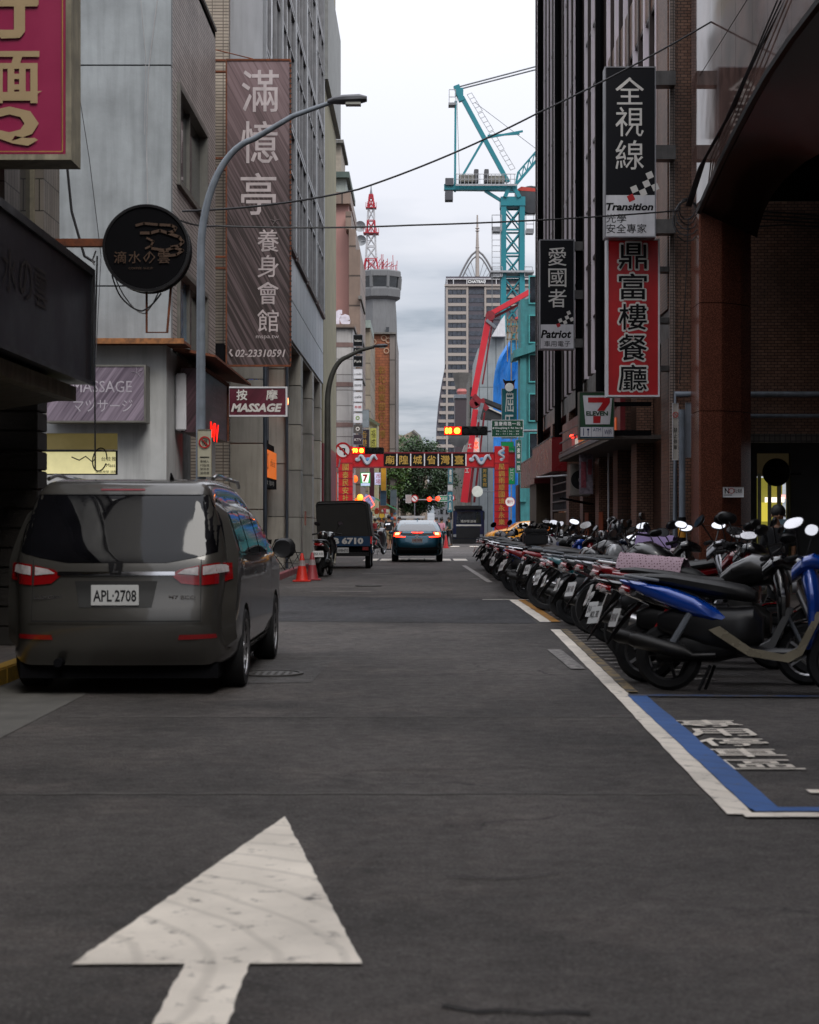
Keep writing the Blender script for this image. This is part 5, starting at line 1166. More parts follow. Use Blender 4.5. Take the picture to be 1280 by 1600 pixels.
lettering(tX, 0, mat('gold_dark','#8a6a30',.4,.4), lambda m: m.vtext('彰化商業銀行大樓', P(597,628,149.9), .65, 6.6), 'gold_characters')
lettering(tX, 0, mat('pale_emblem','#a98a72',.5), lambda m: [m.ring(P(x_,y_,149.9),.18,.26,.03,) for x_, y_ in ((600,528),(607,532),(604,548),(584,534))], 'emblem')

# control tower with red and white mast
YC = 320
tX = T('control_tower', 'grey concrete tower with a glazed lookout drum', 'tower', (P(592,0,YC).x,YC,0)); k_ = YC/2600
cx = P(594,0,YC).x; R_ = 33*k_
def oct_(r, z, n=8, ph=22.5): return [(cx+r*cos(radians(ph+360/n*i)), YC+r*sin(radians(ph+360/n*i)), z) for i in range(n)]
conc = mat('tower_concrete','#6f7072',.85,var=.15,scale=.15,streak=.4)
mesh('shaft', MB().loft([oct_(29*k_,0),oct_(29*k_,gz(540,YC)),oct_(28*k_,gz(500,YC)),oct_(26*k_,gz(467,YC))]), conc, tX)
mesh('neck', MB().loft([oct_(22*k_,gz(467,YC)),oct_(22*k_,gz(455,YC))]), M['matte'], tX)
mesh('lower_ring', MB().loft([oct_(27*k_,gz(470,YC)),oct_(33.5*k_,gz(466,YC)),oct_(34.5*k_,gz(455,YC)),oct_(33.5*k_,gz(452,YC))]), conc, tX)
mesh('lookout_glass', MB().loft([oct_(31*k_,gz(452,YC)),oct_(32.5*k_,gz(434,YC))]), M['glass'], tX); mesh('roof_ring', MB().loft([oct_(35*k_,gz(435,YC)),oct_(35*k_,gz(427,YC)),oct_(33*k_,gz(425,YC))]), conc, tX)
for i in range(8):
    p = oct_(32.6*k_,gz(452,YC))[i]; q = oct_(34*k_,gz(434,YC))[i]; mesh('glass_post', MB().beam(p,q,.5), conc, tX)
mesh('shaft_window', fbox(MB(),603,511,608,522,YC-29*k_-.3,.3), M['glass'], tX)
tX = T('radio_mast', 'red and white lattice radio mast with dishes on top of the grey tower', 'radio mast', (P(579,425,YC)))
zt = [425,405,385,365,345,325,310,304]; hw = [15,10.5,9,8,7,5.5,4,3]
colr = [M['red'],M['white']]; mc = P(580,0,YC).x
mw = mat('mast_white','#b5b5b8',.5); mr = mat('mast_red','#a52030',.5)
for i in range(len(zt)-1):
    za, zb = gz(zt[i],YC), gz(zt[i+1],YC); wa, wb = hw[i]*k_*.78, hw[i+1]*k_*.78; mm = mr if i in (0,3,5,6) else mw; sec = MB()
    A = [(mc-wa,YC-wa,za),(mc+wa,YC-wa,za),(mc+wa,YC+wa,za),(mc-wa,YC+wa,za)]; B = [(mc-wb,YC-wb,zb),(mc+wb,YC-wb,zb),(mc+wb,YC+wb,zb),(mc-wb,YC+wb,zb)]
    for j in range(4): sec.beam(A[j],B[j],.22); sec.beam(A[j],B[(j+1)%4],.14); sec.beam(A[(j+1)%4],B[j],.14); sec.beam(B[j],B[(j+1)%4],.16)
    mesh('lattice_section', sec, mm, tX)
    if i in (2,4): 
        w2 = wb*1.9; pf = MB()
        pf.box(mc-w2,mc+w2,YC-w2,YC+w2,zb-.12,zb+.05)
        for j in range(8): a_ = j*pi/4; pf.beam((mc+w2*cos(a_),YC+w2*sin(a_),zb),(mc+w2*cos(a_),YC+w2*sin(a_),zb+1.1),.1)
        mesh('platform', pf, mr, tX)
mesh('antenna', MB().tube([P(580,304,YC),P(580,295,YC),P(580,289,YC)],[.3,.12,.05],8), M['steel'], tX)
for x,y in ((563,354),(564,376)): c = P(x,y,YC); mesh('dish', MB().lathe([(0,.3),(.7,.12),(1.05,-.25)], c, 'y', 18), mat('dish_grey','#8c8f92',.5), tX, True); mesh('dish_arm', MB().beam(c,(mc,YC,c.z),.12), mw, tX)
am = MB()
random.seed(3)
for i in range(22): x = random.uniform(562,622); am.beam(P(x,425,YC), P(x+random.uniform(-1,1),random.uniform(396,416),YC), .12); 
for i in range(7): am.beam(P(582+i*5,425-8,YC),P(590+i*5,402+i*2,YC),.12)
mesh('whip_antennas', am, mr, tX)['kind'] = 'stuff'

# curved beige hall behind the tree
tX = T('beige_hall', 'far beige building with a bulging roof behind the tree', 'building', (P(645,0,260).x,260,0))
q = [(617,676),(629,681),(645,673),(654,681),(660,693),(668,703),(668,830),(617,830)]
mesh('hall', MB().prism([(P(x,0,260).x,max(0,P(0,y,260).z)) for x,y in q], EX, EZ, (0,20,0), (0,260,0)), mat('hall_beige','#8d8073',.8,var=.25,scale=.3), tX)
mesh('roof_rib', MB().tube([P(631,690,259.5),P(652,689,259.5)], .5, 6).tube([P(645,673,259.5),P(654,681,259.5),P(662,700,259.5)], .3, 6), M['clay'], tX)

# tree
def leafy(name, lab, c, rad, trunk, ncl, nleaf, col, seed):
    rnd = random.Random(seed); c = Vector(c); t = T(name, lab, 'tree', (trunk[0],trunk[1],0))
    tm_ = mat('bark','#33291f',.9,var=.3,bump=.3); tk = MB().tube([(trunk[0],trunk[1],0),(trunk[0]+.1,trunk[1],1.8),(c.x,c.y,c.z-.3*rad[2])],[.4,.32,.2],8)
    for k in range(9):
        a_ = rnd.uniform(0,2*pi); tk.tube([(trunk[0]+.1,trunk[1],1.8+.1*k),(c.x+rad[0]*.4*cos(a_),c.y+rad[1]*.4*sin(a_),c.z-.2*rad[2]),(c.x+rad[0]*.75*cos(a_),c.y+rad[1]*.75*sin(a_),c.z+rad[2]*rnd.uniform(-.2,.5))],[.16,.1,.03],6)
    mesh('trunk', tk, tm_, t); lf = MB()
    for i in range(ncl):
        while True:
            p = Vector((rnd.uniform(-1,1),rnd.uniform(-1,1),rnd.uniform(-1,1)))
            if .35 < p.length < 1.0: break
        cc = c+Vector((p.x*rad[0],p.y*rad[1],p.z*rad[2])); rr = rnd.uniform(.35,.95)
        for j in range(nleaf):
            d = Vector((rnd.gauss(0,1),rnd.gauss(0,1),rnd.gauss(0,.8)))*rr*.5; q = cc+d; s_ = rnd.uniform(.07,.16)
            u = Vector((rnd.uniform(-1,1),rnd.uniform(-1,1),rnd.uniform(-.6,.6))).normalized(); v = u.orthogonal().normalized()*.6
            if rnd.random() < .5: v = u.cross(v)
            lf.add([q-u*s_,q-v*s_,q+u*s_,q+v*s_], [(0,1,2,3)])
    t_ = NT('leaves_'+str(seed)); f = t_.noise(1.1,3); col = C(col)
    g_ = t_.n('ShaderNodeNewGeometry'); rn = t_.rng(g_.outputs['Random Per Island'],0,1,.55,1.5)
    cm = t_.n('ShaderNodeVectorMath', operation='SCALE'); base = t_.mix(t_.rng(f,.35,.65,0,1), tuple(x*.7 for x in col), tuple(x*1.4 for x in col)); t_.l(base, cm.inputs[0]); t_.l(rn, cm.inputs[3]); t_.l(cm.outputs[0], t_.b.inputs['Base Color']); t_.b.inputs['Roughness'].default_value = .5
    mesh('crown', lf, t_.m, t); return t
leafy('street_tree','big dark green street tree framed under the red gate beam', P(655,748,165), (3.7,4,3.4), (P(650,0,165).x,165), 210, 95, '#22361b', 5)
leafy('street_tree','paler green tree rising above the gate beam in front of the beige hall', P(640,716,185), (3.6,3,2.4), (P(628,0,185).x,185), 90, 60, '#38552a', 6)
leafy('street_tree','small light green tree at the edge of the dark tree beside the blue sign', P(612,750,150), (1.3,1.5,1.5), (P(612,0,150).x,150), 40, 60, '#3c5824', 8)

# ------------------------------------------------------------ high-rise with arches and spire
YH = 420; kh = YH/2600
tX = T('highrise_tower', 'pale high rise with long dark windows, crown of steel arches and a spire', 'tower', (P(740,0,YH).x,YH,0))
hr = mat('highrise_stone','#9a918b',.6,var=.08,scale=.05); hg = glassmat('highrise_glass',(.03,.035,.05),.1,.05)
prof = [(697,432),(697,560),(694,580),(690,600),(686,625),(683,660),(681,830),(830,830),(830,432)]
mesh('core', MB().prism([(P(x,0,YH).x,max(0,P(0,y,YH).z)) for x,y in prof], EX, EZ, (0,24,0), (0,YH,0)), mat('highrise_dark','#4c4850',.5), tX)
nf = 22; y0_ = 452; st = 13.0
hx = lambda y: 697 if y < 560 else 697-(y-560)*.12
for i in range(nf):
    yy = y0_+st*i; l = max(681, hx(yy))
    mesh('floor_band', fbox(MB(),l,yy+7.6-7.4-4.8,730,yy+.2,YH-.5,.6), hr, tX)
    if i < 3: mesh('floor_band', fbox(MB(),758,yy-4.6,825,yy+.2,YH-.5,.6), hr, tX)
    for (a_,b_) in ((l+3,728.5),):
        w = mesh('window', fbox(MB(),a_,yy+.3,b_,yy+8.1,YH-.25,.3), hg, tX)
        for k in range(1,4): mesh('mullion', fbox(MB(),a_+(b_-a_)*k/4-.25,yy+.3,a_+(b_-a_)*k/4+.25,yy+8.1,YH-.35,.1), M['matte'], w)
    if i < 14: w = mesh('window', fbox(MB(),732.5,yy+.6,756.5,yy+7.4,YH-.12,.2), hg, tX)
    if i < 8: w = mesh('window', fbox(MB(),761,yy+.3,783,yy+8.1,YH-.25,.3), hg, tX)
for x0, x1 in ((697,700),(728.7,732),(757,760)): mesh('column', fbox(MB(),x0,448,x1,830 if x0 < 750 else 495,YH-.6,.5), hr, tX)
mesh('cornice', fbox(MB(),695,452-8,830,452-5,YH-.9,2), hr, tX); mesh('parapet', fbox(MB(),697,454-19,830,454-17.5,YH-.8,1), M['white'], tX)
for x in (698,708,729,757,775): mesh('parapet_post', fbox(MB(),x,454-18,x+1.2,454-9,YH-.8,1), M['white'], tX)
lettering(tX, 0, M['pure'], lambda m: m.text('CHATEAU', P(745,440,YH-1), 28*kh, 4.5*kh, EX, EZ, .04), 'roof_lettering')
cxh = P(747,0,YH+8).x; mesh('drum', MB().lathe([(25*kh,P(0,452,YH).z+1),(25*kh,P(0,435,YH).z),(27*kh,P(0,434,YH).z),(26*kh,P(0,431,YH).z),(0.01,P(0,430,YH).z)], (cxh,YH+8,0), 'z', 28), mat('drum_grey','#77726c',.6,var=.2,scale=1), tX, True)
mesh('spire', MB().tube([P(746,432,YH+8),P(746,392,YH+8),P(746,366,YH+8),P(746,336,YH+8)],[3.2*kh,2.9*kh,1.9*kh,1.2*kh],12), hr, tX)
for yy in (357,361,387,392): c = P(746,yy,YH+8); mesh('spire_ring', MB().lathe([(2*kh,-.15),(3.6*kh,0),(2*kh,.25)], c, 'z', 16), hr, tX)
stl = mat('arch_steel','#7b7a7c',.4,.5)
for s_ in (-1, 1):
    for off, rr in ((0,.28),(5,.2)):
        pts = []
        for i in range(13): q_ = i/12; pts.append(P(746+s_*(2+(33-off)*q_**.68), 393+off*1.5+(57-off*1.5)*q_, YH+8))
        mesh('arch', MB().tube(pts, rr, 6), stl, tX)
    for i in range(2,12,2): q_ = i/12; mesh('arch_rod', MB().tube([P(746+s_*(2+29*q_**.68),399+51*q_,YH+8),P(746+s_*(31*q_**.9-3),433,YH+8)],.09,4), stl, tX)
# brown sign tower with grey funnel
tX = T('funnel_sign_tower', 'dark brown slab tower topped by a grey funnel and pink sign', 'tower', (P(722,0,230).x,230,0))
mesh('slab', fbox(MB(),711,622,732,830,230,6), mat('slab_brown','#3c3338',.5,var=.15), tX); mesh('slab_cap', fbox(MB(),710,616,733,622,229.8,6.4), M['steel'], tX)
c = P(721.5,0,232).x; kk = 230/2600
mesh('funnel', MB().lathe([(9*kk,P(0,608,230).z),(11*kk,P(0,596,230).z),(14*kk,P(0,583,230).z),(14.5*kk,P(0,580,230).z),(0.01,P(0,579,230).z)], (c,233,0), 'z', 10), mat('funnel_grey','#5f5d5b',.6,var=.2), tX)
mesh('pink_sign', MB().lathe([(7*kk,P(0,615,230).z),(8.5*kk,P(0,611,230).z),(6.5*kk,P(0,607,230).z)], (c,231,0), 'z', 16), mat('pink_sign','#a8605c',.6), tX, True)
# grey sloped building + corrugated building
tX = T('corrugated_building', 'pale grey corrugated building with a white gable behind the red concrete boom', 'building', (P(760,0,180).x,180,0))
cor = tilemat('corrugated_panels','#8f9698','#858c8e','#5c6466',.9,8,.05,.5,0,.6,.25)
mesh('wall', MB().prism([(P(736,0,180).x,0),(P(800,0,180).x,0),(P(800,0,180).x,gz(520,180)),(P(769,0,180).x,gz(525,180)),(P(747,0,180).x,gz(545,180)),(P(744,0,180).x,gz(555,180))], EX, EZ, (0,12,0), (0,180,0)), cor, tX)
mesh('gable', MB().prism([(P(768,0,179).x,gz(526,179)),(P(790,0,179).x,gz(526,179)),(P(789,0,179).x,gz(492,179)),(P(783,0,179).x,gz(500,179))], EX, EZ, (0,5,0), (0,178.8,0)), M['white'], tX)
tX = T('grey_corner_building', 'grey concrete building edge between the dark slab tower and red boom', 'building', (P(735,0,200).x,200,0)); mesh('wall', MB().prism([(P(730,0,200).x,0),(P(745,0,200).x,0),(P(745,0,200).x,gz(590,200)),(P(738,0,200).x,gz(577,200)),(P(733,0,200).x,gz(590,200))], EX, EZ, (0,10,0), (0,200,0)), M['clay'], tX); 
for k in range(6): mesh('window', fbox(MB(),735,605+k*28,737.5,625+k*28,199.9,.1), M['glass'], tX)
tX = T('white_far_building', 'far white building with small windows beyond the tree and boom truck', 'building', (P(690,0,240).x,240,0)); mesh('wall', fbox(MB(),680,728,745,830,240,12), mat('far_white','#8f9094',.7,var=.12,scale=.2), tX)
for i in range(3):
    for j in range(5): mesh('window', fbox(MB(),688+i*9,742+j*18,692+i*9,749+j*18,239.9,.1), M['glass'], tX)
tX = T('pitched_far_building', 'grey sloping roofed building just above the gate beam', 'building', (P(712,0,150).x,150,0)); mesh('roof', MB().prism([(P(698,0,175).x,gz(708,175)),(P(722,0,175).x,gz(708,175)),(P(737,0,175).x,gz(668,175)),(P(737,0,175).x,gz(720,175)),(P(698,0,175).x,gz(720,175))], EX, EZ, (0,8,0), (0,175,0)), mat('roof_pale','#8c8883',.7), tX); mesh('wall', fbox(MB(),703,720,737,830,175.2,7), M['clay'], tX)
tX = T('grey_far_house', 'grey far house with one white window beside the crane mast', 'building', (P(830,0,260).x,260,0)); mesh('wall', fbox(MB(),812,450,850,830,260,10), mat('far_grey','#80838a',.7), tX); mesh('window', fbox(MB(),817,476,824,486,259.9,.1), M['white'], tX)

# blue tarpaulin scaffold
tX = T('tarpaulin_scaffold', 'bright blue tarpaulin wrapped scaffold at the foot of the crane', 'scaffold', (P(795,0,170).x,170,0))
tarp = mat('blue_tarp','#2478c8',.5,var=.3,scale=.8,bump=.5,bscale=2); q = [(771,840),(771,610),(774,575),(784,550),(796,534),(798,840)]
tb_ = MB(); rings = []
rnd = random.Random(2)
ys = [533,540,548,556,566,580,600,630,660,700,840]; xl = [796,791,786,781,777,773.5,771,770.5,771,771,771]
for yy, xx in zip(ys, xl): rings.append([P(xx+(845-xx)*k/24, yy, 170+.3*sin(k*1.1+yy*.05)+.15*rnd.random()) for k in range(25)])
n = 25; tb_.add([p for r in rings for p in r], [(i*n+k,i*n+k+1,(i+1)*n+k+1,(i+1)*n+k) for i in range(len(rings)-1) for k in range(n-1)]); mesh('tarpaulin', tb_, tarp, tX, 60)
mesh('netting', fbox(MB(),797,532,815,566,167,.2), mat('blue_net','#2f86b8',.7,var=.5,scale=6), tX)
sc = MB()
for x in (793,799,807,815): sc.beam(P(x,495,166.8),P(x,840,166.8) if x==799 else P(x,565,166.8),.1)
for y_ in (500,510,520,530): sc.beam(P(791,y_,166.8),P(817,y_,166.8),.1)
for x in range(793,815,6): sc.beam(P(x,530,166.8),P(x+6,500,166.8),.08)
mesh('scaffold_tubes', sc, mat('scaffold_rust','#7a6a52',.6,.3), tX)

# ------------------------------------------------------------ tower crane
YX = 195; kc_ = YX/2600
tX = T('tower_crane', 'teal luffing tower crane rising above the blue tarpaulin', 'crane', (P(802,0,YX).x,YX,0))
tc_ = mat('crane_teal','#0f7480',.4,var=.12,scale=.3); cg_ = mat('crane_grey','#77797c',.5,.3)
xl_, xr_ = P(787,0,YX).x, P(816,0,YX).x; dl = xr_-xl_; zt_ = gz(322,YX)
for x_ in (xl_, xr_):
    for y_ in (YX, YX+dl): mesh('mast_leg', MB().box(x_-.3,x_+.3,y_-.3,y_+.3,0,zt_), tc_, tX)
zz0 = 8
nb = 11; hb = (zt_-8)/nb
for i in range(nb):
    z0 = 8+i*hb; z1 = z0+hb; br = MB()
    for y_ in (YX, YX+dl): br.beam((xl_,y_,z0),(xr_,y_,z1),.16).beam((xr_,y_,z0),(xl_,y_,z1),.16).beam((xl_,y_,z1),(xr_,y_,z1),.2)
    for x_ in (xl_, xr_): br.beam((x_,YX,z0),(x_,YX+dl,z1),.14).beam((x_,YX,z1),(x_,YX+dl,z1),.2)
    mesh('brace', br, tc_, tX)
mesh('mast_head', MB().box(xl_-.35,xr_+.35,YX-.4,YX+dl+.4,zt_,gz(308,YX)), tc_, tX); mesh('slew_frame', MB().beam(P(789,308,YX-.4),P(797,290,YX-.4),.45).beam(P(812,308,YX-.4),P(801,290,YX-.4),.45).beam(P(789,300,YX-.4),P(812,300,YX-.4),.2), tc_, tX)
mesh('counter_jib', MB().beam(P(694,293,YX),P(808,294,YX),1.0,.66), tc_, tX); mesh('jib_strut', MB().beam(P(758,298,YX),P(787,316,YX),.35), tc_, tX)
mesh('counterweight', fbox(MB(),696,278,709,289,YX-.8,1.6), mat('weight_grey','#4a4a50',.7), tX); mesh('counterweight', fbox(MB(),695.5,298,708,312,YX-.8,1.6), mat('weight_grey','#4a4a50',.7), tX)
for x0,y0,x1,y1 in ((717,273,742,284),(741,264,748,285),(757,264,764,285),(764,274,789,285)): mesh('winch_box', fbox(MB(),x0,y0,x1,y1,YX-.7,1.4), mat('winch_grey' if x1-x0 > 10 else 'winch_dark','#7c7a72' if x1-x0 > 10 else '#48484c',.6,var=.3,scale=2), tX, bevel=.05)
rl = MB()
for x in range(714,808,6): rl.beam(P(x,272,YX-.9),P(x,289,YX-.9),.06)
rl.beam(P(712,272,YX-.9),P(806,272,YX-.9),.07).beam(P(712,280,YX-.9),P(806,280,YX-.9),.06).beam(P(712,289,YX-.9),P(808,289,YX-.9),.22)
mesh('railing', rl, mat('rail_white','#95979b',.5), tX)
mesh('back_leg', MB().beam(P(794,285,YX),P(722,152,YX),.55,.5), tc_, tX); mesh('head', MB().beam(P(722,158,YX),P(713,134,YX),.7).box(P(711,0,YX).x,P(724,0,YX).x,YX-.3,YX+.3,P(0,150,YX).z,P(0,138,YX).z), tc_, tX)
mesh('pendant', MB().beam(P(712,158,YX),P(711,300,YX),.25).beam(P(757,216,YX),P(721,278,YX),.25).beam(P(757,216,YX),P(817,205,YX),.22).beam(P(762,212,YX),P(812,209,YX),.2), tc_, tX)
cgm = MB()
def cage(x0,y0,x1,y1,Y=YX-.6):
    for y in (y0,(y0+y1)/2,y1): cgm.beam(P(x0,y,Y),P(x1,y,Y),.08)
    for x in (x0,x1): cgm.beam(P(x,y0,Y),P(x,y1,Y),.08)
cage(702,140,712,163); cage(769,336,784,360); cage(822,336,834,364); cage(769,417,785,432); cage(820,417,832,432)
for x in (769,782): cgm.beam(P(x,340,YX-.6),P(x,432,YX-.6),.08)
for y in range(366,430,9): cgm.beam(P(769,y,YX-.6),P(782,y,YX-.6),.06)
cgm.box(P(766,0,YX).x,P(834,0,YX).x,YX-.8,YX+dl+.8,P(0,427,YX).z,P(0,424,YX).z)
for i in range(4):
    x0, y0 = 730+17*i, 148+30*i
    for k in range(5): cgm.beam(P(x0+k*4.2,y0+k*7,YX),P(x0+7+k*4.2,y0-3+k*7,YX),.06)
    cgm.beam(P(x0,y0,YX),P(x0+17,y0+28,YX),.06).beam(P(x0+7,y0-3,YX),P(x0+24,y0+25,YX),.06)
mesh('ladders_and_cages', cgm, mat('rail_white','#95979b',.5), tX)['kind'] = 'stuff'
for q_ in ((769,354,784,362),(822,357,834,364),(768,427,785,433),(701,160,712,164)): mesh('cage_floor', fbox(MB(),*q_,YX-.6,1.4), cg_, tX)
bm2 = MB().beam(P(805,290,YX),P(845,243,YX),.3).beam(P(809,270,YX),P(845,228,YX),.18).beam(P(805,290,YX),P(809,270,YX),.16)
for k in range(5): bm2.beam(P(807+k*8,287-k*9.4,YX),P(811+k*8,268-k*9.4,YX),.12).beam(P(811+k*8,268-k*9.4,YX),P(815+k*8,278-k*9.4,YX),.12)
mesh('boom', bm2, tc_, tX)
mesh('hoist_rope', MB().tube([P(716,136,YX),P(860,98,YX)],.09,5).tube([P(720,139,YX),P(860,103,YX)],.09,5).tube([P(714,150,YX),P(718,280,YX)],.04,4).tube([P(722,150,YX),P(790,282,YX)],.04,4).tube([P(742,160,YX),P(845,238,YX)],.04,4).tube([P(769,431,YX-.7),P(769,600,YX-.7)],.06,4), mat('rope_grey','#5c6064',.6), tX)
mesh('cab', MB().prism([(P(806,0,YX).x,P(0,312,YX).z),(P(806,0,YX).x,P(0,296,YX).z),(P(822,0,YX).x,P(0,292,YX).z),(P(838,0,YX).x,P(0,296,YX).z),(P(838,0,YX).x,P(0,330,YX).z),(P(818,0,YX).x,P(0,330,YX).z)], EX, EZ, (0,2,0), (0,YX+.8,0)), mat('cab_grey','#8c8e92',.5), tX)
c = P(828,316,YX+.7); mesh('cab_fan', MB().lathe([(0,-.1),(1.6,-.05),(1.7,.2)], P(830,312,YX+.6), 'y', 24), mat('cab_dark','#2c2e33',.4), tX); mesh('cab_roof', MB().prism([(P(806,0,YX).x,P(0,296,YX).z),(P(815,0,YX).x,P(0,290,YX).z),(P(838,0,YX).x,P(0,293,YX).z),(P(838,0,YX).x,P(0,298,YX).z)], EX, EZ, (0,2.4,0), (0,YX+.5,0)), mat('cab_red','#b03324',.4), tX)

# ------------------------------------------------------------ vertical signs right, beyond junction
def vsign(x0,y0,x1,y1,Y,col,txt,tcol,lab,emit=0,name='vertical_sign',frame='steel'):
    t, a, b = signboard(name, lab, 'shop sign', x0,y0,x1,y1,Y,.3, mat('vs_'+col[1:],col,.45,emit=emit,var=.15), M[frame], .03)
    if txt: lettering(t,0,tcol,lambda m: m.vtext(txt, P((x0+x1)/2,(y0+y1)/2,Y-.03), (x1-x0)*.55*Y/2600, (y1-y0)*.86*Y/2600, EX, EZ, .02))
    return t
t = vsign(784,607,808,685,104,'#0d5a60','屈臣',M['offwhite'],'tall teal sign with white characters and a small W emblem before the blue tarpaulin')
mesh('emblem', MB().text('W', P(796,616,103.9), .3, .22, EX, EZ, .03), M['offwhite'], t)
c = P(796,600,104); t = T('pagoda_sign_top','little dark red pagoda shaped sign top above the teal sign','sign',c); mesh('body', fbox(MB(),789,598,804,606,103.8,.3), M['dkred'], t); mesh('roof', MB().prism([(P(786,0,103.8).x,P(0,592,103.8).z),(P(790,0,103.8).x,P(0,595,103.8).z),(P(802,0,103.8).x,P(0,595,103.8).z),(P(806,0,103.8).x,P(0,592,103.8).z),(P(804,0,103.8).x,P(0,598,103.8).z),(P(788,0,103.8).x,P(0,598,103.8).z)], EX, EZ, (0,.5,0), (0,103.7,0)), M['inkblack'], t); mesh('roundel', MB().lathe([(0,0),(.27,0)], P(796,605,103.7),'y',20), M['offwhite'], t)
vsign(783,690,803,700,103,'#0e7a44','',M['offwhite'],'bright green lit strip sign right below the green street name board',.3,'hanging_sign')
vsign(794,697,805,757,103.5,'#0f7a46','藥局',M['pure'],'green lit sign half hidden behind the red gate pillar',.35)
vsign(806,687,815,739,96,'#0c4a3c','大東華一段',M['offwhite'],'narrow dark green vertical sign next to the red gate pillar')
vsign(752,730,763,763,112,'#15322c','芳美食館',M['gold'],'dark green vertical sign with gold characters behind the gate beam')
vsign(700,731,708,756,140,'#0f5a66','書局',M['offwhite'],'slim teal vertical sign standing in front of the far white building'); vsign(699.5,757,708,767,140,'#a9a9a9','',M['red'],'white square sign set between the two slim teal signs',0,'hanging_sign'); vsign(699,768,708,801,140,'#126070','文具',M['offwhite'],'slim teal vertical sign under the white square sign')
vsign(738,683,750,727,112,'#b8a8a2','本店',mat('neon_orange','#ff3a18',.4,emit=2,ecol='#ff3a18'),'white lit sign with orange neon characters behind the red boom',.3)
c = P(746,768,112); t = T('round_white_sign','glowing round white sign behind the lower boom','sign',c); mesh('disc', MB().lathe([(0,-.05),(.36,-.04),(.38,.1),(0,.12)], c, 'y', 24), mat('round_lit','#bfc3bc',.5,emit=.15,ecol='#dfe3dc'), t, True); mesh('arm', MB().cyl(c+EY*.05, c+Vector((1.2,.1,0)), .04, 6), M['steel'], t)
# stalls and awnings past the gate on the left
tX = T('green_awning_stall','market stall with a sloping green awning and heaped colourful goods','stall',(P(600,0,108).x,108,0))
mesh('awning', MB().prism([(P(583,0,108).x,P(0,778,108).z),(P(620,0,108).x,P(0,797,108).z),(P(620,0,108).x,P(0,795,108).z),(P(583,0,108).x,P(0,775.5,108).z)], EX, EZ, (0,3,0), (0,107,0)), mat('awning_green','#3a8560',.6,var=.2), tX)
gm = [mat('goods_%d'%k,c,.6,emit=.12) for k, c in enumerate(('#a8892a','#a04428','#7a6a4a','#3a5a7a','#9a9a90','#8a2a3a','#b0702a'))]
rnd = random.Random(9)
for k in range(46):
    x = rnd.uniform(580,622); y = rnd.uniform(max(788,776+(x-583)*.55+6),838); c = P(x,y,107.4+rnd.uniform(-.4,.6)); s_ = rnd.uniform(.06,.17)
    mesh('goods', MB().ball(c,(s_,s_*.7,s_*rnd.uniform(.6,1.5)),8,5) if k % 2 else MB().box(c.x-s_,c.x+s_,c.y-.1,c.y+.1,c.z-s_,c.z+s_), rnd.choice(gm), tX)
mesh('counter', fbox(MB(),580,838,624,860,108,1.5), M['matte'], tX)
tX = T('white_canopy_stall','white flat canopy on thin posts over the crossing pedestrians','canopy',(P(640,0,112).x,112,0)); mesh('canopy', MB().box(P(600,0,112).x,P(664,0,112).x,112,115,P(0,810,112).z,P(0,806,112).z), mat('canopy_white','#b9b9bb',.5), tX)
for x in (606,634,660): mesh('post', MB().cyl((P(x,0,112).x,112.2,.02),(P(x,0,112).x,112.2,P(0,810,112).z),.04,6), M['steel'], tX)
mesh('yellow_strip', fbox(MB(),634,813,656,818,113,.1), mat('strip_yellowgreen','#7a8a2a',.6), tX)
for k in range(10):
    x = 516+rnd.uniform(0,48); y = 746+rnd.uniform(0,40); c = P(x,y,103+k*.2); one('lantern', MB().ball(c,(.2,.2,.24),10,6), mat('lantern_%d'%(k%3),['#ff6a20','#ff3018','#ffb040'][k%3],.5,emit=1.3,ecol=['#ff5a18','#ff2810','#ffa030'][k%3]), ['one of the glowing orange red market lanterns behind the left gate pillar'][0], 'lantern', c, 'glowing market lanterns behind the gate pillar', True)
tX = T('neon_stall_sign','crooked neon framed poster sign above the covered truck corner','shop sign',P(577,784,100)); mesh('panel', MB().obox(P(576,783,100),Vector((.30,0,-.12)),Vector((0,.04,0)),Vector((.12,0,.32))), mat('poster_blue','#6a7aa0',.5,var=.6,scale=9,emit=.3), tX); mesh('frame', MB().tube([P(568,780,99.9),P(577,774,99.9),P(585,789,99.9),P(578,795,99.9),P(568,780,99.9)],.03,6), mat('neon_pink','#ff5a48',.4,emit=2,ecol='#ff5a48'), tX)
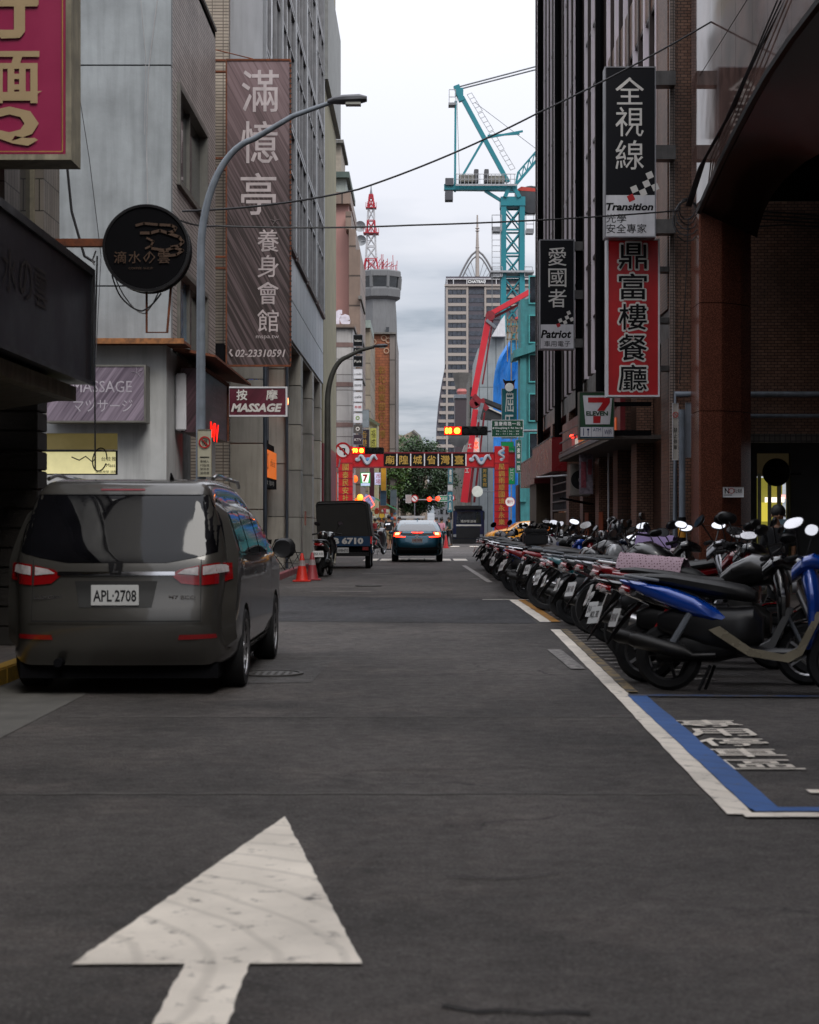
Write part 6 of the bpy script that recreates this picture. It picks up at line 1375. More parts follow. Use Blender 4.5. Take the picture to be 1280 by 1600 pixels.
# ------------------------------------------------------------ vehicle shells
def resample(pts, n, closed=True):
    pts = [Vector((a, b)) for a, b in pts]; m = len(pts)
    # catmull-rom then even spacing
    d = []
    for i in range(m):
        p0, p1, p2, p3 = pts[(i-1) % m], pts[i], pts[(i+1) % m], pts[(i+2) % m]
        for k in range(8):
            t = k/8; d.append(.5*((2*p1)+(p2-p0)*t+(2*p0-5*p1+4*p2-p3)*t*t+(3*p1-p0-3*p2+p3)*t**3)*1.0)
    L_ = [0]
    for i in range(len(d)): L_.append(L_[-1]+(d[(i+1) % len(d)]-d[i]).length)
    o = []; j = 0
    for k in range(n):
        s = L_[-1]*k/n
        while L_[j+1] < s: j += 1
        f = (s-L_[j])/max(1e-9, L_[j+1]-L_[j]); o.append(d[j].lerp(d[(j+1) % len(d)], f))
    return o
def shell(prof, Wd, belt, tumble, y_lo, y_hi, taper=.1, rc=.12, n=110, plan=.05):
    """body skin: side profile (y,z) swept across the width, rounded over the shoulders"""
    c = resample(prof, n); zm = belt*.78
    def half(y, z):
        w = Wd-.03*max(0, (.55-z)/.4)**2
        if z > belt: w -= tumble*((z-belt)/.75)**1.25
        for e_, s in ((y_lo, 1), (y_hi, -1)):
            d = (y-e_)*s
            if d < .55: w -= taper*((.55-d)/.55)**2.2
        return w
    def skel(p): return Vector((min(max(p.x, y_lo+.9), y_hi-.9), zm+.1))
    rows = []
    def bulge(p, t):   # ends bow outwards in plan at the centre line
        d = p.copy()
        for e_, s in ((y_lo, 1), (y_hi, -1)):
            q = (p.x-e_)*s
            if q < .8: d.x += s*plan*t*t*(1-q/.8)
        return d
    for t in (0, .2, .4, .58, .72, .82): rows.append([(half(p.x, p.y)*t, bulge(p, t)) for p in c])
    for k in range(1, 6):
        a = k/5*pi/2; ins = rc*(1-cos(a)); r = []
        for p in c:
            q = bulge(p, .82+.18*sin(a)); s = skel(q); L2 = (s-q).length; q2 = q.lerp(s, min(.5, ins/max(.01, L2))); w = half(p.x, p.y); r.append((w*.82+(w*.18)*sin(a), q2))
        rows.append(r)
    last = rows[-1]
    for f in (.12, .3, .5, .75, 1.0):
        r = []
        for (w, q) in last:
            s = skel(q); q2 = q.lerp(s, f); r.append((half(q2.x, q2.y)*1.0, q2))
        rows.append(r)
    vs = []; fs = []; R = len(rows)
    for side in (1, -1):
        b = len(vs)
        for r in rows: vs += [Vector((side*w, q.x, q.y)) for w, q in r]
        for i in range(R-1):
            for k in range(n):
                a = b+i*n+k; d = b+i*n+(k+1) % n; f = (a, d, d+n, a+n); fs.append(f if side > 0 else f[::-1])
    m = MB(); m.add(vs, fs); return m
def weld(o, d=.003):
    bm = bmesh.new(); bm.from_mesh(o.data); bmesh.ops.remove_doubles(bm, verts=bm.verts, dist=d); bmesh.ops.recalc_face_normals(bm, faces=bm.faces); bm.to_mesh(o.data); bm.free(); o.data.update()
def body_bvh(o):
    bm = bmesh.new(); bm.from_mesh(o.data); b = BVHTree.FromBMesh(bm); bm.free(); return b
def wheel(parent, c, r, w, side, spokes=9, rimcol='alloy'):
    c = Vector(c); t = mesh('wheel', MB().lathe([(r*.72,-w/2),(r*.94,-w/2),(r,-w*.38),(r,w*.38),(r*.94,w/2),(r*.72,w/2),(r*.66,w*.4),(r*.66,-w*.4),(r*.72,-w/2)], c, 'x', 36), M['rubber'], parent, True)
    rm = MB(); xo = side*w*.42
    rm.lathe([(r*.72,side*w*.5),(r*.68,side*w*.46),(r*.62,side*w*.2)], c, 'x', 36)
    rm.lathe([(0,xo),(r*.16,xo),(r*.17,xo*.4)], c, 'x', 18)
    for k in range(spokes):
        a = 2*pi*k/spokes; d = Vector((0, cos(a), sin(a))); u = Vector((0, -sin(a), cos(a)))
        rm.add([c+Vector((xo*.95,0,0))+d*r*.1-u*r*.07, c+Vector((xo*.95,0,0))+d*r*.1+u*r*.07, c+Vector((xo,0,0))+d*r*.69+u*r*.045, c+Vector((xo,0,0))+d*r*.69-u*r*.045], [(0,1,2,3)])
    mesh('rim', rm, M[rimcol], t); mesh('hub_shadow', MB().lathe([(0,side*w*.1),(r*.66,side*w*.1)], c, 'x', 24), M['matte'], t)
    return t
def carpaint(name, col, flake=.5, rough=.28):
    t = NT(name); col = C(col) if isinstance(col, str) else col
    t.l(t.mix(t.rng(t.noise(.9,4), .35,.7,0,1), tuple(x*.85 for x in col), tuple(x*1.1 for x in col)), t.b.inputs['Base Color']); t.b.inputs['Metallic'].default_value = flake; t.b.inputs['Roughness'].default_value = rough
    t.b.inputs['Coat Weight'].default_value = .8; t.b.inputs['Coat Roughness'].default_value = .04; return t.m
def finish_car(t, parts, loc, rz=0):
    for o in [t]: o.location = loc; o.rotation_euler = (0, 0, rz)

# ------------------------------------------------------------ grey minivan (local: y forward from the rear bumper, x right)
van = T('minivan', 'dark grey minivan seen from behind with licence plate APL 2708', 'minivan')
prof = [(.02,.42),(.0,.62),(.05,.86),(.07,1.05),(.14,1.22),(.28,1.50),(.40,1.68),(.52,1.735),(1.1,1.77),(2.1,1.765),(2.8,1.70),(3.35,1.45),(3.85,1.17),(4.4,1.02),(4.75,.86),(4.84,.6),(4.8,.35),(4.6,.24),(2.4,.22),(.3,.24),(.08,.30)]
vp = carpaint('van_grey_paint', '#4e4c48', .6, .32)
body = mesh('body', shell(prof, .945, 1.08, .26, 0, 4.84, .125, .19, 150, .08), vp, van, True); weld(body)
bvh = body_bvh(body)
cut = MB()
for y_ in (.98, 3.86):
    for s_ in (1, -1): cut.cyl((s_*.60,y_,.33),(s_*1.1,y_,.33),.385,28)
boolean_cut(body, cut)
for y_ in (.98, 3.86):
    for s_ in (1, -1): wheel(van, (s_*.84,y_,.335), .335, .215, s_, 10)
arch = MB()
for y_ in (.98, 3.86):
    for s_ in (1, -1): arch.box(s_*.60,s_*.74,y_-.42,y_+.42,.2,.78)
mesh('wheel_housing', arch, M['matte'], van); mesh('underbody', MB().box(-.8,.8,.2,4.6,.14,.26).cyl((-.45,-.02,.28),(-.45,.4,.28),.035,10), M['matte'], van)
rear = lambda poly, m, off, mt, name='x', par=van: mesh(name, conform(MB(), bvh, poly, (0,-1,0), EX, EZ, EY, .05, off), mt, par, True)
def mir(p): return p+[(-x, z) for x, z in reversed(p)]
vglass = glassmat('van_glass', (.004,.004,.005), .04, .0, .3)
rear([(-.845,1.17),(-.80,1.40),(-.70,1.625),(.70,1.625),(.80,1.40),(.845,1.17),(.62,1.115),(.40,1.075),(-.40,1.075),(-.62,1.115)], 0, .006, vglass, 'rear_window')
rear(mir([(.0,1.66),(.18,1.66),(.18,1.675)]), 0, .012, M['dkred'], 'high_brake_light')
rear(mir([(0,1.005),(.47,1.005),(.47,.975),(0,.975)]), 0, .018, M['chrome'], 'chrome_strip')
tl = mat('tail_red','#7a0c10',.15,var=.2,coat=1); tclr = mat('tail_clear','#a9a3a3',.15,var=.3,scale=25,coat=1)
tw_ = mat('seam_black',(.004,.004,.004),.7)
for s_ in (1,-1):
    f = lambda p: [(x*s_, z) for x, z in (p if s_ > 0 else p[::-1])]
    L1 = rear(f([(.44,.975),(.50,1.02),(.66,1.055),(.665,.895),(.52,.91)]), 0, .012, tl, 'tail_light'); rear(f([(.49,.99),(.55,1.025),(.655,1.043),(.655,.975)]), 0, .020, tclr, 'clear_lens', L1)
    L2 = rear(f([(.68,1.058),(.80,1.075),(.895,1.07),(.905,.94),(.80,.905),(.68,.895)]), 0, .012, tl, 'tail_light'); rear(f([(.69,1.045),(.80,1.062),(.87,1.058),(.875,1.0),(.69,.977)]), 0, .020, tclr, 'clear_lens', L2)
    rear(f([(.50,.46),(.80,.47),(.79,.505),(.51,.50)]), 0, .010, tl, 'bumper_reflector')
    rear(f([(.672,1.10),(.678,1.10),(.678,.60),(.672,.60)]), 0, .004, tw_, 'tailgate_gap')
rear(mir([(0,.605),(.675,.605),(.675,.615),(0,.615)]), 0, .004, tw_, 'tailgate_gap'); rear(mir([(0,.595),(.70,.595),(.70,.603),(0,.603)]), 0, .012, M['chrome'] if 0 else vp, 'bumper_edge')
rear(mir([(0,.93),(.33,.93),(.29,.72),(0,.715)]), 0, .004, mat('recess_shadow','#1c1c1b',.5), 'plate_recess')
yp = bvh.ray_cast(Vector((0,-1,.82)), EY)[0].y
pl_ = mesh('licence_plate', MB().box(-.19,.19,yp-.035,yp-.018,.735,.90), M['plate'], van, bevel=.004)
mesh('plate_characters', MB().text('APL·2708', (0,yp-.037,.813), .345, .095, EX, EZ, .02), M['plateink'], pl_)
yb = bvh.ray_cast(Vector((0,-1,1.04)), EY)[0].y
bd = mesh('badge', MB().prism([(-.045,.98),(.045,.98),(.06,1.085),(-.06,1.085)], EX, EZ, (0,.02,0), (0,yb-.035,0)), M['black'], van, bevel=.005); mesh('badge_letter', MB().text('L', (0,yb-.04,1.032), .05, .075, EX, EZ, .05, .25), M['chrome'], bd)
for tx, x_ in (('LUXGEN',-.545),('M7 ECO',.53)): yy_ = bvh.ray_cast(Vector((x_,-1,.80)), EY)[0].y; mesh('badge_lettering', MB().text(tx, (x_,yy_-.012,.80), .22, .03, EX, EZ, .03), M['chrome'], van)
# wiper and spoiler lip
rear(mir([(0,1.655),(.66,1.652),(.70,1.64),(0,1.640)]), 0, .03, vp, 'spoiler_lip'); 
for s_ in (1,-1):
    def sd_(poly, off, mt, name, par=van): return mesh(name, conform(MB(), bvh, poly, (s_*2,0,0), EY, EZ, (-s_,0,0), .07, off), mt, par, True)
    sd_([(.62,1.16),(.66,1.50),(.80,1.60),(1.30,1.63),(1.30,1.14)], .006, vglass, 'side_window'); sd_([(1.36,1.14),(1.36,1.63),(2.2,1.63),(2.2,1.12)], .006, vglass, 'side_window'); sd_([(2.28,1.12),(2.28,1.63),(2.75,1.57),(3.35,1.22),(3.4,1.11)], .006, vglass, 'side_window')
    sd_([(.56,1.125),(3.4,1.085),(3.4,1.105),(.56,1.145)], .010, M['chrome'], 'chrome_strip')
    for y_ in (1.33,2.24,3.35): sd_([(y_,.35),(y_+.008,.35),(y_+.008,1.10),(y_,1.10)], .003, tw_, 'door_gap')
    sd_([(1.45,.95),(1.62,.95),(1.62,.985),(1.45,.985)], .03, M['chrome'], 'door_handle'); sd_([(2.32,.93),(2.49,.93),(2.49,.965),(2.32,.965)], .03, M['chrome'], 'door_handle')
    sd_([(1.45,.26),(3.3,.26),(3.3,.33),(1.45,.33)], .02, M['chrome'] if 0 else vp, 'sill_trim')
    mm_ = MB().loft([sell((s_*x,y,z),hx_,hz_,EX,EZ,12,2.4) for x,y,z,hx_,hz_ in ((1.0,3.2,1.13,.03,.03),(1.07,3.19,1.14,.085,.085),(1.09,3.22,1.145,.11,.10),(1.09,3.28,1.145,.09,.08),(1.08,3.32,1.14,.03,.03))]); mi = mesh('door_mirror', mm_, M['black'], van, True)
    mesh('roof_rail', MB().tube([(s_*.69,.75,1.765),(s_*.69,1.0,1.80),(s_*.69,2.6,1.78),(s_*.68,2.8,1.735)], .018, 8), vp, van, True)
mesh('antenna', MB().tube([(.35,.72,1.76),(.35,.66,1.81)],[.02,.006],8), M['black'], van)
van.location = (-2.44, 13.25, 0)

# ------------------------------------------------------------ blue hatchback ahead
hb = T('hatchback_car', 'teal blue hatchback with glowing brake lights driving away at the junction', 'car')
prof = [(.03,.45),(.0,.62),(.06,.86),(.10,.98),(.16,1.05),(.55,1.22),(1.0,1.37),(1.7,1.47),(2.3,1.475),(2.9,1.38),(3.5,1.08),(4.1,.90),(4.5,.72),(4.6,.5),(4.5,.25),(2.4,.18),(.4,.22),(.08,.30)]
bp = carpaint('teal_blue_paint', '#124e63', .5, .28); b2 = mesh('body', shell(prof, .885, .95, .24, 0, 4.6, .14, .12, 120), bp, hb, True); weld(b2); bvh2 = body_bvh(b2)
rr2 = lambda poly, off, mt, name, par=hb: mesh(name, conform(MB(), bvh2, poly, (0,-1,0), EX, EZ, EY, .06, off), mt, par, True)
rr2(mir([(0,1.40),(.50,1.39),(.62,1.25),(.69,1.10),(0,1.10)]), .006, glassmat('hatch_glass',(.03,.035,.045),.08,.0,1), 'rear_window')
rr2(mir([(0,1.085),(.70,1.085),(.74,.99),(.55,.965),(.30,.93),(0,.93)]), .008, M['black'], 'tail_panel')
brk = mat('brake_light','#ff2818',.3,emit=6,ecol='#ff2a14'); brk2 = mat('brake_core','#ffb080',.3,emit=9,ecol='#ff7a48')
rr2([(-.22,1.05),(.22,1.05),(.15,1.025),(-.15,1.025)], .016, brk, 'high_brake_light')
for s_ in (1,-1):
    f = lambda p: [(x*s_, z) for x, z in (p if s_ > 0 else p[::-1])]
    l_ = rr2(f([(.56,1.05),(.80,1.04),(.82,.90),(.76,.885),(.45,.87),(.40,.895),(.66,.915),(.70,.96),(.60,.985)]), .016, brk, 'tail_light'); rr2(f([(.62,1.035),(.76,1.03),(.77,.96),(.64,.965)]), .024, brk2, 'lamp_core', l_)
    rr2(f([(.62,.52),(.80,.55),(.82,.70),(.80,.70),(.66,.56)]), .006, M['black'], 'bumper_vent')
rr2(mir([(0,.42),(.70,.42),(.80,.5),(.66,.53),(0,.50)]), .008, M['black'], 'bumper_insert'); rr2(mir([(0,.42),(.82,.44),(.8,.30),(0,.30)]), .008, M['matte'], 'bumper_skirt')
yp = bvh2.ray_cast(Vector((0,-1,.77)), EY)[0].y; p_ = mesh('licence_plate', MB().box(-.19,.19,yp-.03,yp-.01,.69,.85), M['plate'], hb); mesh('plate_characters', MB().text('EAB 0608', (0,yp-.032,.77), .33, .09, EX, EZ, .02), M['platered'], p_)
mesh('badge', MB().lathe([(.03,-.01),(.055,-.01),(.055,0),(.03,0)], (0,yp-.0,.91), 'y', 18), M['chrome'], hb); mesh('antenna', MB().prism([(0,0),(.18,0),(.03,.09)], EY, EZ, (.03,0,0), (-.015,1.6,1.465)), bp, hb)
for s_ in (1,-1):
    for y_ in (.85,3.6): wheel(hb, (s_*.80,y_,.31), .31, .2, s_, 8)
    mesh('side_window', conform(MB(), bvh2, [(.75,1.0),(1.0,1.22),(1.9,1.36),(2.7,1.3),(3.2,1.02)], (s_*2,0,0), EY, EZ, (-s_,0,0), .1, .006), M['glass'], hb, True)
    mesh('door_mirror', MB().ball((s_*.97,3.0,1.02),(.10,.06,.07),10,6), bp, hb, True)
hb.location = (P(652,0,58.5).x, 58.3, 0)
hb.rotation_euler = (0,0,0)

# ------------------------------------------------------------ yellow taxi, side on
tx_ = T('taxi', 'yellow taxi side on beyond the parked scooters', 'taxi')
prof = [(.02,.45),(.0,.7),(.06,.95),(.3,1.03),(.75,1.08),(1.15,1.35),(1.6,1.46),(2.3,1.47),(2.8,1.38),(3.3,1.08),(4.1,.93),(4.5,.75),(4.58,.5),(4.5,.28),(2.3,.2),(.1,.28)]
yp_ = carpaint('taxi_yellow','#b8790a',.0,.4); b3 = mesh('body', shell(prof,.86,.98,.22,0,4.58,.12,.12,100), yp_, tx_, True); weld(b3); bvh3 = body_bvh(b3)
for s_ in (1,-1):
    for y_ in (.85,3.65): wheel(tx_, (s_*.80,y_,.31), .31, .2, s_, 8)
    for p in ([(.85,1.03),(1.2,1.32),(1.55,1.39),(1.55,1.03)],[(1.62,1.03),(1.62,1.40),(2.25,1.41),(2.25,1.03)],[(2.32,1.03),(2.32,1.41),(2.75,1.34),(3.2,1.05)]): mesh('side_window', conform(MB(), bvh3, p, (s_*2,0,0), EY, EZ, (-s_,0,0), .1, .008), M['skyglass'], tx_, True)
mesh('roof_light', MB().box(-.2,.2,1.9,2.05,1.47,1.58), mat('taxi_lamp','#c9b06a',.4,emit=.3), tx_, bevel=.02)
tx_.location = (8.15,93.0,0); tx_.rotation_euler = (0,0,radians(94))

# ------------------------------------------------------------ covered small truck, left
kt = T('covered_truck', 'small blue truck with a tall black tarpaulin box and mirrored white letters on its tailgate', 'truck', (0,0,0))
kb = carpaint('truck_blue','#123a5c',.2,.4)
cov = mat('tarpaulin_black','#14130f',.6,var=.3,scale=2,bump=.4,bscale=5)
rg = []
for y_, k_ in ((0,0),(.03,.03),(2.2,.03),(2.23,0)): rg.append([(x,y_,z) for x,z in ((-.80+k_*-1,.98),(-.87-k_*.3,1.9),(-.85,1.99),(-.76,2.03),(.5,2.06),(.62,2.03),(.70,1.95),(.76,1.4),(.80+k_,.98))])
mesh('tarpaulin_box', MB().loft(rg), cov, kt); mesh('hem', MB().tube([(-.84,-.02,1.88),(-.80,-.02,1.96),(.5,-.02,1.99),(.64,-.02,1.92),(.74,-.02,1.0)],.015,5), M['cable'], kt)
tg_ = mesh('tailgate', MB().box(-.78,.76,0,.06,.68,.975), kb, kt, bevel=.01); mesh('tailgate_letters', MB().text('AB 6710', (-.02,-.006,.84), 1.15, .2, EX, EZ, .05), M['offwhite'], tg_)
mesh('chassis', MB().box(-.7,.7,.1,3.2,.38,.66).box(-.76,-.6,.0,.2,.42,.67).box(.6,.76,.0,.2,.42,.67), M['matte'], kt); mesh('bumper', MB().box(-.72,.72,-.04,.04,.38,.5), M['black'], kt)
p_ = mesh('licence_plate', MB().box(-.22,.12,-.07,-.055,.48,.64), M['plate'], kt); mesh('plate_characters', MB().text('ANB-6713', (-.05,-.074,.56), .3, .09, EX, EZ, .02), M['plateink'], p_)
for s_ in (-1,1):
    mesh('tail_light', MB().box(s_*.62-.09,s_*.62+.09,-.05,-.01,.56,.66), tl, kt)
    for y_ in (.55,2.55): wheel(kt, (s_*.68,y_,.27), .27, .16, s_, 6, 'steel')
mesh('side_reflector', MB().box(.77,.80,.05,.15,.75,1.1), mat('side_red','#b02020',.3,emit=.3), kt)
mesh('cab', MB().prism([(2.3,.4),(2.3,1.75),(2.9,1.78),(3.25,1.2),(3.35,.4)], EY, EZ, (1.5,0,0), (-.75,0,0)), kb, kt, bevel=.03)
kt.location = (P(539,0,50).x, 50, 0)

# ------------------------------------------------------------ boom pump truck
bt = T('concrete_pump_truck', 'dark blue concrete pump truck facing the camera with a huge folded red boom', 'truck', (P(730,0,108).x,108,0))
Y0 = 108
tb2 = carpaint('pump_blue','#10204a',.1,.35); tk = mat('pump_black','#101216',.5)
mesh('cab', fbox(MB(),708,795,757,850,Y0,2), tb2, bt, bevel=.12); mesh('windscreen', MB().add([p-EY*.02 for p in (P(713,818,Y0),P(752,818,Y0),P(751,799,Y0),P(715,799,Y0))], [(0,1,2,3)]), M['skyglass'], bt)
mesh('roof_visor', fbox(MB(),710,790,754,796,Y0-.2,1.6), tk, bt, bevel=.05); mesh('pale_strip', fbox(MB(),713,819.5,752,822,Y0-.06,.05), M['offwhite'], bt); mesh('grille', fbox(MB(),713,824,750,841,Y0-.07,.07), tk, bt); mesh('bumper', fbox(MB(),707,842,757,852,Y0-.2,.4), tk, bt)
lettering(bt, 0, M['offwhite'], lambda m: m.text('預拌泵浦車', P(732,814.5,Y0-.05), 1.0, .18), 'windscreen_lettering')
for x in (705,756): mesh('mirror', fbox(MB(),x-1.5,800,x+1.5,812,Y0-.3,.1), tk, bt)
for x in (711,752): mesh('wheel', MB().cyl(P(x,0,Y0)*1+Vector((-.17,.6,-(P(x,0,Y0).z)+.5)), P(x,0,Y0)+Vector((.17,.6,-(P(x,0,Y0).z)+.5)), .5, 24), M['rubber'], bt); mesh('headlight', fbox(MB(),x-2.5 if x < 730 else x-2,835,x+2.5 if x > 730 else x+2,839,Y0-.22,.05), mat('headlamp','#8a8d92',.2), bt)
rb = mat('boom_red','#c22634',.4,var=.15,scale=.4); rb2 = mat('boom_red_dark','#7d1824',.5)
YB_ = Y0+4; ko = YB_/2600
def boomseg(a, b, wa, wb, name='boom_section', m=rb, dy=0):
    A, B = P(*a,YB_+dy), P(*b,YB_+dy); d = (B-A).normalized(); n_ = Vector((-d.z,0,d.x)); r = []
    for p, w_ in ((A,wa),(B,wb)): r.append([p+n_*w_*ko/2-EY*.3, p+n_*w_*ko/2+EY*.3, p-n_*w_*ko/2+EY*.3, p-n_*w_*ko/2-EY*.3])
    return mesh(name, MB().loft(r), m, bt)
boomseg((725,785),(743,640),11,8.5); boomseg((733,785),(748,660),4,3,'boom_rail',rb2,.5); boomseg((740,620),(765,490),9,10); boomseg((741,785),(757,645),3,2.5,'hydraulic_pipe',rb2,1.2)
boomseg((764,492),(846,446),7,8); boomseg((768,498),(846,458),3,3,'boom_rail',rb2,.5); boomseg((754,600),(770,500),2.2,2.2,'hydraulic_pipe',rb2,.9)
boomseg((805,498),(850,489),3,9,'boom_section',mat('boom_pink','#c0484a',.5))
mesh('hinge', MB().lathe([(0,-.35),(.32,-.35),(.32,.35),(0,.35)], P(766,494,YB_), 'y', 20).lathe([(0,-.35),(.36,-.35),(.36,.35),(0,.35)], P(742,630,YB_), 'y', 20).beam(P(740,618,YB_-.2),P(762,640,YB_-.2),.35).beam(P(742,632,YB_-.2),P(757,625,YB_-.2),.3), rb2, bt)
mesh('cylinder', MB().beam(P(760,500,YB_-.3),P(775,512,YB_-.3),.2).beam(P(748,652,YB_-.35),P(754,630,YB_-.35),.24).cyl(P(748,655,YB_-.4),P(753,634,YB_-.4),.08,8), M['steel'], bt)
lettering(bt, 0, M['offwhite'], lambda m: m.text('工', P(730,735,YB_-.32), .28, .3, EX, EZ, .04).text('工', P(734,697,YB_-.32), .25, .3, EX, EZ, .04), 'boom_lettering')
tX = T('grey_sheet_awning','dark grey corrugated sheet awnings tilted behind the red boom and teal sign','awning',(P(775,0,116).x,116,P(0,650,116).z))
for q in (((757,622),(785,633),(785,640),(757,628)),((750,632),(803,656),(795,657),(752,654))): mesh('sheet', MB().prism([(P(x,0,116).x,P(0,y,116).z) for x,y in q], EX, EZ, (0,1.5,0), (0,116,0)), mat('sheet_darkgrey','#3a3c3e',.5,.3,streak=.4), tX)
mesh('sheet_edge', MB().beam(P(750,631,115.9),P(803,655,115.9),.1), M['offwhite'], tX)

# ------------------------------------------------------------ scooter
def scooter_proto(lab, kind=0):
    t = T('scooter', lab, 'scooter'); paintm = mat('scooter_black','#111113',.18,coat=1,var=.1)
    EXv, r_ = EX, .255
    def wh(x, sl=1, r=r_, w=.10):
        o = mesh('wheel', MB().lathe([(r*.70,-w*.45),(r*.9,-w/2),(r,-w*.25),(r*1.01,0),(r,w*.25),(r*.9,w/2),(r*.70,w*.45),(r*.70,-w*.45)], (x,0,r), 'y', 26), M['rubber'], t, True)
        rm = MB().lathe([(r*.70,-w*.4),(r*.64,-w*.3),(r*.64,w*.3),(r*.70,w*.4)], (x,0,r), 'y', 26).lathe([(0,-w*.45),(r*.2,-w*.45),(r*.2,w*.45),(0,w*.45)], (x,0,r), 'y', 14)
        for k in range(5): a = 2*pi*k/5; rm.beam((x+r*.12*cos(a),0,r+r*.12*sin(a)),(x+r*.68*cos(a),0,r+r*.68*sin(a)),.028,.022)
        mesh('rim', rm, M['alloy'] if kind else M['black'], o)
    wh(-.64); wh(.66)
    E = lambda x, z, hy, hz, e=2.6, n=14: sell((x,0,z), hy, hz, EY, EZ, n, e)
    mesh('side_panels', MB().loft([E(-1.03,.84,.03,.012),E(-.97,.82,.085,.028),E(-.82,.775,.135,.055,3.4),E(-.62,.715,.165,.082,3.4),E(-.42,.645,.178,.085,3.8),E(-.28,.59,.172,.062,3.6),E(-.17,.55,.14,.03)]), paintm, t, True)
    mesh('seat', MB().loft([E(-.86,.86,.06,.015),E(-.80,.862,.11,.035),E(-.6,.845,.14,.055),E(-.45,.82,.15,.06),E(-.25,.785,.15,.07),E(-.05,.755,.125,.065),E(.03,.73,.08,.04)]), mat('seat_vinyl','#121213',.45,bump=.25,bscale=18,spec=.4), t, True)
    mesh('engine', MB().loft([E(-.72,.30,.10,.09),E(-.5,.34,.13,.12),E(-.25,.36,.12,.13),E(-.05,.36,.10,.08)]).beam((-.66,.11,.26),(-.2,.11,.34),.06,.12), mat('engine_dark','#1b1b1c',.5,.4,var=.5,scale=14), t, True)
    mesh('lower_cover', MB().loft([E(-.72,.52,.07,.07),E(-.6,.52,.13,.12),E(-.35,.49,.155,.16,3.2),E(-.12,.47,.15,.18,3.2),E(.02,.50,.12,.16,3),E(.08,.48,.06,.10)]), M['black'], t, True)
    mesh('footboard', MB().loft([E(-.10,.33,.15,.05),E(.1,.30,.17,.045),E(.32,.30,.17,.045),E(.42,.36,.15,.06)]), M['black'], t, True)
    tr = MB()
    for s in (-1,1): tr.prism([(-.30,.47),(-.26,.44),(.0,.28),(.30,.24),(.40,.30),(.55,.62),(.50,.62),(.36,.35),(.26,.30),(.02,.34),(-.22,.50)], EX, EZ, (0,.02*s,0), (0,.172*s,0))
    mesh('lower_trim', tr, mat('trim_grey','#3b3b3b',.35,coat=.5), t, bevel=0)
    mesh('leg_shield', MB().loft([sell((x,0,z),hx,hy,EX,EY,16,2.4) for z,x,hx,hy in ((.34,.42,.03,.13),(.5,.47,.045,.19),(.7,.47,.06,.21),(.86,.44,.075,.18),(.95,.42,.05,.12))]), paintm, t, True)
    mesh('front_cowl', MB().loft([E(.30,.90,.10,.06),E(.38,.97,.17,.07),E(.46,1.0,.15,.065),E(.55,.98,.09,.05),E(.59,.96,.04,.03)]), paintm, t, True)
    mesh('headlight', MB().loft([E(.54,.80,.10,.06),E(.575,.80,.09,.05),E(.59,.80,.04,.025)]), mat('lamp_clear','#9a9c9e',.1,coat=1), t, True)
    fn = []
    for k in range(9):
        a = radians(20+k*17); fn.append(sell((.66+.275*cos(a),0,r_+.275*sin(a)),.062,.012,EY,Vector((cos(a),0,sin(a))),8,2))
    mesh('front_fender', MB().loft(fn), paintm, t, True)
    mesh('fork', MB().tube([(.45,.07,.66),(.655,.07,r_)],.018,8).tube([(.45,-.07,.66),(.655,-.07,r_)],.018,8), M['steel'], t, True)
    hbm = MB().tube([(.30,.35,1.0),(.36,.22,1.03),(.40,.0,1.02),(.36,-.22,1.03),(.30,-.35,1.0)],.013,8); hbar = mesh('handlebar', hbm, M['black'], t, True)
    mesh('grip', MB().cyl((.30,.37,.997),(.345,.25,1.02),.02,10).cyl((.30,-.37,.997),(.345,-.25,1.02),.02,10), M['rubber'], hbar, True)
    for s in (1,-1):
        nrm = Vector((-.45,-.75,.48)).normalized() if not kind else Vector((-.85,-.25,.45)).normalized()
        su = nrm.cross(EZ).normalized(); sv = su.cross(nrm).normalized(); mc_ = Vector((.35,s*.34,1.27))
        st = mesh('mirror', MB().tube([(.37,s*.2,1.03),(.37,s*.26,1.13),mc_-nrm*.02],.008,6).loft([sell(mc_-nrm*d,.098*k,.058*k,su,sv,16,2.3) for d,k in ((.045,.45),(.025,.9),(.0,1.0))]), M['black'], t, True)
        gl = mesh('mirror_glass', MB().add(sell(mc_+nrm*.003,.090,.051,su,sv,16,2.3), [tuple(range(16))]), M['chrome'], st)
        pv = Vector((.37,s*.2,1.03)); st.data.transform(Matrix.Translation(-pv)); gl.data.transform(Matrix.Translation(-pv)); st.location = pv
    mesh('tail_light', MB().loft([E(-1.03,.765,.07,.02),E(-1.0,.775,.11,.035),E(-.93,.76,.13,.04)]), tl, t, True)
    mesh('clear_lens', MB().box(-1.015,-.96,.07,.125,.735,.775).box(-1.015,-.96,-.125,-.07,.735,.775), tclr, t, bevel=.01)
    mesh('grab_rail', MB().tube([(-.7,.12,.84),(-.93,.13,.87),(-.99,.0,.88),(-.93,-.13,.87),(-.7,-.12,.84)],.013,8), M['steel'], t, True)
    mesh('rear_fender', MB().loft([E(-.88,.66,.08,.02),E(-.98,.56,.08,.015),E(-1.08,.42,.07,.012),E(-1.13,.34,.035,.008)]), M['black'], t, True)
    n_ = Vector((-.78,0,-.1)).normalized(); up = Vector((.42,0,.9)).normalized(); cc = Vector((-1.035,0,.56))
    pn = Vector((-.86,-.40,.30)).normalized(); pu = pn.cross(EZ).normalized(); up = pu.cross(pn).normalized(); cc = Vector((-1.07,-.01,.55))
    pl = mesh('licence_plate', MB().obox(cc, pu*.13, up*.075, pn*.004), M['plate'], t)
    mesh('plate_characters', MB().text(random.choice(['MQL 382','NFD 5061','MPK 7720','ENX 418','886 KQT']), cc+pn*.006, .21, .07, -pu, up, .02), M['plateink'], pl)
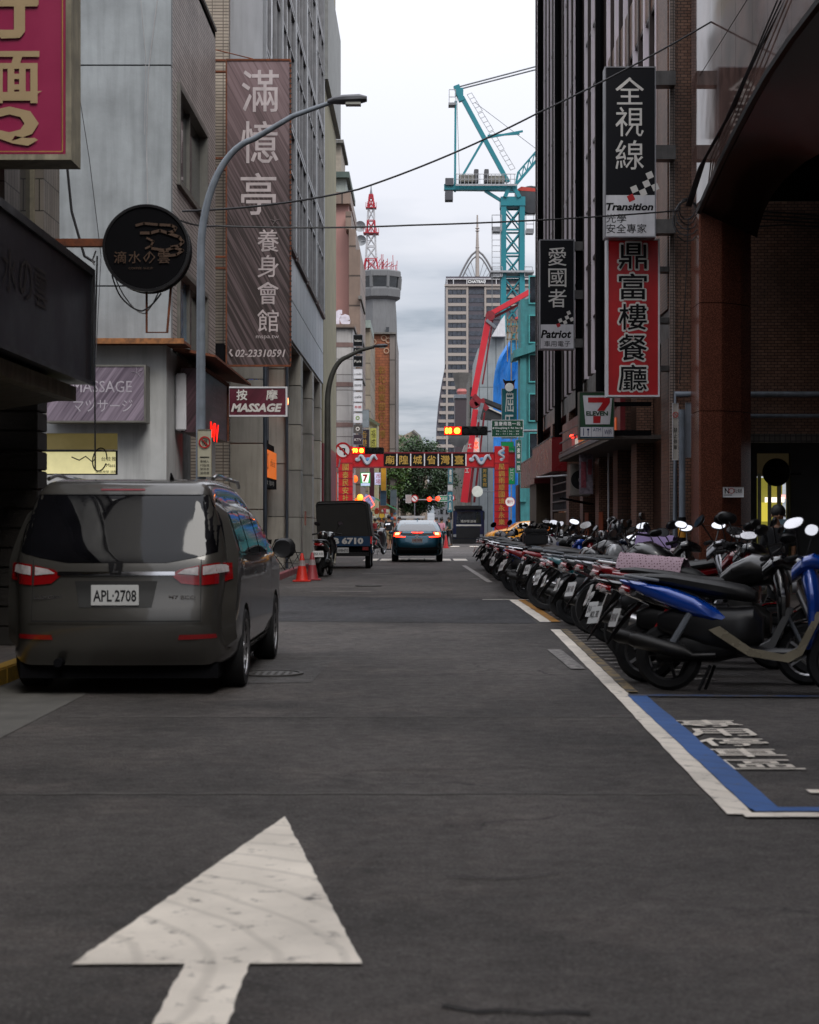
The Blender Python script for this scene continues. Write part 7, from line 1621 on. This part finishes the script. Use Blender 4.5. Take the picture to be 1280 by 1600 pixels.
    mesh('exhaust', MB().tube([(-.25,-.17,.28),(-.42,-.19,.27),(-.5,-.20,.30),(-.85,-.21,.38),(-.9,-.21,.39)],[.02,.022,.055,.062,.045],10), mat('exhaust_dark','#1d1c1b',.4,.5), t, True)
    mesh('shock', MB().tube([(-.60,.13,.34),(-.45,.13,.60)],.028,8).tube([(-.60,-.13,.34),(-.45,-.13,.60)],.028,8), M['red'] if kind else M['steel'], t, True)
    mesh('stand', MB().tube([(-.3,.1,.2),(-.38,.14,.01)],.014,6).tube([(-.3,-.1,.2),(-.38,-.14,.01)],.014,6), M['black'], t)
    return t
def moto_proto(lab):
    t = T('motorcycle', lab, 'motorcycle'); pm = mat('moto_black','#0d0d0e',.3,coat=.6,var=.2)
    E = lambda x, z, hy, hz, e=2.4, n=14: sell((x,0,z), hy, hz, EY, EZ, n, e)
    for x in (-.68,.70):
        r, w = .31, .13
        o = mesh('wheel', MB().lathe([(r*.74,-w*.4),(r*.92,-w/2),(r,-w*.2),(r*1.01,0),(r,w*.2),(r*.92,w/2),(r*.74,w*.4),(r*.74,-w*.4)], (x,0,r), 'y', 30), M['rubber'], t, True)
        rm = MB().lathe([(r*.74,-.04),(r*.68,-.03),(r*.68,.03),(r*.74,.04)], (x,0,r), 'y', 30).lathe([(0,-.06),(.05,-.06),(.05,.06),(0,.06)], (x,0,r), 'y', 14).lathe([(.09,.065),(.14,.065),(.14,.07),(.09,.07)], (x,0,r), 'y', 24)
        for k in range(10): a = 2*pi*k/10+.1*(k % 2); rm.beam((x+.04*cos(a),0,r+.04*sin(a)),(x+r*.7*cos(a),0,r+r*.7*sin(a)),.016,.016)
        mesh('rim', rm, mat('rim_darkgrey','#2d2c2b',.4,.6), o)
    mesh('fuel_tank', MB().loft([E(-.12,.80,.07,.06),E(-.02,.84,.14,.11),E(.14,.89,.17,.14),E(.30,.90,.17,.13),E(.42,.86,.10,.08)]), pm, t, True)
    mesh('seat', MB().loft([E(-.98,.88,.05,.02),E(-.85,.87,.10,.04),E(-.55,.83,.13,.05),E(-.3,.79,.14,.05),E(-.08,.79,.10,.04)]), mat('seat_vinyl','#121213',.45), t, True)
    mesh('tail_fairing', MB().loft([E(-1.05,.85,.03,.02),E(-.9,.82,.09,.045),E(-.6,.76,.12,.06),E(-.3,.70,.12,.07)]), pm, t, True)
    mesh('engine', MB().loft([E(-.3,.40,.12,.10),E(-.1,.44,.17,.17),E(.15,.46,.18,.17),E(.3,.44,.12,.10)]).box(-.05,.15,-.12,.12,.55,.74), mat('engine_metal','#2b2a29',.4,.6,var=.5,scale=12), t, True)
    mesh('frame', MB().tube([(.45,0,.88),(.35,0,.35),(-.2,0,.28),(-.4,0,.5),(-.1,0,.74)],.022,8).tube([(-.2,.1,.36),(-.68,.1,.31)],.025,8).tube([(-.2,-.1,.36),(-.68,-.1,.31)],.025,8), M['black'], t, True)
    mesh('fork', MB().tube([(.42,.1,.95),(.70,.1,.31)],.024,8).tube([(.42,-.1,.95),(.70,-.1,.31)],.024,8), M['alloy'], t, True)
    mesh('handlebar', MB().tube([(.28,.38,1.06),(.38,.2,1.1),(.40,0,1.05),(.38,-.2,1.1),(.28,-.38,1.06)],.014,8), M['black'], t, True)
    mesh('headlight', MB().ball((.55,0,.92),(.08,.1,.1),14,8), mat('lamp_clear','#9a9c9e',.1,coat=1), t, True)
    for s in (1,-1): st = mesh('mirror', MB().tube([(.36,s*.24,1.08),(.34,s*.32,1.24)],.007,6).loft([sell((.345-d,s*.35,1.27),.075*k,.045*k,EY,Vector((.35,0,.94)),14,2.3) for d,k in ((-.025,.5),(-.01,.95),(.012,1.0))]), M['black'], t, True); mesh('mirror_glass', MB().add(sell((.332,s*.35,1.272),.068,.039,EY,Vector((.35,0,.94)),14,2.3), [tuple(range(14))]), M['chrome'], st)
    fr = []
    for x0 in (-.68,.70):
        rg = []
        for k in range(8): a = radians(35+k*16); rg.append(sell((x0+.335*cos(a),0,.31+.335*sin(a)),.07,.01,EY,Vector((cos(a),0,sin(a))),8,2))
        mesh('fender', MB().loft(rg), pm, t, True)
    mesh('tail_light', MB().box(-1.06,-1.02,-.07,.07,.80,.85), tl, t, bevel=.01); cc = Vector((-1.10,0,.62)); up = Vector((.35,0,.93))
    mesh('rear_fender', MB().beam((-.95,0,.78),(-1.14,0,.5),.12,.015), M['black'], t); pl = mesh('licence_plate', MB().obox(cc, EY*.10, up*.065, Vector((-.93,0,.35))*.004), M['plate'], t); mesh('plate_characters', MB().text('LGB 297', cc+Vector((-.008,0,.0)), .16, .05, -EY, up, .02), M['plateink'], pl)
    mesh('exhaust', MB().tube([(.25,-.14,.5),(.2,-.17,.3),(-.2,-.18,.26),(-.4,-.2,.32),(-.85,-.22,.45)],[.022,.025,.03,.055,.06],10), M['alloy'], t, True)
    return t
sp0 = scooter_proto('x'); sp1 = scooter_proto('x', 1); mp0 = moto_proto('x')
def sm(n, c, **k): return mat('sc_'+n, c, k.get('r', .18), coat=1, var=.1, metal=k.get('m', 0))
cols = {'black':sm('black','#0e0e10'),'graphite':sm('graphite','#26272a',m=.5),'blue':sm('blue','#0d3f9a',m=.2),'red':sm('red','#7a1018'),'white':sm('white','#a5a5a8'),'silver':sm('silver','#77777c',m=.7),'wine':sm('wine','#4a0f1e'),'navy':sm('navy','#14223f'),'teal':sm('teal','#1f5f66'),'grey':sm('grey','#4a4b4f',m=.4)}
used = set()
plan = [('blue',0),('black',1),('moto',2),('graphite',0),('red',1),('red',0),('black',1),('silver',0),('moto',2),('black',0),('wine',1),('teal',0),('black',1),('white',0),('black',0),('graphite',1),('moto',2),('navy',0),('silver',1),('black',0),('black',1),('red',0),('white',1),('blue',0),('black',1),('grey',0),('moto',2),('black',0),('white',1),('red',0),('navy',1),('black',0),('white',0),('wine',1),('blue',0),('silver',0),('black',1),('red',1),('grey',0),('white',0),('teal',1),('black',0),('blue',1),('black',0),('red',0),('white',1),('black',0)]
ordn = ['first','second','third','fourth','fifth','sixth','seventh','eighth','ninth','tenth','eleventh','twelfth','thirteenth','fourteenth','fifteenth','sixteenth','seventeenth','eighteenth','nineteenth','twentieth']
def ordw(i):
    if i < 20: return ordn[i]
    n = i+1; a = {20:'twentieth',30:'thirtieth',40:'fortieth'}
    if n in a: return a[n]
    return {2:'twenty',3:'thirty',4:'forty'}[n//10]+' '+ordn[n % 10-1]
bikes = []
y_ = 13.65
for i, (c_, k_) in enumerate(plan):
    proto = (sp0, sp1, mp0)[k_]
    o = proto if k_ not in used else copy_tree(proto); used.add(k_)
    first = i == 0
    ang = radians(-19+random.uniform(-9,9)) if not first else radians(-20)
    xx = 2.78+random.uniform(-.15,.15)-(.07 if i > 20 else 0) + (.0 if not first else -.02)
    if 17.5 < y_ < 22: xx += .08
    o.location = (xx, y_, 0); o.rotation_euler = (radians(random.uniform(-4,-7)) if not first else radians(-4), 0, ang)
    if i in (8, 12, 22, 30, 39): o.rotation_euler[2] += pi; o.location.x += .05
    sc_ = random.uniform(1.0,1.14) if not first else 1.08; o.scale = (sc_,)*3
    bikes.append((o, c_))
    o['label'] = ('bright blue scooter with black seat and silver floor trim, nearest of the parked row' if first else
                  f'black motorcycle with spoked wheels, {ordw(i)} machine from the near end of the row' if k_ == 2 else
                  f'{c_} scooter with {"silver rims" if k_ else "black rims"}, {ordw(i)} machine from the near end of the row')
    o['group'] = 'scooters and motorcycles parked in a slanted row'
    y_ += (.78 if i else .84)+random.uniform(-.06,.08)
for o, c_ in bikes:
    for ch in o.children:
        if ch.name.startswith('mirror') and c_ != 'moto': ch.rotation_euler = (random.uniform(-.35,.35), random.uniform(-.5,.4), random.uniform(-1.6,1.2)); ch.scale = (random.uniform(.8,1.05),)*3
        if ch.name.startswith('handlebar'): pass
    if c_ == 'moto': repaint(o, {'tail_fairing': cols[random.choice(['red','black','graphite'])]}); continue
    tb = {'side_panels': cols[c_], 'leg_shield': cols[c_], 'front_cowl': cols[c_] if random.random() < .6 else cols['black'], 'front_fender': cols[c_] if random.random() < .5 else cols['black']}
    if c_ == 'blue': tb['lower_trim'] = mat('trim_champagne','#8f8774',.3,.3,coat=.5)
    if c_ != 'blue' and random.random() < .4: tb['lower_trim'] = cols['silver']
    if c_ in ('red','wine') and random.random() < .6: tb['grab_rail'] = M['chrome']
    if c_ == 'black' and random.random() < .5: tb['seat'] = mat('seat_brown','#2c2019',.5)
    repaint(o, tb)
def at_bike(i, v): o = bikes[i][0]; bpy.context.view_layer.update(); return o.matrix_world @ Vector(v)
def helmet(c, col, lab, rz=0):
    c = Vector(c); t = T('helmet', lab, 'helmet', c); hm = mat('helmet_'+col[1:], col, .2, coat=1)
    q = MB().lathe([(.001,.145),(.05,.14),(.09,.115),(.118,.07),(.128,.02),(.124,-.03),(.11,-.05),(.10,-.045)], c, 'z', 22); mesh('shell', q, hm, t, True)
    mesh('visor', MB().loft([[c+Vector((cos(rz+a)*(r),sin(rz+a)*(r),z)) for a in [radians(-60+12*k) for k in range(11)]] for r, z in ((.131,.03),(.136,-.02),(.13,-.07))], False) if 0 else MB().add([c+Vector((cos(rz+radians(-60+12*k))*r,sin(rz+radians(-60+12*k))*r,z)) for r, z in ((.131,.035),(.138,-.02),(.132,-.075)) for k in range(11)], [(i*11+k,i*11+k+1,(i+1)*11+k+1,(i+1)*11+k) for i in range(2) for k in range(10)]), M['glass'], t, True)
    mesh('peak', MB().prism([(.11*cos(rz+a),.11*sin(rz+a)) for a in (-.9,-.4,0,.4,.9)]+[(.19*cos(rz+a),.19*sin(rz+a)) for a in (.5,0,-.5)], EX, EY, (0,0,.012), (c.x,c.y,c.z+.05)), hm, t)
    return t
for i, col, lab, v in ((9,'#18181b','round black helmet resting on a seat a third of the way along the row',(-.4,0,.89)),(13,'#16161a','black helmet on the seat beside the white scooter',(-.35,0,.88)),(19,'#1b1b1e','black helmet with raised visor hooked on handlebars mid row',(.35,.1,1.13)),(27,'#101012','black helmet hung on a mirror towards the far bend of the row',(.33,.25,1.12)),(36,'#131316','black helmet on a seat near the far end of the row',(-.4,0,.88)),(41,'#0f0f12','black helmet stacked high near the yellow taxi',(-.3,0,1.0)),(31,'#8b8b90','pale grey helmet lying on a scooter seat towards the far end',(-.4,0,.89)),(16,'#1a1a1d','dark helmet on the handlebars of the seventeenth machine',(.3,.1,1.2))):
    helmet(at_bike(i, v), col, lab, random.uniform(-3,3))
# polka dot cover, purple cover
def polka():
    t = NT('pink_polka_cloth'); v = t.n('ShaderNodeTexVoronoi'); v.inputs['Scale'].default_value = 38; v.inputs['Randomness'].default_value = .15; t.l(t.tc.outputs['Object'], v.inputs['Vector'])
    t.l(t.mix(t.rng(v.outputs['Distance'], .28,.34,1,0), C('#a58e98'), C('#5a3a46')), t.b.inputs['Base Color']); t.b.inputs['Roughness'].default_value = .9; return t.m
def drape(name, lab, cat, i, x0, x1, z, hw, drop, m):
    vs = []; n1, n2 = 12, 12; o = bikes[i][0]; mw = o.matrix_world
    bpy.context.view_layer.update(); mw = o.matrix_world
    for a in range(n1):
        for b in range(n2):
            x = x0+(x1-x0)*a/(n1-1); s = -1+2*b/(n2-1); zz1 = z-drop*abs(s)**3+.012*sin(a*1.7+b*2.1)-.05*(a/(n1-1))
            vs.append(mw @ Vector((x, hw*s*(1-.15*abs(s)), zz1)))
    mb = MB().add(vs, [(a*n2+b,a*n2+b+1,(a+1)*n2+b+1,(a+1)*n2+b) for a in range(n1-1) for b in range(n2-1)])
    return one(name, mb, m, lab, cat, mw @ Vector(((x0+x1)/2,0,z)), None, True)
drape('seat_cover','pink polka dot cloth cover on a scooter seat near the big black motorcycle','cloth',4,-.75,-.15,.96,.21,.16,polka())
drape('handlebar_cover','lilac raincoat cover draped over scooter handlebars beside the striped post','cloth',11,.15,.6,1.17,.3,.25,mat('lilac_cloth','#7d6a92',.7,bump=.3,bscale=12))
t = T('top_box','black plastic top box on a parked scooter before the arched door','top box', at_bike(20,(-.85,0,.95))); c = at_bike(20,(-.85,0,.95)); mesh('case', MB().box(c.x-.22,c.x+.22,c.y-.18,c.y+.18,c.z-.08,c.z+.14), M['black'], t, bevel=.04); mesh('lid', MB().box(c.x-.23,c.x+.23,c.y-.19,c.y+.19,c.z+.145,c.z+.22), M['black'], t, bevel=.03)
# scooter parked by the truck
o = copy_tree(sp0); o.location = (P(505,0,42.5).x,43.4,0); o.rotation_euler = (0,0,radians(84)); o['label'] = 'dark brown scooter parked upright beside the traffic cones and covered truck'; o['group'] = 'scooters standing on the left side'
repaint(o, {'side_panels': mat('sc_brown','#2c241c',.3,coat=.6),'leg_shield':cols['black'],'front_cowl':cols['black']}); bpy.context.view_layer.update(); helmet(o.matrix_world @ Vector((-.35,0,.95)),'#1a1a1c','black helmet sitting on the brown scooter beside the cones',2)
for k, (px_, Y_, c_, lab) in enumerate(((590,72,'grey','small grey scooter parked beyond the covered truck'),(597,78,'black','small black scooter parked behind the grey one past the covered truck'),(566,88,'red','red scooter half hidden by the corner of the covered truck'))):
    o = copy_tree(sp1); o.location = (P(px_,0,Y_).x,Y_,0); o.rotation_euler = (0,0,radians(70+20*k)); o['label'] = lab; o['group'] = 'scooters standing on the left side'; repaint(o, {'side_panels':cols[c_],'leg_shield':cols[c_],'front_cowl':cols[c_]})

# ------------------------------------------------------------ cones, chairs, people
def cone(px, Y, col, lab):
    x = P(px,0,Y).x; t = T('traffic_cone', lab, 'traffic cone', (x,Y,0), 'traffic cones by the kerb'); mm = mat('cone_'+col[1:], col, .5, var=.15)
    mesh('body', MB().lathe([(.16,.03),(.145,.06),(.095,.33),(.088,.36),(.062,.5),(.03,.66),(.02,.67),(.001,.67)], (x,Y,0), 'z', 24), mm, t, True); mesh('base', MB().box(x-.21,x+.21,Y-.21,Y+.21,0,.035), mm, t, bevel=.01)
    mesh('reflective_band', MB().lathe([(.0885,.37),(.0655,.5)], (x,Y,0), 'z', 24), mat('cone_band','#9a8f8f',.5), t)
cone(472,39.3,'#c8281a','bright orange red traffic cone, the one nearer the kerb'); cone(488,40.2,'#93343a','faded pinkish red traffic cone beside the parked scooter')
def chair(x, y, rz, lab):
    t = T('folding_chair', lab, 'chair', (0,0,0), 'black folding chairs by the wall'); fm = M['black']
    for s in (-1,1):
        mesh('leg', MB().tube([(s*.2,.22,0),(s*.2,-.17,.82)],.012,6), fm, t); mesh('leg', MB().tube([(s*.18,-.22,0),(s*.18,.18,.46)],.012,6), fm, t)
    mesh('seat', MB().box(-.19,.19,-.16,.2,.44,.46), fm, t, bevel=.008); mesh('backrest', MB().box(-.2,.2,-.175,-.155,.70,.82), fm, t, bevel=.005); mesh('rung', MB().tube([(-.2,.1,.22),(.2,.1,.22)],.009,6).tube([(-.18,-.1,.18),(.18,-.1,.18)],.009,6), fm, t)
    t.location = (x,y,.14); t.rotation_euler = (0,0,rz)
chair(-3.42-.42,43.6,radians(60),'black folding chair standing on the pavement nearer the minivan'); chair(-3.42-.05,44.6,radians(-50),'black folding chair closer to the traffic cones'); 
chair(-4.05,42.4,radians(120),'black folding chair half hidden behind the minivan mirror')

def person(lab, loc, h, rz, shirt, legs, skin='#8a6248', hair='#0c0a0a', pose=0, short=False):
    """skin-modifier body: joints as a tree rooted at the pelvis, clothes as shells over it"""
    s = h/1.72; t = T('person', lab, 'person', (0,0,0))
    J = {'pel':((0,0,.92),.125),'wai':((0,0,1.05),.115),'che':((0,.01,1.28),.14),'nek':((0,0,1.46),.05),'hd0':((0,.015,1.54),.075),'hd1':((0,.02,1.62),.095),'hd2':((0,.01,1.69),.07)}
    par = [('pel','wai'),('wai','che'),('che','nek'),('nek','hd0'),('hd0','hd1'),('hd1','hd2')]
    for sd, n in ((1,'l'),(-1,'r')):
        f = .12*sd*(1 if pose == 1 else .25)
        J['hp'+n] = ((.09*sd,0,.86),.09); J['kn'+n] = ((.10*sd,.02+f,.48),.058); J['an'+n] = ((.10*sd,f*.9-.03,.09),.04); J['to'+n] = ((.11*sd,f*.9+.14,.035),.032)
        J['sh'+n] = ((.17*sd,0,1.40),.055); J['el'+n] = ((.23*sd,-f*.6,1.13),.04)
        J['wr'+n] = ((.20*sd,.12-f if pose else .03,.92),.028); J['ha'+n] = ((.19*sd,.16-f if pose else .04,.83),.03)
        par += [('pel','hp'+n),('hp'+n,'kn'+n),('kn'+n,'an'+n),('an'+n,'to'+n),('che','sh'+n),('sh'+n,'el'+n),('el'+n,'wr'+n),('wr'+n,'ha'+n)]
    names = list(J)
    def skinned(name, sub, grow, mm):
        keep = [n for n in names if n in sub]; ed = [(keep.index(a), keep.index(b)) for a, b in par if a in keep and b in keep]
        me = bpy.data.meshes.new(name); me.from_pydata([Vector(J[n][0])*s for n in keep], ed, []); ob = bpy.data.objects.new(name, me); COL.objects.link(ob)
        md = ob.modifiers.new('s','SKIN'); sv = me.skin_vertices[0].data if me.skin_vertices else None
        if sv is None:
            bpy.context.view_layer.objects.active = ob; bm = bmesh.new(); bm.from_mesh(me); bm.verts.layers.skin.verify(); bm.to_mesh(me); bm.free(); sv = me.skin_vertices[0].data
        for i, n in enumerate(keep):
            r = J[n][1]*s+grow; sv[i].radius = (r*(1.25 if n in ('che','wai','pel') else 1), r); sv[i].use_root = (i == 0)
        md.use_smooth_shade = True; sb = ob.modifiers.new('u','SUBSURF'); sb.levels = 2; sb.render_levels = 2
        bpy.context.view_layer.update(); m2 = bpy.data.meshes.new_from_object(ob.evaluated_get(bpy.context.evaluated_depsgraph_get())); ob.modifiers.clear(); ob.data = m2; m2.materials.clear(); m2.materials.append(mm); m2.shade_smooth(); ob.parent = t; return ob
    skinned('body', names, 0, mat('skin_'+skin[1:], skin, .5))
    skinned('shirt', ['pel','wai','che','shl','shr','ell','elr'], .016, mat('cloth_'+shirt[1:], shirt, .9, bump=.2))
    skinned('trousers', ['pel','hpl','hpr','knl','knr']+([] if short else ['anl','anr']), .018, mat('cloth_'+legs[1:], legs, .9, bump=.2))
    hc = Vector((0,.005,1.665))*s; mesh('hair', MB().ball(hc+Vector((0,-.012,.0)),(.112*s,.125*s,.115*s),14,9), mat('hair_'+hair[1:], hair, .6), t, True)
    fm = MB().ball(Vector((0,.112,1.60))*s,(.014*s,.022*s,.02*s),8,6)
    for sd in (-1,1): fm.ball(Vector((.098*sd,.01,1.60))*s,(.012*s,.02*s,.028*s),8,6)
    mesh('nose_and_ears', fm, mat('skin_'+skin[1:], skin, .5), t, True)
    sh = MB()
    for sd, n in ((1,'l'),(-1,'r')): a = Vector(J['an'+n][0])*s; sh.loft([sell((a.x,a.y-.07*s+.26*s*k/4,.035*s),[.03,.045,.05,.045,.02][k]*s,[.03,.04,.035,.03,.015][k]*s,EX,EZ,10) for k in range(5)])
    mesh('shoes', sh, M['inkblack'], t, True)
    for sd, n in ((1,'l'),(-1,'r')):
        hp = Vector(J['ha'+n][0])*s; fg = MB()
        for k in range(4): fg.tube([hp+Vector((0,(k-1.5)*.016,-.01)), hp+Vector((-.008*sd,(k-1.5)*.018,-.05-.01*(k in (1,2)))), hp+Vector((-.02*sd,(k-1.5)*.017,-.08-.01*(k in (1,2))))],[.009,.008,.006],6)
        fg.tube([hp+Vector((0,.02,.01)), hp+Vector((-.012*sd,.045,-.02)), hp+Vector((-.02*sd,.05,-.045))],[.010,.009,.006],6); mesh('fingers', fg, mat('skin_'+skin[1:], skin, .5), t, True)
    t.location = loc; t.rotation_euler = (0,0,rz); return t
person('person in a black t-shirt and khaki shorts crossing behind the covered truck', (P(608,0,84).x,84,0), 1.74, radians(20), '#0f0f12', '#7a6a4c', pose=1, short=True)
person('dark silhouetted person with a pale blue collar standing before the lit passage shop', (P(1221,0,23).x,23.2,.0), 1.60, radians(175), '#0d0e12', '#0c0c0f')
person('person in a pink top and dark trousers walking beyond the blue hatchback', (P(690,0,92).x,92,0), 1.62, radians(-30), '#b07a88', '#1a1a22', pose=1)
person('person in dark clothes walking next to the one in the pink top', (P(682,0,97).x,97,0), 1.66, radians(200), '#1a1c26', '#20202a', pose=1)
person('person in an olive top among the market stalls', (P(592,0,98).x,98,0), 1.65, radians(90), '#4a4a30', '#22222a')
person('person in a white top by the market counter', (P(600,0,104).x,104,0), 1.65, radians(140), '#9a9a98', '#2a2a32', pose=1)
person('person in a grey shirt and jeans standing behind the hatchback near the stalls', (P(624,0,100).x,100,0), 1.7, radians(160), '#6a6c70', '#232c3e')
person('person in a dark green shirt crossing at the far corner by the pump truck', (P(702,0,99).x,99,0), 1.68, radians(90), '#20362c', '#15151a', pose=1)
person('person in a red top at the edge of the market stalls', (P(586,0,103).x,103,0), 1.6, radians(60), '#7a1c20', '#1c1c22', pose=1)
# pale collar on the silhouette
c = Vector((P(1221,0,23.2).x,23.2,1.33)); one('scarf', MB().prism([(-.07,.09),(.07,.09),(.0,-.09)], EX, EZ, (0,.02,0), (c.x,c.y-.17,c.z+.02)), mat('scarf_blue','#6b8592',.8), 'pale blue triangular scarf at the neck of the dark silhouetted person', 'scarf', c)
one('traffic_cone', MB().lathe([(.18,0),(.18,.03),(.14,.03),(.03,.7),(.001,.7)], (P(697,0,90).x,90,0), 'z', 16), M['red'], 'small far red cone near the person in the pink top', 'traffic cone', (P(697,0,90).x,90,0))
# far traffic under the stalls
for px_, Y_, c_, lab in ((660,130,'#8f9194','white far car glimpsed between the hatchback and the pump truck'),(597,122,'#7b7d80','pale far van top beside the black shirted pedestrian')):
    x = P(px_,0,Y_).x; t = T('far_car', lab, 'car', (x,Y_,0)); bb = mesh('body', MB().loft([[(x+dx,Y_,z) for dx,z in ((-.8,.3),(-.85,.7),(-.8,.95),(-.6,1.42),(.6,1.42),(.8,.95),(.85,.7),(.8,.3))],[(x+dx,Y_+3.8,z) for dx,z in ((-.8,.3),(-.85,.7),(-.8,.95),(-.6,1.4),(.6,1.4),(.8,.95),(.85,.7),(.8,.3))]]), mat('far_car_'+c_[1:], c_, .3, coat=1), t, bevel=.05)
    mesh('windscreen', MB().add([(x-.68,Y_-.01,1.0),(x+.68,Y_-.01,1.0),(x+.56,Y_-.01,1.36),(x-.56,Y_-.01,1.36)], [(0,1,2,3)]), M['glass'], t); mesh('bumper', MB().box(x-.8,x+.8,Y_-.05,Y_,.35,.55), M['black'], t)
    for s in (-1,1): mesh('wheel', MB().cyl((x+s*.62,Y_+.6,.3),(x+s*.8,Y_+.6,.3),.3,16), M['rubber'], t)
